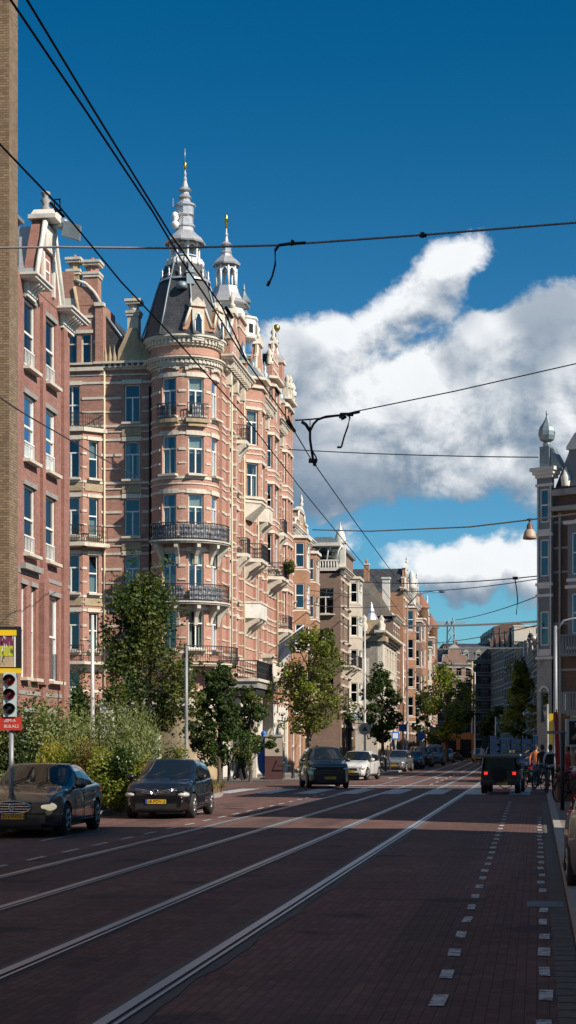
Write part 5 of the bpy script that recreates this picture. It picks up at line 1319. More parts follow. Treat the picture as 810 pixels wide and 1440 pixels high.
tree('street_tree', 'small olive green tree right of the bushy dark tree before the porch', gp(352, 84), 4.6, .8, 1.15, 'leaf_green', 10000, .13, 16, 11, m2='leaf_olive')
tree('street_tree', 'narrow dark green tree in front of the pale pavilion house', gp(538, 135), 8.0, 1.8, 1.85, 'leaf_dark', 9000, .22, 22, 13, m2='leaf_green')
tree('street_tree', 'wide yellow-green tree over the orange shopfront down the street', gp(628, 185), 10.6, 2.2, 3.1, 'leaf_bright', 11000, .27, 26, 17, m2='leaf_green')
tree('street_tree', 'yellow-green pointed tree behind the blue truck on the right pavement', gp(733, 130), 8.4, 1.4, 1.9, 'leaf_bright', 11000, .2, 24, 19, m2='leaf_green', shape='cone')
tree('street_tree', 'dark tree touching the left side of the wide yellow-green tree', gp(598, 200), 8.5, 2, 1.8, 'leaf_dark', 2500, .3, 14, 23)
tree('street_tree', 'distant green tree at the bend, left of the pointed tree', gp(696, 240), 7.5, 2, 2.2, 'leaf_dark', 2500, .34, 14, 29)
def shrub(name, label, loc, rad, leaf, n, size, asp=1.6, m2=None, seed=1, cat='shrub', group=None, up=0.0, clumps=9, stems=True, specks=None):
    random.seed(seed); t = thing(name, label, cat, loc, 0, group)
    b = MB(leaf, m2 or leaf)
    if specks: b.slot(specks)
    s = MB('bark')
    for k in range(clumps):
        th = U(0, 2 * pi); rr = U(.1, .75); zz = U(.25, .85)
        c = (rad[0] * rr * cos(th), rad[1] * rr * sin(th), rad[2] * 2 * zz)
        cr_ = U(.3, .5)
        leaves(b, c, (rad[0] * cr_, rad[1] * cr_, rad[2] * cr_ * 1.3), n // clumps, size, asp, m=k % 2, up=up)
        leaves(b, (c[0], c[1], c[2] + rad[2] * .5), (rad[0] * .3, rad[1] * .3, rad[2] * .4), n // clumps // 6, size, asp, m=k % 2, up=up)
        if specks: leaves(b, c, (rad[0] * cr_, rad[1] * cr_, rad[2] * cr_ * 1.4), 8, .07, 1, m=2)
        s.tube([(c[0] * .15, c[1] * .15, -.05), (c[0] * .6, c[1] * .6, c[2] * .6), c], [.04, .025, .01], 5)
    leaves(b, (0, 0, rad[2] * .7), (rad[0] * .8, rad[1] * .8, rad[2] * .7), n // 4, size, asp, m=0, up=up)
    b.build('foliage', t, merge=False); s.build('stem', t, merge=False)
    return t
gg = 'shrubs of the planted strip'
shrub('large_shrub', 'big grey-green willowy shrub rising in the middle of the planted strip', gp(163, 56), (1.85, 1.5, 1.32), 'leaf_grey', 14000, .16, 4.5, 'leaf_grey', 31, group=gg, up=.9, clumps=16)
shrub('large_shrub', 'dark leafy shrub rising left of the grey-green willowy shrub', gp(78, 58), (1.3, 1.2, 1.55), 'leaf_green', 6000, .13, 1.6, 'leaf_grey', 32, group=gg, clumps=14)
shrub('large_shrub', 'dark shrub beneath the traffic light, at the left edge', gp(22, 52), (1.1, 1.0, 1.4), 'leaf_dark', 4500, .12, 1.6, 'leaf_grey', 33, group=gg, clumps=12)
shrub('shrub', 'yellow-green feathery shrub above the roof of the grey car', gp(96, 50), (1.0, .7, .85), 'leaf_yellow', 6000, .11, 4, 'leaf_bright', 34, group=gg, up=.8)
shrub('shrub', 'bright green low bush between the two parked cars', gp(168, 45), (.85, .6, .78), 'leaf_bright', 5500, .10, 2, 'leaf_green', 35, group=gg, specks='flower_white')
shrub('shrub', 'dry brownish bush behind the bright green one', gp(130, 49), (.8, .7, .8), 'leaf_autumn', 3500, .10, 2.5, 'leaf_grey', 36, group=gg, up=.5)
shrub('shrub', 'green bush with red flowers beside the black hatchback', gp(188, 47), (.6, .55, .6), 'leaf_green', 3000, .09, 2, 'leaf_yellow', 37, group=gg, specks='flower_red')
shrub('shrub', 'mixed bush with pink flowers behind the black hatchback', gp(222, 54), (.8, .6, .7), 'leaf_grey', 3000, .10, 3, 'leaf_green', 38, group=gg, specks='flower_pink')
shrub('shrub', 'dark low bush with pink flowers at the left edge of the strip', gp(48, 50), (.8, .6, .6), 'leaf_dark', 3500, .10, 2, 'leaf_green', 39, group=gg, specks='flower_pink')
shrub('shrub', 'pale grey-green bush at the far left end of the strip', gp(5, 48), (.7, .6, .55), 'leaf_grey', 2500, .10, 2, 'leaf_green', 40, group=gg)
shrub('shrub', 'yellowish bush behind the right end of the planted strip', gp(240, 60), (.7, .6, .8), 'leaf_bright', 2500, .11, 2, 'leaf_green', 41, group=gg)
shrub('climbing_bush', 'dark bush hugging the corner of the pink gabled house', gp(104, 66), (1.1, .9, 1.9), 'leaf_dark', 5000, .13, 1.6, 'leaf_green', 42, group=gg, clumps=14)
shrub('potted_plant', 'leafy potted plant outside the white shopfront', gp(424, 92), (.4, .4, .5), 'leaf_bright', 900, .11, 3, seed=43, cat='plant', clumps=5, up=.6)
shrub('weed_tuft', 'tuft of weeds with a pink flower at the foot of the right kerb', ST(12.0, .62, .13), (.16, .22, .16), 'leaf_dark', 700, .06, 4, 'leaf_green', 44, cat='plant', clumps=5, up=.7, specks='flower_pink')
shrub('balcony_plant', 'bushy green plant overflowing an iron balcony of the street front', ST(109.3, -15.9, 13.0), (.5, .9, .35), 'leaf_olive', 1500, .12, 2, 'leaf_green', 45, cat='plant', clumps=6)
# raised wooden edge and soil of the planted strip
mat('soil', (.05, .04, .03), .95, var=.3, nscale=5); mat('wood_edge', (.17, .10, .06), .85, var=.3)
mb = MB('soil'); mb.prism(Plane(0, 0, 0), [(0, 0)] * 3, 0, 0) if 0 else None
mb.face([ST(40, -11.6, .3), ST(62, -11.6, .3), ST(62, -15.6, .3), ST(34, -15.6, .3), ST(34, -11.6, .3)]); tag(mb.build('planting_soil'), kind='structure')
t = thing('planter_edge', 'low dark wooden board edging the planted strip behind the cars', 'planter', ST(34, -11.55), RZL)
w = MB('wood_edge'); w.cube(0, 28, -.05, .05, .1, .42, 0); w.build('board', t)
for k in range(12):
    w = MB('wood_edge'); w.cube(k * 2.5, k * 2.5 + .12, -.12, -.05, .1, .48, 0); w.build('stake', t)
gr = MB('leaf_bright', 'leaf_green', 'leaf_autumn')
random.seed(50)
for k in range(7000):
    s = U(34, 62); tt = U(-15.6, -11.3); p = ST(s, tt, .3); h = U(.12, .42); a = U(0, 6.28); b = Vector((cos(a) * .02, sin(a) * .02, 0)); l = Vector((U(-.12, .12), U(-.12, .12), h))
    gr.v += [tuple(p - b), tuple(p + b), tuple(p + l)]; i = len(gr.v); gr.f.append([i - 3, i - 2, i - 1]); gr.mi.append(k % 3); gr.sm.append(False); gr.uv.append([(0, 0)] * 3)
tag(gr.build('ground_cover', merge=False), 'grassy ground cover among the shrubs of the planted strip', 'ground cover', kind='stuff')
random.seed(99)
# ------------------------------------------------------------ cars
mat('tyre', (.018, .018, .019), .85, var=.2, nscale=20)
mat('alloy', (.42, .42, .43), .35, metal=.9, var=.1)
mat('trim_black', (.02, .02, .022), .5, var=.1)
mat('chrome', (.7, .7, .7), .15, metal=1.0, var=.05)
mat('plate_yellow', (.72, .40, .02), .45, var=.05); mat('plate_blue', (.02, .07, .40), .45, var=.05)
mat('lamp_lens', (.5, .5, .48), .1, var=.05, coat=1.0); mat('tail_lens', (.32, .01, .01), .2, coat=.8, var=.05)
mat('tail_lit', (.5, .02, .02), .3, emit=((1, .03, .02), .8)); mat('head_lit', (.8, .8, .7), .2, emit=((1, .85, .55), .3))
mat('orange_lens', (.7, .2, .02), .25, coat=.5)
mat('car_glass', (.010, .013, .015), .04, var=.05, coat=.3, spec=.6)
for n_, c_, me in (('paint_graphite', (.085, .078, .070), .6), ('paint_blackcar', (.008, .008, .009), .2), ('paint_silver', (.32, .33, .34), .7), ('paint_whitecar', (.62, .62, .61), .0),
                   ('paint_darkblue', (.015, .03, .07), .4), ('paint_greycar', (.12, .13, .14), .5), ('paint_navy', (.012, .035, .10), .2), ('paint_redcar', (.25, .02, .015), .2), ('paint_olivecar', (.03, .032, .026), .3)):
    mat(n_, c_, .32, metal=me, var=.06, nscale=3, coat=1.0)
SHAPES = {
 'sedan': dict(L=4.7, W=1.84, wb=2.78, r=.335, belt=[(-2.35, .98), (-1.6, 1.0), (.3, .95), (1.1, .90), (2.0, .76), (2.35, .66)],
               top=[(-2.35, .98), (-1.75, 1.06), (-1.0, 1.40), (-.5, 1.45), (.1, 1.44), (.98, .98), (1.9, .86), (2.3, .72), (2.35, .68)], cab=(-1.75, 1.0), rf=.08, rr=-.95, pill=[.0, -.06]),
 'hatch': dict(L=4.0, W=1.76, wb=2.52, r=.33, belt=[(-2.0, 1.02), (-1.3, 1.02), (.3, .96), (.95, .95), (1.7, .80), (2.0, .70)],
               top=[(-2.0, 1.05), (-1.85, 1.30), (-1.5, 1.50), (-.6, 1.56), (.0, 1.55), (1.0, 1.03), (1.65, .93), (1.95, .76), (2.0, .72)], cab=(-1.9, 1.05), rf=.02, rr=-1.5, pill=[-.02, -.1]),
 'suv': dict(L=4.5, W=1.86, wb=2.66, r=.39, belt=[(-2.25, 1.14), (1.0, 1.10), (1.9, 1.02), (2.25, .9)],
               top=[(-2.25, 1.18), (-2.1, 1.6), (-1.8, 1.76), (-.4, 1.80), (.2, 1.78), (.95, 1.18), (1.95, 1.08), (2.2, .98), (2.25, .92)], cab=(-2.15, 1.0), rf=.22, rr=-1.85, pill=[.05, -.1]),
 'van': dict(L=4.9, W=1.95, wb=3.0, r=.34, belt=[(-2.45, 1.2), (1.3, 1.15), (2.1, 1.0), (2.45, .85)],
               top=[(-2.45, 1.3), (-2.4, 1.9), (-2.1, 2.0), (.6, 2.0), (.95, 1.9), (1.75, 1.15), (2.3, .98), (2.45, .88)], cab=(-2.4, 1.8), rf=.95, rr=-2.3, pill=[.4, -.6]),
}
def sm_interp(tab, xs, k=2):
    v = [lerp_tab(tab, x) for x in xs]
    for _ in range(k): v = [v[0]] + [(v[i - 1] + 2 * v[i] + v[i + 1]) / 4 for i in range(1, len(v) - 1)] + [v[-1]]
    return v
def wheel(parent, x, y, r, w, sgn, detail=True):
    ty = MB('tyre'); pr_ = [(r * .62, -w / 2), (r * .9, -w / 2), (r, -w * .32), (r, w * .32), (r * .9, w / 2), (r * .62, w / 2)]
    def lath(mb, prof, n, m):
        for i in range(n):
            a, b = 2 * pi * i / n, 2 * pi * (i + 1) / n
            for (r0, y0), (r1, y1) in zip(prof, prof[1:]):
                pts = [(r0 * cos(a), y0, r0 * sin(a)), (r0 * cos(b), y0, r0 * sin(b)), (r1 * cos(b), y1, r1 * sin(b)), (r1 * cos(a), y1, r1 * sin(a))]
                if r0 < 1e-4: pts = pts[1:]
                elif r1 < 1e-4: pts = pts[:3]
                mb.face(pts, m, [(0, 0)] * len(pts), True)
    n = 24 if detail else 12
    lath(ty, pr_, n, 0); o = ty.build('wheel', parent, (x, y, r))
    rm = MB('alloy', 'trim_black'); s = sgn
    lath(rm, [(r * .64, s * w * .5), (r * .60, s * w * .42), (r * .55, s * w * .2), (0, s * w * .15)], n, 1)
    lath(rm, [(r * .65, s * w * .48), (r * .66, s * w * .53), (r * .58, s * w * .5)], n, 0)
    for k in range(5 if detail else 4):
        a = 2 * pi * k / 5 + .3
        for da in (-.09, .09):
            rm.tube([(r * .1 * cos(a), s * w * .42, r * .1 * sin(a)), (r * .6 * cos(a + da), s * w * .46, r * .6 * sin(a + da))], .026, 4, 0)
    lath(rm, [(r * .15, s * w * .3), (r * .13, s * w * .5), (0, s * w * .5)], 10, 0)
    rm.build('rim', o)
def text_mesh(txt, size, m, ext=.002):
    cu = bpy.data.curves.new('t', 'FONT'); cu.body = txt; cu.size = size; cu.align_x = 'CENTER'; cu.align_y = 'CENTER'; cu.extrude = ext; cu.resolution_u = 2
    o = bpy.data.objects.new('t', cu); col.objects.link(o)
    bpy.context.view_layer.update()
    me = bpy.data.meshes.new_from_object(o.evaluated_get(bpy.context.evaluated_depsgraph_get())); bpy.data.objects.remove(o)
    me.materials.clear(); me.materials.append(MATS[m]); return me
def plate(parent, xf, z, txt, sgn=1, y=0, tilt=0):
    p = MB('plate_yellow', 'plate_blue', 'trim_black'); P = Plane(xf, y, sgn * pi / 2) if sgn > 0 else Plane(xf, y, -pi / 2)
    p.box(P, -.27, .27, z - .065, z + .065, 0, .012, 2); p.box(P, -.21, .26, z - .055, z + .055, .012, .018, 0); p.box(P, -.26, -.215, z - .055, z + .055, .012, .018, 1)
    o = p.build('number_plate', parent)
    me = text_mesh(txt, .115, 'trim_black'); mk('lettering', me, o, (xf + sgn * .021, y + sgn * .02, z), (pi / 2, 0, sgn * pi / 2))
def car(name, label, shape, paint, loc, rz, group='parked cars', cat='car', grille='bars', lit=False, txt='56-KLB-4', detail=True, dx=.05, tail='tail_lens', roofrack=False, scale=None):
    S = SHAPES[shape]; t = thing(name, label, cat, loc, rz, group); L, Wd, wb, r = S['L'], S['W'], S['wb'], S['r']; h = L / 2
    n = int(L / dx); xs = [-h + L * i / n for i in range(n + 1)]
    belt = sm_interp(S['belt'], xs); top = sm_interp(S['top'], xs, 3 if detail else 1)
    top = [max(a, b + .012) for a, b in zip(top, belt)]
    cb = S['cab']
    hw = sm_interp([(-h, .80), (-h + .12, .88), (-h + .5, .97), (0, 1.0), (h - .7, .965), (h - .25, .87), (h - .05, .78), (h, .74)], xs)
    rwf = sm_interp([(-h, .80), (cb[0], .74), (S['rr'], .68), (S['rf'], .70), (cb[1] - .05, .76), (cb[1] + .2, .86), (h, .84)], xs)
    zb = sm_interp([(-h, .34), (-h + .3, .22), (h - .35, .2), (h, .26)], xs)
    rows = []
    for i, x in enumerate(xs):
        w = hw[i] * Wd / 2; wr = rwf[i] * Wd / 2; b = belt[i]; tp = top[i]; z0 = zb[i]
        z11 = b + (tp - b) * .9
        pts = [(0, z0), (w * .8, z0), (w * .95, z0 + .05), (w * .985, z0 + .16), (w, (z0 + b) * .46), (w * 1.0, (z0 + b) * .54), (w * .985, b - .2), (w * .97, b - .1), (w * .95, b - .03), (w * .92, b)]
        for k in (1, 2, 3, 4): f = k / 4; pts.append((w * .92 + (wr - w * .92) * f + .03 * sin(pi * f) * min(1, (tp - b) * 3), b + (z11 - b) * f))
        pts += [(wr * .93, tp - (tp - b) * .035), (wr * .6, tp), (0, tp + .012)]
        rows.append([(x, y, z) for y, z in pts])
    np_ = len(rows[0]); wx = (wb / 2, -wb / 2); Ra = r * 1.16
    for row in rows:                       # pull vertices onto the wheel arch
        for j in range(1, 9):
            x, y, z = row[j]
            for cx in wx:
                dx_, dz_ = x - cx, z - r; d = sqrt(dx_ * dx_ + dz_ * dz_)
                if d < Ra and d > Ra - .08 and z > .1: row[j] = (cx + dx_ / d * Ra, y, r + dz_ / d * Ra)
    body = MB(paint, 'trim_black'); ws = MB('car_glass'); rw = MB('car_glass'); side = [MB('car_glass') for _ in range(4)]
    pl = S['pill'][0]
    for i in range(n):
        xm = (xs[i] + xs[i + 1]) / 2
        for j in range(np_ - 1):
            q = [rows[i][j], rows[i + 1][j], rows[i + 1][j + 1], rows[i][j + 1]]
            cx_ = sum(p[0] for p in q) / 4; cz_ = sum(p[2] for p in q) / 4
            if 1 <= j <= 7 and any(sqrt((cx_ - c) ** 2 + (cz_ - r) ** 2) < Ra - .012 for c in wx): continue
            tall = top[i] - belt[i] > .10
            for sg in (1, -1):
                qq = [(a, b * sg, c) for a, b, c in q]
                if sg < 0: qq = qq[::-1]
                tgt, mi = body, (1 if j == 0 else 0)
                if 9 <= j <= 11 and tall and cb[0] + .22 < xm < cb[1] - .22 and not (pl - .05 < xm < pl + .03) :
                    tgt = side[(0 if sg > 0 else 1) + (0 if xm > pl else 2)]; mi = 0
                    if shape == 'van' and xm < pl: tgt = side[(0 if sg > 0 else 1) + 2]
                if j >= 13 and S['rf'] + .03 < xm < cb[1] - .04: tgt, mi = ws, 0
                if j == 12 and S['rf'] + .06 < xm < cb[1] - .1: tgt, mi = ws, 0
                if j >= 13 and cb[0] + .03 < xm < S['rr'] - .03: tgt, mi = rw, 0
                if shape in ('hatch', 'suv', 'van') and j >= 12 and xm < S['rr'] - .05 and xm > -h + .12: tgt, mi = rw, 0
                tgt.face(qq, mi, [(0, 0)] * 4, True)
    for i_, sgn in ((0, -1), (n, 1)):
        for j in range(np_ - 1):
            a, b = rows[i_][j], rows[i_][j + 1]
            body.face([a, (a[0], -a[1], a[2]), (b[0], -b[1], b[2]), b], 1 if j < 2 else 0, [(0, 0)] * 4)
    bo = body.build('body', t)
    ws.build('windscreen', t)
    if rw.f: rw.build('rear_window', t)
    for s_ in side:
        if s_.f: s_.build('side_window', t)
    inn = MB('trim_black'); inn.cube(-h + .25, h - .3, -Wd / 2 + .22, Wd / 2 - .22, .16, .62, 0); inn.build('underbody', t)
    for cx in wx:
        for sg in (1, -1): wheel(t, cx, sg * (Wd / 2 - .125), r, .21, sg, detail)
    # front
    F = Plane(h, 0, pi / 2); fw = .74 * Wd / 2
    g = MB('trim_black', 'chrome', paint)
    if grille == 'bars':
        gz = .60; g.box(F, -.36, .36, gz - .10, gz + .11, -.03, .02, 0)
        for k in range(4): g.box(F, -.345, .345, gz - .08 + k * .05, gz - .065 + k * .05, .02, .032, 1)
        ring = [F(.38 * cos(a), gz + .005 + .125 * sin(a), .03) for a in [2 * pi * k / 24 for k in range(25)]]; g.tube(ring, .014, 5, 1)
        g.lathe([(0, 0)], 1) if 0 else None
        b_ = MB('chrome'); b_.tube([F(.055 * cos(a), gz + .01 + .065 * sin(a), .045) for a in [2 * pi * k / 16 for k in range(17)]], .012, 5)
        b_.tube([F(0, gz + .07, .045), F(0, gz - .05, .045)], .010, 5); b_.tube([F(-.05, gz + .03, .045), F(.05, gz - .0, .045)], .010, 5); b_.build('badge', t)
    elif grille == 'wing':
        gz = .70; 
        for k in range(3):
            for sg in (-1, 1): g.tube([F(sg * .06, gz - .05 + k * .03, .02), F(sg * .25, gz - .02 + k * .04, .018), F(sg * .52, gz + .03 + k * .035, -.04)], .012, 5, 1)
        g.box(F, -.5, .5, gz - .08, gz + .03, -.1, .004, 0)
        b_ = MB('chrome'); b_.tube([F(-.07, gz + .06, .035), F(0, gz - .06, .035), F(.07, gz + .06, .035)], .014, 5); b_.tube([F(.085 * cos(a), gz + .01 + .075 * sin(a), .03) for a in [2 * pi * k / 16 for k in range(17)]], .010, 5); b_.build('badge', t)
    else:
        gz = S['belt'][-1][1] - .12; g.box(F, -.42, .42, gz - .07, gz + .06, -.03, .012, 0); g.box(F, -.42, .42, gz - .005, gz + .01, .012, .02, 1)
    g.box(F, -.52, .52, .27, .41, -.03, .012, 0)
    for sg in (-1, 1): g.box(F, sg * .57 - .07, sg * .57 + .07, .29, .38, -.1, -.0, 0)
    g.box(F, -.6, .6, .235, .25, -.02, .03, 0); g.build('grille', t)
    hz = S['belt'][-1][1] - (.04 if shape in ('sedan',) else .06)
    for sg in (-1, 1):
        l = MB('lamp_lens' if not (lit and sg > 0) else 'head_lit', 'trim_black', 'chrome'); c = (h - .16, sg * (Wd / 2 * .74), hz - .0)
        l.ball((0, 0, 0), .17, 0, 14, (1.15, .95, .5)); l.build('headlight', t, c, sg * -.5)
    if detail:
        plate(t, h + .012, .46 if shape != 'sedan' else .43, txt, 1)
        for sg in (-1, 1):
            if paint == 'paint_silver' and dx < .06: break
            m_ = MB(paint, 'car_glass'); m_.ball((0, 0, 0), .12, 0, 10, (.7, 1.1, .75)); m_.tube([(0, -sg * .02, -.04), (.03, -sg * .16, -.09)], .03, 6, 0); m_.build('mirror', t, (cb[1] - .38, sg * (Wd / 2 + .06), S['belt'][3][1] + .13 if len(S['belt']) > 4 else 1.22))
            hx = [-.15, -1.05] if shape != 'van' else [.3]
            for x_ in hx:
                m_ = MB('trim_black' if paint != 'paint_silver' else paint, paint); m_.tube([(-.09, 0, 0), (-.06, sg * .03, .0), (.08, sg * .03, .0), (.1, 0, 0)], .013, 5, 1); m_.build('door_handle', t, (x_, sg * Wd / 2 * .975, lerp_tab(S['belt'], x_) - .13))
            s_ = MB('trim_black')
            for x_ in (cb[1] - .22, pl - .01, pl - .95):
                zt = lerp_tab(S['belt'], x_) - .04
                s_.tube([(x_, sg * Wd / 2 * .99, .36), (x_ - .01, sg * (Wd / 2 + .001), .62), (x_ - .02, sg * Wd / 2 * .975, zt)], .0055, 4)
            s_.tube([(wx[1] + .42, sg * Wd / 2 * .985, .30), (wx[0] - .42, sg * Wd / 2 * .985, .30)], .02, 5); s_.build('door_seam', t)
        wi = MB('trim_black')
        for y0 in (-.45, .15): wi.tube([(cb[1] - .06, y0, lerp_tab(S['top'], cb[1] - .06) + .03), (cb[1] - .38, y0 + .42, lerp_tab(S['top'], cb[1] - .38) + .03)], .009, 4)
        wi.build('wiper', t)
    # rear
    B = Plane(-h, 0, -pi / 2)
    for sg in (-1, 1):
        l = MB(tail, 'orange_lens'); l.box(Plane(0, 0, -pi / 2), -.10, .10, -.11, .11, -.08, .03, 0); l.build('tail_light', t, (-h + .05, sg * Wd / 2 * .74, S['belt'][0][1] - .16))
    rb = MB('trim_black'); rb.box(B, -.6, .6, .32, .42, -.03, .02, 0); rb.build('rear_bumper', t)
    if detail: plate(t, -h - .012, .62, txt, -1)
    return t
CARZ = STREET + pi       # nose towards the viewer
car('parked_car', 'dark graphite sedan with chrome grille and one glowing headlight, at the left edge', 'sedan', 'paint_graphite', ST(34.7, -10.3), CARZ + radians(2.5), lit=True, txt='73-VWN-6')
car('parked_car', 'glossy black hatchback with winged grille parked behind the graphite sedan', 'hatch', 'paint_blackcar', ST(43.4, -9.4), CARZ + radians(1.2), grille='wing', txt='18-PDV-5').scale = (1, 1, .95)
car('parked_car', 'silver-grey car cut by the right edge, seen from behind on the kerb', 'hatch', 'paint_silver', ST(22.3, 1.22, .02), STREET, detail=True, txt='32-HRB-9')
car('off_road_car', 'black off-road car turning across the junction towards us', 'suv', 'paint_olivecar', gp(455, 75.5, .0), CARZ + radians(14), group=None, txt='47-JTX-1', grille='plain')
car('parked_car', 'white compact car just behind the black off-road car', 'hatch', 'paint_whitecar', gp(504, 92.5, .02), CARZ + radians(-8), txt='29-XSK-3', grille='plain')
k1 = car('parked_car', 'silver hatchback heading the far left parking row', 'hatch', 'paint_silver', gp(560, 124, 0), CARZ + radians(-6), dx=.08, txt='55-TGR-8', grille='plain')
k2 = car('parked_car', 'dark blue car parked behind the silver hatchback of the far row', 'sedan', 'paint_darkblue', gp(580, 140, 0), CARZ, dx=.08, grille='plain', detail=False)
k3 = car('parked_car', 'dark grey van among the far left parking row', 'van', 'paint_greycar', gp(611, 165, 0), CARZ, dx=.1, grille='plain', detail=False, cat='van')
k4 = car('parked_car', 'dark suv parked far down the left side, before the grey van', 'suv', 'paint_blackcar', gp(594, 152, 0), CARZ, dx=.1, grille='plain', detail=False)
def kopy(k, px, Y, lb, rz=CARZ, paint=None):
    c = dup(k, gp(px, Y, 0), rz, lb)
    if paint:
        for ch in c.children:
            if ch.name.startswith(('body', 'grille', 'mirror')):
                ch.data = ch.data.copy()
                for i, m_ in enumerate(ch.data.materials):
                    if m_ and m_.name.startswith('paint_') and ch.name.startswith('body'): ch.data.materials[i] = MATS[paint]
    return c
kopy(k1, 628, 192, 'pale silver car parked below the wide yellow-green tree', CARZ)
kopy(k2, 641, 215, 'far dark car parked beyond the pale silver one', CARZ, 'paint_blackcar')
kopy(k1, 650, 240, 'white car parked far down the left row', CARZ, 'paint_whitecar')
kopy(k4, 660, 268, 'last dark suv before the street bends', CARZ, 'paint_greycar')
kopy(k1, 551, 131, 'dark hatchback half hidden left of the silver one heading the far row', CARZ, 'paint_blackcar')
kopy(k4, 586, 178, 'dark red suv nearer the far left house fronts', CARZ, 'paint_redcar')
tx = kopy(k1, 674, 205, 'oncoming taxi with yellow-orange front panel in the far lane', CARZ, 'paint_darkblue'); tx['category'] = 'taxi'; tx['group'] = 'cars driving down the street'
q = MB('plate_yellow'); q.box(Plane(2.0, 0, pi / 2), -.75, .75, .38, .62, -.02, .05, 0); q.build('front_panel', tx)
kopy(k3, 694, 225, 'dark van driving away far down the right lane', STREET, 'paint_blackcar')['group'] = 'cars driving down the street'
kopy(k2, 706, 178, 'dark car driving away beyond the blue truck', STREET, 'paint_blackcar')['group'] = 'cars driving down the street'
# black off-road car with lit tail lights, seen from behind
mat('jeep_glass', (.012, .012, .014), .25, spec=.25, var=.05)
def jeep():
    t = thing('off_road_car', 'black boxy off-road car driving away with red tail lights lit', 'car', gp(708, 66.5, 0), STREET - radians(3)); t.scale = (.9, .86, .9)
    b = MB('paint_blackcar', 'trim_black', 'paint_greycar'); W2 = .82
    b.cube(-1.95, 1.0, -W2, W2, .52, 1.02, 0); b.cube(1.0, 1.95, -.62, .62, .55, .98, 0); b.cube(-2.0, -1.95, -W2, W2, .5, 1.0, 0)
    for sg in (-1, 1):
        b.prism(Plane(0, sg * .70 + .16 * 1, 0), [(1.0, .5), (1.25, .86), (1.85, .86), (2.0, .6), (1.9, .6), (1.75, .78), (1.3, .78), (1.12, .5)], 0, .3, 1)
        b.prism(Plane(0, sg * .70 + .16, 0), [(-1.85, .45), (-1.7, .86), (-1.1, .86), (-.9, .45), (-1.0, .45), (-1.2, .78), (-1.6, .78), (-1.75, .45)], 0, .3, 1)
    b.build('body', t)
    cb = MB('paint_greycar', 'trim_black', 'paint_blackcar')
    for sg in (-1, 1):
        for x in (-1.93, -.9, .05): cb.tube([(x, sg * .77, 1.0), (x + .02, sg * .72, 1.62)], .045, 6, 2)
        cb.tube([(.95, sg * .76, 1.0), (.55, sg * .70, 1.62)], .04, 6, 2)
    cb.cube(-2.0, .62, -.76, .76, 1.60, 1.68, 0); cb.cube(-1.98, -1.93, -.74, .74, 1.52, 1.62, 2); cb.build('roof', t)
    g = MB('jeep_glass'); g.face([(-1.95, -.68, 1.04), (-1.95, .68, 1.04), (-1.94, .64, 1.54), (-1.94, -.64, 1.54)]); g.build('rear_window', t)
    g = MB('car_glass'); g.face([(.92, -.7, 1.02), (.92, .7, 1.02), (.57, .66, 1.6), (.57, -.66, 1.6)]); g.build('windscreen', t)
    for sg in (-1, 1): g = MB('car_glass'); g.face([(-1.9, sg * .75, 1.04), (.85, sg * .74, 1.04), (.55, sg * .7, 1.58), (-1.9, sg * .7, 1.58)]); g.build('side_window', t)
    for sg in (-1, 1):
        l = MB('tail_lit', 'trim_black'); l.box(Plane(0, 0, -pi / 2), -.075, .075, -.06, .06, -.02, .05, 0); l.box(Plane(0, 0, -pi / 2), -.1, .1, -.3, -.1, -.02, .04, 1); l.build('tail_light', t, (-2.0, sg * .62, .88))
    b = MB('trim_black'); b.box(Plane(-2.0, 0, -pi / 2), -.85, .85, .38, .52, -.05, .12, 0); b.build('rear_bumper', t)
    plate(t, -2.13, .46, '91-ZFB-7', -1, -.1)
    for x in (1.5, -1.4):
        for sg in (-1, 1): wheel(t, x, sg * .74, .36, .24, sg)
    sp = MB('tyre', 'alloy'); 
    P0 = (-2.12, .05, .82); sp.tube([(-2.02, .05, .82), (-2.22, .05, .82)], .33, 20, 0); sp.tube([(-2.2, .05, .82), (-2.24, .05, .82)], .2, 16, 0); sp.build('spare_wheel', t)
jeep()
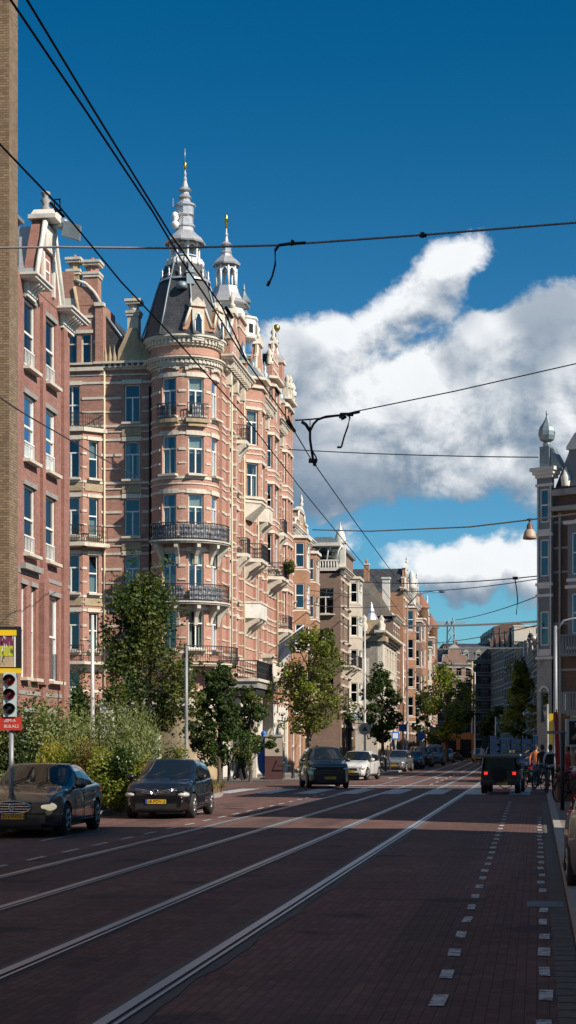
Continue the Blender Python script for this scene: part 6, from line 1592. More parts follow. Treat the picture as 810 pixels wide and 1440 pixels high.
# dark blue stake-bed truck standing at the right kerb
def truck():
    t = thing('stake_truck', 'dark blue open truck with tall slatted cage sides at the right kerb', 'truck', gp(724, 88, 0), STREET - radians(2))
    mat('truck_blue', (.008, .022, .06), .8, var=.3, spec=.15, dirt=.4)
    b = MB('truck_blue', 'trim_black'); b.cube(-3.0, 1.4, -1.1, 1.1, .85, 1.0, 0); b.cube(-3.0, 3.4, -.45, .45, .5, .85, 1); b.build('bed', t)
    for nm, seg in (('side_gate', (('x', -1.1), ('x', 1.1))), ('tailgate', (('y', -3.0),)), ('front_gate', (('y', 1.4),))):
        for ax, v in seg:
            g = MB('truck_blue', 'pole_grey')
            for z in (1.0, 1.3, 1.62, 1.95):
                if ax == 'x': g.cube(-3, 1.4, v - .02, v + .02, z, z + .2, 0)
                else: g.cube(v - .02, v + .02, -1.1, 1.1, z, z + .2, 0)
            for k in range(5):
                if ax == 'x': g.cube(-3 + k * 1.08, -2.93 + k * 1.08, v - .05, v + .05, .95, 2.35, 0)
                else: g.cube(v - .05, v + .05, -1.1 + k * .53, -1.03 + k * .53, .95, 2.35, 0)
            g.build(nm, t)
    c = MB('truck_blue', 'car_glass', 'trim_black'); c.prism(Plane(0, 1.0, 0), [(1.6, .6), (3.5, .6), (3.55, 1.3), (3.1, 2.15), (1.6, 2.2)], 0, 2.0, 0)
    c.face([(1.595, -.8, 1.5), (1.595, .8, 1.5), (1.595, .8, 2.05), (1.595, -.8, 2.05)], 1); c.build('cab', t)
    l = MB('cardboard'); mat('cardboard', (.25, .17, .1), .9, var=.2)
    l.cube(-2.6, -1.4, -.8, .2, 1.0, 1.7, 0); l.build('load_box', t)
    for sg in (-1, 1):
        l = MB('tail_lens'); l.cube(-3.06, -3.0, sg * .9 - .12, sg * .9 + .12, .7, .82, 0); l.build('tail_light', t)
        for x in (-1.9, 2.6): wheel(t, x, sg * .9, .4, .3, sg, False)
truck()
# ------------------------------------------------------------ traffic light, signs
mat('panel_black', (.012, .012, .014), .45); mat('sign_yellow', (.72, .48, .01), .5, var=.08, dirt=.2); mat('sign_red', (.42, .03, .02), .5, var=.12, dirt=.3)
mat('sign_white', (.65, .64, .62), .6); mat('acid_green', (.40, .42, .03), .5); mat('magenta', (.15, .02, .08), .5); mat('signal_shell', (.42, .52, .56), .4, var=.1)
mat('lens_red', (.30, .014, .010), .15, coat=1.0, var=.3, nscale=12); mat('lens_dark', (.035, .012, .008), .15, coat=1.0)
def traffic_light():
    o = gp(14, 34, .1); t = thing('traffic_light', 'three-lens traffic light on a pole under a yellow and black notice panel', 'traffic light', o, radians(3))
    z = lambda y: (1050 - y) / 2400 * 34 + CAMH - .1
    p = MB('pole_grey', 'stone_grey'); p.tube([(0.02, .06, 0), (.02, .06, z(1020))], .05, 10); p.tube([(.02, .1, z(1020)), (.02, .1, z(884))], .04, 8); p.tube([(0.02, .06, 0), (.02, .06, .25)], .09, 10, 1); p.build('pole', t)
    h = MB('signal_shell', 'panel_black'); A = Plane(0, 0, 0)
    h.box(A, -.125, .125, z(1008), z(946), -.1, .06, 0); h.build('signal_head', t)
    for i, yy in enumerate((957, 977, 997)):
        l = MB('lens_red' if i < 2 else 'lens_dark', 'panel_black'); c = A(0, z(yy), .07)
        l.ball(c, .105, 0, 14, (1, .35, 1))
        for s0 in range(10):
            a, b = pi * .0 + pi * s0 / 10, pi * (s0 + 1) / 10
            l.face([A(.115 * cos(a), z(yy) + .115 * sin(a), .05), A(.115 * cos(b), z(yy) + .115 * sin(b), .05), A(.12 * cos(b), z(yy) + .12 * sin(b), .22), A(.12 * cos(a), z(yy) + .12 * sin(a), .22)], 1)
        l.build('lens', t)
    b = MB('sign_red'); b.box(A, -.30, .235, z(1027), z(1008), .0, .03, 0); sb = b.build('red_plate', t)
    mk('lettering', text_mesh('20M-A', .085, 'sign_white'), sb, (.0, -.034, z(1013.5)), (pi / 2, 0, 0)); mk('lettering', text_mesh('BLB.ALS', .085, 'sign_white'), sb, (.03, -.034, z(1021.5)), (pi / 2, 0, 0))
    n = MB('panel_black'); n.box(A, -.6, .215, z(942), z(881), -.16, -.0, 0); nb = n.build('notice_panel', t)
    y1 = MB('sign_yellow'); y1.box(A, -.6, .13, z(894), z(886), .0, .03, 0); y1.build('yellow_bar', nb)
    y1 = MB('sign_yellow'); y1.box(A, -.6, .225, z(947), z(940), .0, .05, 0); y1.build('yellow_bar', nb)
    s = MB('magenta', 'acid_green', 'sign_white', 'stone_warm', 'panel_black')
    s.box(A, -.6, .11, z(907), z(895), 0, .012, 0); s.box(A, -.6, .06, z(923), z(908), 0, .014, 1); s.box(A, -.6, .11, z(938), z(923.5), 0, .012, 3); s.box(A, .08, .115, z(938), z(895), .012, .018, 2)
    random.seed(5)
    for k in range(60):
        u = U(-.55, .06); zz = U(z(937), z(897)); s.box(A, u, u + .012, zz, zz + U(.03, .1), .012, .02 + .001 * k / 60, random.choice([2, 3, 4]))
    s.build('poster', nb)
traffic_light()
# signal head on its dark pole at the right, back turned to us
o = gp(791, 45, .12); t = thing('traffic_light', 'grey framed signal head reaching in from the right edge on a dark pole', 'traffic light', o, 0)
z = lambda y: (1050 - y) / 2400 * 45 + CAMH - .12
p = MB('iron'); p.tube([(0, 0, 0), (0, 0, z(1030))], .055, 8); p.build('pole', t)
p = MB('pole_grey'); p.cube(-.40, .25, .0, .08, z(1032), z(1028), 0); p.build('arm', t)
h = MB('signal_shell', 'panel_black', 'lead'); x0 = (796 - 791) / 2400 * 45
h.cube(x0, x0 + .8, -.05, .12, z(1050), z(1011), 0); h.cube(x0 + .07, x0 + .75, -.055, -.03, z(1047), z(1014), 1); 
h.ball((x0 + .32, -.06, z(1020)), .11, 2, 12, (1, .3, 1)); h.tube([(x0 + .15, -.1, z(1040)), (x0 + .6, -.12, z(1022))], [.05, .13], 8, 2); h.build('signal_head', t)
# ------------------------------------------------------------ overhead tram wires
def zline(pts, z=5.5):      # image heights are turned into real distances along a wire of constant height
    out = []
    for x, y in pts:
        Y = (z - CAMH) * 2400 / (1050 - y); out.append(Vector(((x - 405) / 2400 * Y, Y, z)))
    return out
def wire(label, pts, r=.007, m='cable', group='overhead wires of the tramway', cat='wire', sag=0.0, name='overhead_wire', n=10):
    P = []
    for a, b in zip(pts, pts[1:]):
        a, b = Vector(a), Vector(b)
        for k in range(n):
            f = k / n; q = a.lerp(b, f); P.append(q)
    P.append(Vector(pts[-1]))
    if sag:
        N = len(P) - 1
        for i, q in enumerate(P): q.z -= sag * 4 * (i / N) * (1 - i / N)
    w = MB(m); w.tube(P, r, 6); o = w.build(name); return tag(o, label, cat, group)
wA = zline([(-30, -110), (38, 0), (130, 152), (240, 330), (312, 431), (347, 508), (403, 588), (437, 645), (500, 735), (570, 830), (622, 912), (655, 968)])
wB = zline([(-60, -110), (15, 0), (120, 155), (215, 298), (256, 367), (303, 438), (346, 508)])
wC = zline([(-40, 160), (0, 203), (83, 290), (170, 396), (253, 484), (300, 537), (345, 587), (420, 683), (520, 805), (548, 842), (610, 925), (650, 975)])
wire('contact wire from the top left corner to the far end, right of the spire', wA, .0075, n=5)
wire('contact wire entering leftmost at the top left corner, ending beyond the turret', wB, .0075, n=5)
wire('contact wire from the left edge over the pink gable and the turret roof', wC, .007, n=5)
wire('thin wire falling across the pink house windows towards the drainpipes', [PX(-20, 545, 30), PX(60, 590, 36), PX(215, 683, 60)], .014, group='cross wires between the house fronts', sag=.1)
gx = 'cross wires between the house fronts'
def span(label, a, b, Y0, Y1, r, m='cable_pale', sag=.02): return wire(label, [PX(a[0], a[1], Y0), PX(b[0], b[1], Y1)], r, m, gx, 'wire', sag, 'span_wire')
wire('twisted steel span wire crossing the blue sky high above the street', [PX(-40, 349, 17), PX(80, 347.5, 17.0), PX(230, 349, 17), PX(390, 345, 17), PX(600, 330, 17), PX(860, 309, 17)], .011, 'cable_pale', gx, name='span_wire')
span('span wire carrying the forked pull-off in front of the big cloud', (415, 591), (500, 579), 21, 21, .010, 'cable')
wire('rising right half of the span wire that holds the forked pull-off', [PX(498, 579, 21), PX(640, 550, 21), PX(860, 500, 21)], .0075, 'cable', gx, name='span_wire')
span('thin level wire crossing the cloud to the onion-domed house', (405, 632), (757, 643), 110, 100, .035, 'cable', .1)
wire('span wire from which the bell lamp hangs', [PX(440, 745, 60), PX(520, 747, 55), PX(660, 741, 48), PX(745, 731, 44), PX(860, 716, 40)], .022, 'cable_pale', gx, name='span_wire')
span('thin wire over the small cloud to the onion-domed house', (500, 818), (757, 810), 120, 100, .035, 'cable', .25)
span('slanting thin wire under the small cloud', (560, 832), (757, 814), 130, 100, .03, 'cable', .2)
span('long slanting wire below the small cloud', (640, 872), (757, 838), 160, 100, .03, 'cable', .2)
span('thick pale tube-like span across the far street', (565, 880), (756, 874), 130, 100, .07, 'pole_pale', .1)
span('lowest slanting wire ending at the corner of the onion-domed house', (600, 905), (757, 879), 190, 100, .035, 'cable', .2)
span('pale horizontal arm wire over the far roofs', (615, 913), (740, 911), 200, 170, .09, 'pole_pale', .0)
span('thin wire spanning the brown house corner', (432, 850), (560, 852), 118, 150, .03, 'cable', .2)
span('second thin wire beneath the brown house loggia', (436, 830), (520, 836), 118, 150, .025, 'cable', .1)
def hardware(label, parts, name='wire_fitting', m='iron'):
    w = MB(m, 'cable_pale')
    for pts, r in parts: w.tube(pts, r, 6)
    return tag(w.build(name), label, 'wire fitting', 'fittings hanging on the overhead wires')
hardware('stiff loose cable tail hanging from the twisted span wire', [([PX(430, 341.5, 17), PX(405, 343, 17), PX(392, 345, 17), PX(387, 352, 17)], .016), ([PX(387, 352, 17), PX(387, 372, 17), PX(383, 388, 17), PX(377, 401, 17)], .011), ([PX(409, 345, 17), PX(412, 338, 17)], .02), ([PX(376, 402, 17), PX(379, 396, 17)], .018)])
hardware('small clamp on the right part of the twisted span wire', [([PX(594, 327, 17), PX(594, 334, 17)], .022), ([PX(590, 331, 17), PX(600, 331, 17)], .02)])
hardware('black bracket clamp on the wire beside the pink gable', [([PX(77, 295, 11.8), PX(76, 281, 11.8), PX(84, 280, 11.8), PX(85, 296, 11.8), PX(77, 297, 11.8)], .008), ([PX(70, 285, 11.8), PX(90, 305, 11.8)], .011)])
def at(x, y): return PX(x, y, 21)
hardware('forked pull-off arm holding the contact wire before the cloud', [([at(424, 593), at(430, 597), at(436, 606)], .022), ([at(436, 606), at(441, 596), at(447, 590), at(458, 586), at(478, 584), at(482, 585)], .016),
    ([at(436, 606), at(436, 618), at(438, 632), at(440, 645)], .018), ([at(438, 632), at(444, 642), at(446, 648)], .01), ([at(434, 648), at(446, 648)], .03), ([at(441, 648), at(443, 655)], .024), ([at(436, 590), at(436, 606)], .006)])
hardware('curled insulator with a hanging rod on the right of the forked arm', [([at(478, 588), at(479, 582), at(490, 582), at(503, 580), at(506, 579)], .017), ([at(482, 585), at(484, 589)], .04), ([at(489, 583), at(492, 587), at(489, 600), at(484, 614), at(480, 629)], .012), ([at(474, 629), at(480, 629)], .014), ([at(487, 583), at(497, 583)], .022)])
hardware('clamp where the contact wires meet beyond the street front', [([PX(404, 592, 19.6), PX(414, 606, 20)], .022), ([PX(405, 585, 19.6), PX(408, 594, 19.6), PX(411, 599, 19.6)], .011)])
hardware('small clamp above the brown house loggia on the wire', [([PX(318, 433, 14.5), PX(326, 446, 14.9)], .018)])
hardware('thin drop wire hanging over the small cloud', [([PX(724, 813, 102), PX(727, 832, 102), PX(728, 845, 102), PX(726, 864, 102)], .035), ([PX(721, 813, 102), PX(728, 813, 102)], .1)])
# bell lamp hanging on its wire
o = PX(745, 731, 44); t = thing('hanging_lamp', 'beige bell-shaped street lamp hanging from a wire beside the onion-domed house', 'lamp', o, 0)
mat('lamp_beige', (.46, .33, .25), .5, var=.1); mat('lamp_brown', (.12, .07, .05), .5)
l = MB('lamp_brown'); l.lathe([(0, .0), (.03, -.01), (.03, -.08), (.07, -.12), (.09, -.24), (.1, -.26)], 14); l.build('neck', t)
l = MB('lamp_beige', 'sign_white'); l.lathe([(.1, -.25), (.145, -.32), (.17, -.42), (.185, -.49), (.16, -.50), (.0, -.47)], 18); l.build('shade', t)
l = MB('iron'); l.tube([(-.08, 0, .01), (.02, 0, .03), (.1, 0, .02)], .015, 6); l.build('clamp', t)
# ------------------------------------------------------------ lamp posts and masts
def mast(label, px, Y, top_px, r=.07, m='pole_grey', arms=(), name='street_lamp', cat='street lamp', rz=0, r2=None, collar=True, head=True, group='lamp posts and tram masts'):
    o = gp(px, Y, .12); h = (1050 - top_px) / 2400 * Y + CAMH - .12
    t = thing(name, label, cat, o, rz, group); r2 = r2 or r * .6
    p = MB(m, 'stone_grey'); p.tube([(0, 0, 0), (0, 0, 1.1), (0, 0, 1.15), (0, 0, h * .5), (0, 0, h)], [r * 1.5, r * 1.45, r, (r + r2) / 2, r2], 10, 0); p.build('pole', t)
    for (dx, dz, rr) in arms:
        a = MB(m, 'lamp_lens', 'iron'); a.tube([(0, 0, h - .3), (dx * .3, 0, h + dz * .7), (dx * .65, 0, h + dz), (dx, 0, h + dz * .95)], rr, 6, 0); a.build('arm', t)
        if head: q = MB('iron', 'lamp_lens'); q.ball((dx, 0, h + dz * .95), .16, 0, 10, (2.0, .8, .5)); q.ball((dx, 0, h + dz * .95 - .05), .13, 1, 10, (1.8, .7, .4)); q.build('lamp_head', t)
    return t
mast('thick pale lamp post rising from the planted strip before the corner building', 130, 62, 865, .09, 'pole_pale', (), r2=.06)
mast('slim silver lamp post with a small dark bracket, left of the porch', 262, 66, 908, .07, 'pole_grey', (), r2=.065)
q = MB('iron'); q.tube([PX(247, 914, 66), PX(252, 911, 66), PX(261, 912, 66)], .025, 5); q.tube([PX(261, 905, 66), PX(261, 925, 66)], .06, 6)
tag(q.build('camera_bracket'), 'small dark bracket at the top of the slim silver lamp post', 'bracket')
mast('pale lamp post with curved arm in front of the onion-domed house', 781, 80, 880, .13, 'pole_grey', ((1.3, .35, .05),), r2=.08, head=False)
mast('tram mast with long curved lamp arm before the left row', 573, 150, 846, .10, 'pole_grey', ((3.0, .9, .06),))
mast('thin grey mast before the brown house corner', 513, 120, 880, .09, 'pole_pale', (), name='tram_mast', cat='mast')
mast('white mast in front of the pavilion house', 567, 140, 905, .08, 'pole_pale', (), name='tram_mast', cat='mast')
mast('white slanted-headed mast right of the wide yellow-green tree', 668, 200, 945, .10, 'pole_pale', ((-1.4, .5, .06),), name='tram_mast', cat='mast')
mast('grey mast beside the white one, middle of the far street', 664, 230, 930, .16, 'stone_warm', (), name='tram_mast', cat='mast')
mast('pale mast rising behind the pointed tree on the right', 737, 165, 905, .12, 'pole_pale', (), name='tram_mast', cat='mast')
mast('grey mast with bent top between the pointed tree and the onion-domed house', 762, 112, 935, .12, 'pole_grey', ((-.8, .9, .06),), name='tram_mast', cat='mast', head=False)
mast('thin dark post at the left corner of the onion-domed house', 770, 96, 990, .09, 'pole_grey', (), name='tram_mast', cat='mast')
mast('short pale post in the middle of the far carriageway', 697, 180, 1008, .1, 'pole_pale', (), name='tram_mast', cat='mast')
# antenna with birds-nest of lamps on the onion house corner
q = MB('iron', 'sign_white'); q.tube([PX(757, 905, 99), PX(748, 900, 99), PX(742, 894, 99)], .05, 6); q.tube([PX(752, 898, 99), PX(748, 893, 99)], .05, 6); q.ball(PX(746, 893, 99), .13, 0); q.ball(PX(751, 897, 99), .12, 1); q.ball(PX(743, 899, 99), .09, 0)
tag(q.build('wall_lamp_bracket'), 'dark bracket with small lamps sticking out left of the onion-domed house', 'bracket')
# road signs
def sign(label, px, Y, zc, shape, m, r=.32, txt=None, post=True, cat='road sign', name='road_sign', mt='sign_white'):
    o = gp(px, Y, .12); t = thing(name, label, cat, o, 0); p = MB('pole_grey'); p.tube([(0, .04, 0), (0, .04, zc + r * .8)], .04, 6); p.build('post', t)
    s = MB(m, mt, 'panel_black'); n = {'round': 20, 'tri': 3, 'sq': 4}[shape]; A = Plane(0, 0, 0); a0 = {'round': 0, 'tri': pi / 2, 'sq': pi / 4}[shape]
    s.prism(A, [(r * cos(a0 + 2 * pi * k / n), zc + r * sin(a0 + 2 * pi * k / n)) for k in range(n)], 0, .03, 0)
    s.prism(A, [(r * .66 * cos(a0 + 2 * pi * k / n), zc + r * .66 * sin(a0 + 2 * pi * k / n)) for k in range(n)], .03, .04, 1); s.build('plate', t); return t
mat('sign_blue', (.02, .13, .45), .5); mat('sign_grey', (.25, .25, .25), .6)
t = sign('grey round sign with a dark triangle before the dark green tree', 513, 118, 2.9, 'round', 'sign_grey', .42, mt='sign_grey'); q = MB('panel_black'); q.prism(Plane(0, 0, 0), [(-.2, 2.78), (.2, 2.78), (0, 3.12)], .04, .06, 0); q.build('triangle', t)
sign('square blue sign below the dark green tree', 556, 128, 2.5, 'sq', 'sign_blue', .42, mt='sign_white')
sign('round blue sign on the far left pavement', 592, 150, 2.6, 'round', 'sign_blue', .35, mt='sign_blue')
sign('small blue sign by the slim mast beyond the row of cars', 566, 138, 3.2, 'sq', 'sign_blue', .4, mt='sign_blue')
# ------------------------------------------------------------ street clutter before the corner building
def blob(name, label, cat, px, Y, fn, rz=0, group=None):
    t = thing(name, label, cat, gp(px, Y, .12), rz, group); fn(t); return t
def banner(t):
    q = MB('sign_blue'); q.prism(Plane(0, 0, 0), [(-.28, .5), (-.34, 1.1), (-.2, 1.8), (.05, 2.2), (.3, 1.6), (.32, 1.0), (.12, .4), (-.05, .2)], -.02, .02); q.build('cloth', t)
    q = MB('pole_grey'); q.tube([(0, .03, 0), (0, .03, 2.4)], .03, 6); q.lathe([(.25, 0), (.2, .08), (0, .1)], 12); q.build('post', t); q = MB('sign_blue'); q.ball((0, 0, 2.35), .16, 0); q.build('knob', t)
blob('flag_banner', 'rounded blue beach flag on the pavement by the kiosk', 'flag', 371, 88, banner)
mat('kiosk_cream', (.36, .30, .24), .7, var=.1); mat('kiosk_maroon', (.07, .025, .025), .6, var=.1)
def kiosk(t):
    q = MB('kiosk_cream', 'kiosk_maroon', 'stone_grey'); q.cube(-.45, .45, -.4, .4, 1.2, 2.2, 0); q.cube(-.45, .45, -.4, .4, 0, 1.2, 1); q.cube(-.52, .52, -.46, .46, 2.2, 2.3, 2); q.build('cabinet', t)
    q = MB('iron'); q.tube([(.2, -.45, 1.0), (.2, -.6, .7), (.9, -.6, .7)], .03, 6); q.build('handrail', t)
blob('utility_kiosk', 'cream and maroon cabinet on the pavement beside the blue beach flag', 'kiosk', 385, 88, kiosk)
def awning(t):
    q = MB('awning_blue', 'sign_white'); 
    mat('awning_blue', (.10, .40, .60), .7)
    q.face([(-.8, .8, 1.0), (.8, .8, 1.0), (.9, -.7, .35), (-.7, -.7, .35)], 0); q.face([(-.7, -.7, .35), (.9, -.7, .35), (.9, -.7, .15), (-.7, -.7, .15)], 1); q.build('cloth', t)
    q = MB('pole_grey'); q.tube([(-.7, .7, .5), (-.7, -.7, .33)], .02, 5); q.tube([(.8, .7, .5), (.85, -.7, .33)], .02, 5); q.build('frame', t)
MATS.get('awning_blue') or mat('awning_blue', (.10, .40, .60), .7)
t = thing('awning', 'light blue awning slanting from the white shopfront', 'awning', ST(100.5, -16.0, 1.5), RZL + .6); awning(t)
t = thing('awning', 'white awning with blue edge on the brown house shop', 'awning', ST(138, -14.2, 3.0), RZL); awning(t); t.scale = (3, 1.6, 1.6)
t = thing('shopfront', 'orange wooden shopfront under the wide yellow-green tree', 'shopfront', gp(618, 215, .12), RZL * 0)
q = MB('wood_orange', 'dark', 'glass'); q.cube(-1.5, 4.4, -.1, .6, 0, 3.4, 0); 
for k in range(3): q.cube(-1.2 + k * 1.9, .2 + k * 1.9, -.14, -.1, .3, 2.6, 1)
q.build('front', t)
t = thing('shopfront', 'yellow shop panel on the ground floor of the onion-domed house', 'shopfront', gp(778, 99.0, .12), -.25)
q = MB('sign_yellow', 'dark'); q.cube(-.35, .15, -.1, .1, .6, 3.6, 0); q.build('panel', t)
mat('banner_red', (.45, .04, .03), .6)
t = thing('banner', 'narrow red and white banner leaning by the right pavement pole', 'banner', gp(787, 60, .12), 0)
q = MB('banner_red', 'sign_white'); q.prism(Plane(0, 0, 0), [(-.12, .2), (.02, .2), (.0, 1.6), (-.08, 2.9), (-.2, 2.9), (-.16, 1.6)], 0, .03, 0); q.prism(Plane(0, .0, 0), [(.02, .2), (.16, .2), (.06, 1.6), (.0, 1.6)], 0, .03, 1); q.build('cloth', t)
q = MB('iron'); q.tube([(-.1, .05, 0), (-.1, .05, 3.0)], .02, 6); q.build('pole', t)
# pavement fence of the terrace and bollards
bo = thing('bollard', 'short dark bollard on the left pavement', 'bollard', gp(322, 84, .12), 0, 'bollards along the left pavement'); q = MB('iron', 'sign_white'); q.lathe([(.11, 0), (.09, .1), (.07, .7), (.1, .75), (.1, .85), (.0, .95)], 10); q.build('post', bo)
for i, (px, Y) in enumerate([(345, 86), (398, 90), (412, 91), (470, 101), (534, 112), (542, 118)]): 
    b = dup(bo, gp(px, Y), 0, ['bollard below the small olive tree', 'bollard left of the leafy olive tree trunk', 'bollard nearest the leafy olive tree trunk', 'bollard behind the black off-road car', 'bollard right of the white compact car', 'bollard beside the silver hatchback'][i])
def parasol(t):
    q = MB('parasol_dark'); mat('parasol_dark', (.02, .02, .022), .9); q.lathe([(.34, .1), (.2, 1.0), (.1, 2.0), (.04, 2.5), (0, 2.6)], 10); q.build('cloth', t)
    q = MB('pole_grey'); q.tube([(0, 0, 0), (0, 0, 2.7)], .03, 6); q.build('pole', t)
MATS.get('parasol_dark') or mat('parasol_dark', (.02, .02, .022), .9)
blob('closed_parasol', 'closed black parasol on the terrace between the two small trees', 'parasol', 340, 84.5, parasol)
# ------------------------------------------------------------ people
mat('skin_tone', (.42, .24, .16), .6, var=.08); mat('hair_dark', (.03, .02, .015), .8)
for n_, c_ in (('cloth_blue', (.05, .18, .45)), ('cloth_orange', (.5, .16, .05)), ('cloth_black', (.015, .015, .018)), ('cloth_white', (.55, .54, .52)), ('cloth_navy', (.02, .03, .07)), ('cloth_red', (.35, .04, .04)), ('cloth_jeans', (.05, .07, .13)), ('cloth_beige', (.35, .27, .18))): mat(n_, c_, .85, var=.2, nscale=8)
def person(label, loc, rz, top, legs, stride=.0, bag=False, bend=0.0, sit=False, group=None):
    V = []; E = []; Rr = []
    def v(p, r, par=None):
        V.append(Vector(p)); Rr.append(r if isinstance(r, tuple) else (r, r)); i = len(V) - 1
        if par is not None: E.append((par, i))
        return i
    pel = v((0, 0, .95), (.145, .12)); w = v((0.01, 0, 1.12), (.135, .105), pel); ch = v((.03, 0, 1.33), (.165, .12), w); nb = v((.03, 0, 1.46), (.07, .07), ch); nk = v((.04, 0, 1.53), (.05, .055), nb)
    hd = v((.06, 0, 1.61), (.075, .09), nk); h2 = v((.06, 0, 1.70), (.065, .08), hd)
    ns = v((.165, 0, 1.625), .012, hd)
    for s in (-1, 1):
        hip = v((0, s * .09, .88), (.09, .095), pel); k = v((.04 + s * stride * .5, s * .095, .50), .062, hip); an = v((-.02 + s * stride, s * .095, .10 if s * stride >= 0 else .12), .042, k); v((.13 + s * stride, s * .105, .035), (.045, .03), an)
        sh = v((.02, s * .19, 1.40), .055, ch); el = v((-.02 - s * stride * .5, s * .245, 1.13), .042, sh); wr = v((.06 - s * stride * .8, s * .25, .90), .028, el); pa = v((.08 - s * stride * .8, s * .25, .83), (.022, .035), wr)
        for f in range(4): v((.10 - .018 * f + .03 - s * stride * .8, s * (.255 - .0), .745 + .008 * abs(f - 1.5)), .009, pa)
        v((.13 - s * stride * .8, s * .235, .81), .01, wr)
        v((.055, s * .088, 1.62), .018, hd)
    me = bpy.data.meshes.new('body'); me.from_pydata(V, E, []); t = thing('person', label, 'person', loc, rz, group)
    o = mk('body', me); md = o.modifiers.new('s', 'SKIN'); md.use_smooth_shade = True
    for i, sv_ in enumerate(me.skin_vertices[0].data): sv_.radius = Rr[i]; sv_.use_root = (i == 0)
    o.modifiers.new('u', 'SUBSURF').levels = 1
    bpy.context.view_layer.update()
    m2 = bpy.data.meshes.new_from_object(o.evaluated_get(bpy.context.evaluated_depsgraph_get())); bpy.data.objects.remove(o)
    m2.materials.clear()
    for mm in ('skin_tone', top, legs, 'trim_black'): m2.materials.append(MATS[mm])
    for p in m2.polygons:
        z = p.center.z; y = abs(p.center.y)
        p.material_index = 3 if z < .1 else 0 if z > 1.47 or (y > .2 and z < .92) else 1 if z > .93 or (y > .2 and z > .88) else 2
        p.use_smooth = True
    b = mk('body', m2, t)
    hr = MB('hair_dark'); hr.ball((.035, 0, 1.69), .105, 0, 10, (1.02, .85, .85)); hr.ball((-.0, 0, 1.63), .09, 0, 8, (.8, .95, 1.1)); hr.build('hair', t)
    if bag:
        q = MB('cloth_black'); q.prism(Plane(-.12, .14, 0), [(-.1, 1.0), (.04, 1.0), (.06, 1.4), (-.08, 1.4)], 0, .28); q.build('backpack', t)
    return t
pg = 'pedestrians on the right pavement'
person('person in blue top with arms down, standing behind the planted strip', gp(204, 62), radians(-60), 'cloth_blue', 'cloth_orange', .1)
person('person in orange and blue clothes standing between the shrubs', gp(180, 61), radians(200), 'cloth_orange', 'cloth_blue', .12)
person('person in black coat walking past the black parasol', gp(333, 86), radians(20), 'cloth_black', 'cloth_black', .22)
person('person in dark clothes waiting by the olive tree', gp(446, 98), radians(-90), 'cloth_navy', 'cloth_black', .05)
person('person in white top walking on the right pavement', gp(774, 66), radians(80), 'cloth_white', 'cloth_black', .2, True, group=pg)
person('person in black carrying a backpack on the right pavement', gp(763, 71), radians(100), 'cloth_black', 'cloth_jeans', .2, True, group=pg)
person('person in red and white sitting-out corner of the right pavement', gp(799, 56), radians(170), 'cloth_red', 'cloth_beige', .1, group=pg)
person('person in light clothes standing under the signal arm', gp(806, 63), radians(-120), 'cloth_beige', 'cloth_navy', .1, group=pg)
person('person in orange jacket beside the blue truck', gp(753, 78), radians(60), 'cloth_orange', 'cloth_jeans', .15, group=pg)
for i, (px, Y, a, b_) in enumerate([(545, 122, 'cloth_black', 'cloth_navy'), (551, 126, 'cloth_navy', 'cloth_black'), (678, 150, 'cloth_white', 'cloth_jeans'), (686, 158, 'cloth_black', 'cloth_beige')]):
    person(['person in black by the far left row of cars', 'person in navy beside the one in black', 'person in white crossing far down the street', 'person in dark top crossing behind the one in white'][i], gp(px, Y), U(0, 6), a, b_, .2, group='distant pedestrians')
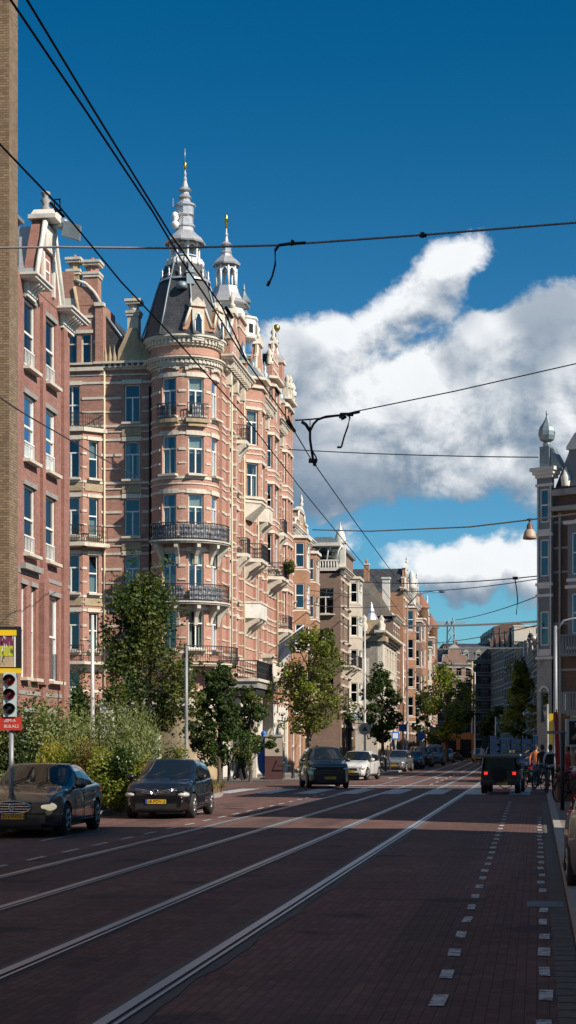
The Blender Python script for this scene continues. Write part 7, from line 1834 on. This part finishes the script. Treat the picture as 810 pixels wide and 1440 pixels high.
# ------------------------------------------------------------ bicycles
def bicycle(label, loc, rz, m='iron', lean=8):
    t = thing('bicycle', label, 'bicycle', loc, (0), 'bicycles at the right kerb'); t.rotation_euler = (radians(lean), 0, rz)
    for x in (-.53, .53):
        w = MB('tyre', 'pole_grey'); w.tube([(.34 * cos(a), 0, .34 * sin(a)) for a in [2 * pi * k / 24 for k in range(25)]], .019, 6, 0, cap=False)
        for k in range(12): a = 2 * pi * k / 12; w.tube([(0, .02 * (-1) ** k, 0), (.33 * cos(a), 0, .33 * sin(a))], .003, 3, 1, cap=False)
        w.build('wheel', t, (x, 0, .34))
    f = MB(m); 
    for a, b in (((-.53, .34), (-.12, .30)), ((-.12, .30), (-.25, .86)), ((-.53, .34), (-.22, .74)), ((-.12, .30), (.34, .80)), ((-.22, .66), (.33, .84)), ((.32, .92), (.53, .34))): f.tube([(a[0], 0, a[1]), (b[0], 0, b[1])], .018, 6)
    f.build('frame', t)
    s = MB('trim_black'); s.ball((-.27, 0, .92), .12, 0, 10, (1.1, .7, .35)); s.build('saddle', t)
    h = MB('chrome'); h.tube([(.12, -.28, 1.02), (.28, -.2, 1.05), (.31, 0, 1.0), (.28, .2, 1.05), (.12, .28, 1.02)], .013, 6); h.tube([(.31, 0, 1.0), (.32, 0, .9)], .014, 6); h.build('handlebar', t)
    c = MB('trim_black'); c.tube([(-.82, 0, .36), (-.72, 0, .66), (-.5, 0, .74), (-.3, 0, .66)], .02, 5); c.tube([(-.85, 0, .75), (-.25, 0, .75)], .022, 5); c.tube([(.25, 0, .60), (.45, 0, .73), (.7, 0, .66), (.86, 0, .45)], .02, 5); c.build('mudguard', t)
    p = MB('iron'); p.tube([(-.12, .1, .30), (-.12, -.1, .30)], .05, 8); p.tube([(-.12, .1, .3), (.03, .1, .2), (.03, .2, .2)], .012, 5); p.tube([(-.12, -.1, .3), (-.27, -.1, .4), (-.27, -.2, .4)], .012, 5); p.build('pedal', t)
    return t
bk = bicycle('black bicycle side-on at the right kerb behind the black off-road car', gp(729, 69, .12), radians(8))
for i, (px, Y, a) in enumerate([(744, 68, 60), (752, 71, 75), (757, 66, 100), (768, 62, 85), (783, 58, 70), (803, 52, 40)]):
    b = dup(bk, gp(px, Y, .12), 0, ['bicycle turned nose-on just right of the side-on bicycle', 'bicycle third from the black off-road car', 'bicycle against the kerb post, fourth in the line', 'bicycle near the person in white', 'bicycle in front of the narrow red banner', 'bicycle at the right edge below the signal head'][i])
    b.rotation_euler = (radians(7), 0, radians(a))
# cafe baskets and cloth-covered stall at the right edge
mat('stall_red', (.35, .06, .05), .8, var=.5, nscale=9)
t = thing('market_stall', 'cluttered red and white flower stall at the right edge behind the silver car', 'stall', gp(800, 53, .12), 0)
q = MB('wood_edge'); q.cube(-.4, 1.2, -.3, .5, .0, .7, 0); q.build('table', t)
for k in range(14):
    q = MB(['stall_red', 'flower_white', 'flower_pink', 'leaf_green'][k % 4]); q.ball((U(-.35, 1.1), U(-.3, .4), U(.72, .95)), U(.08, .15), 0, 7); q.build('flower_bunch', t)
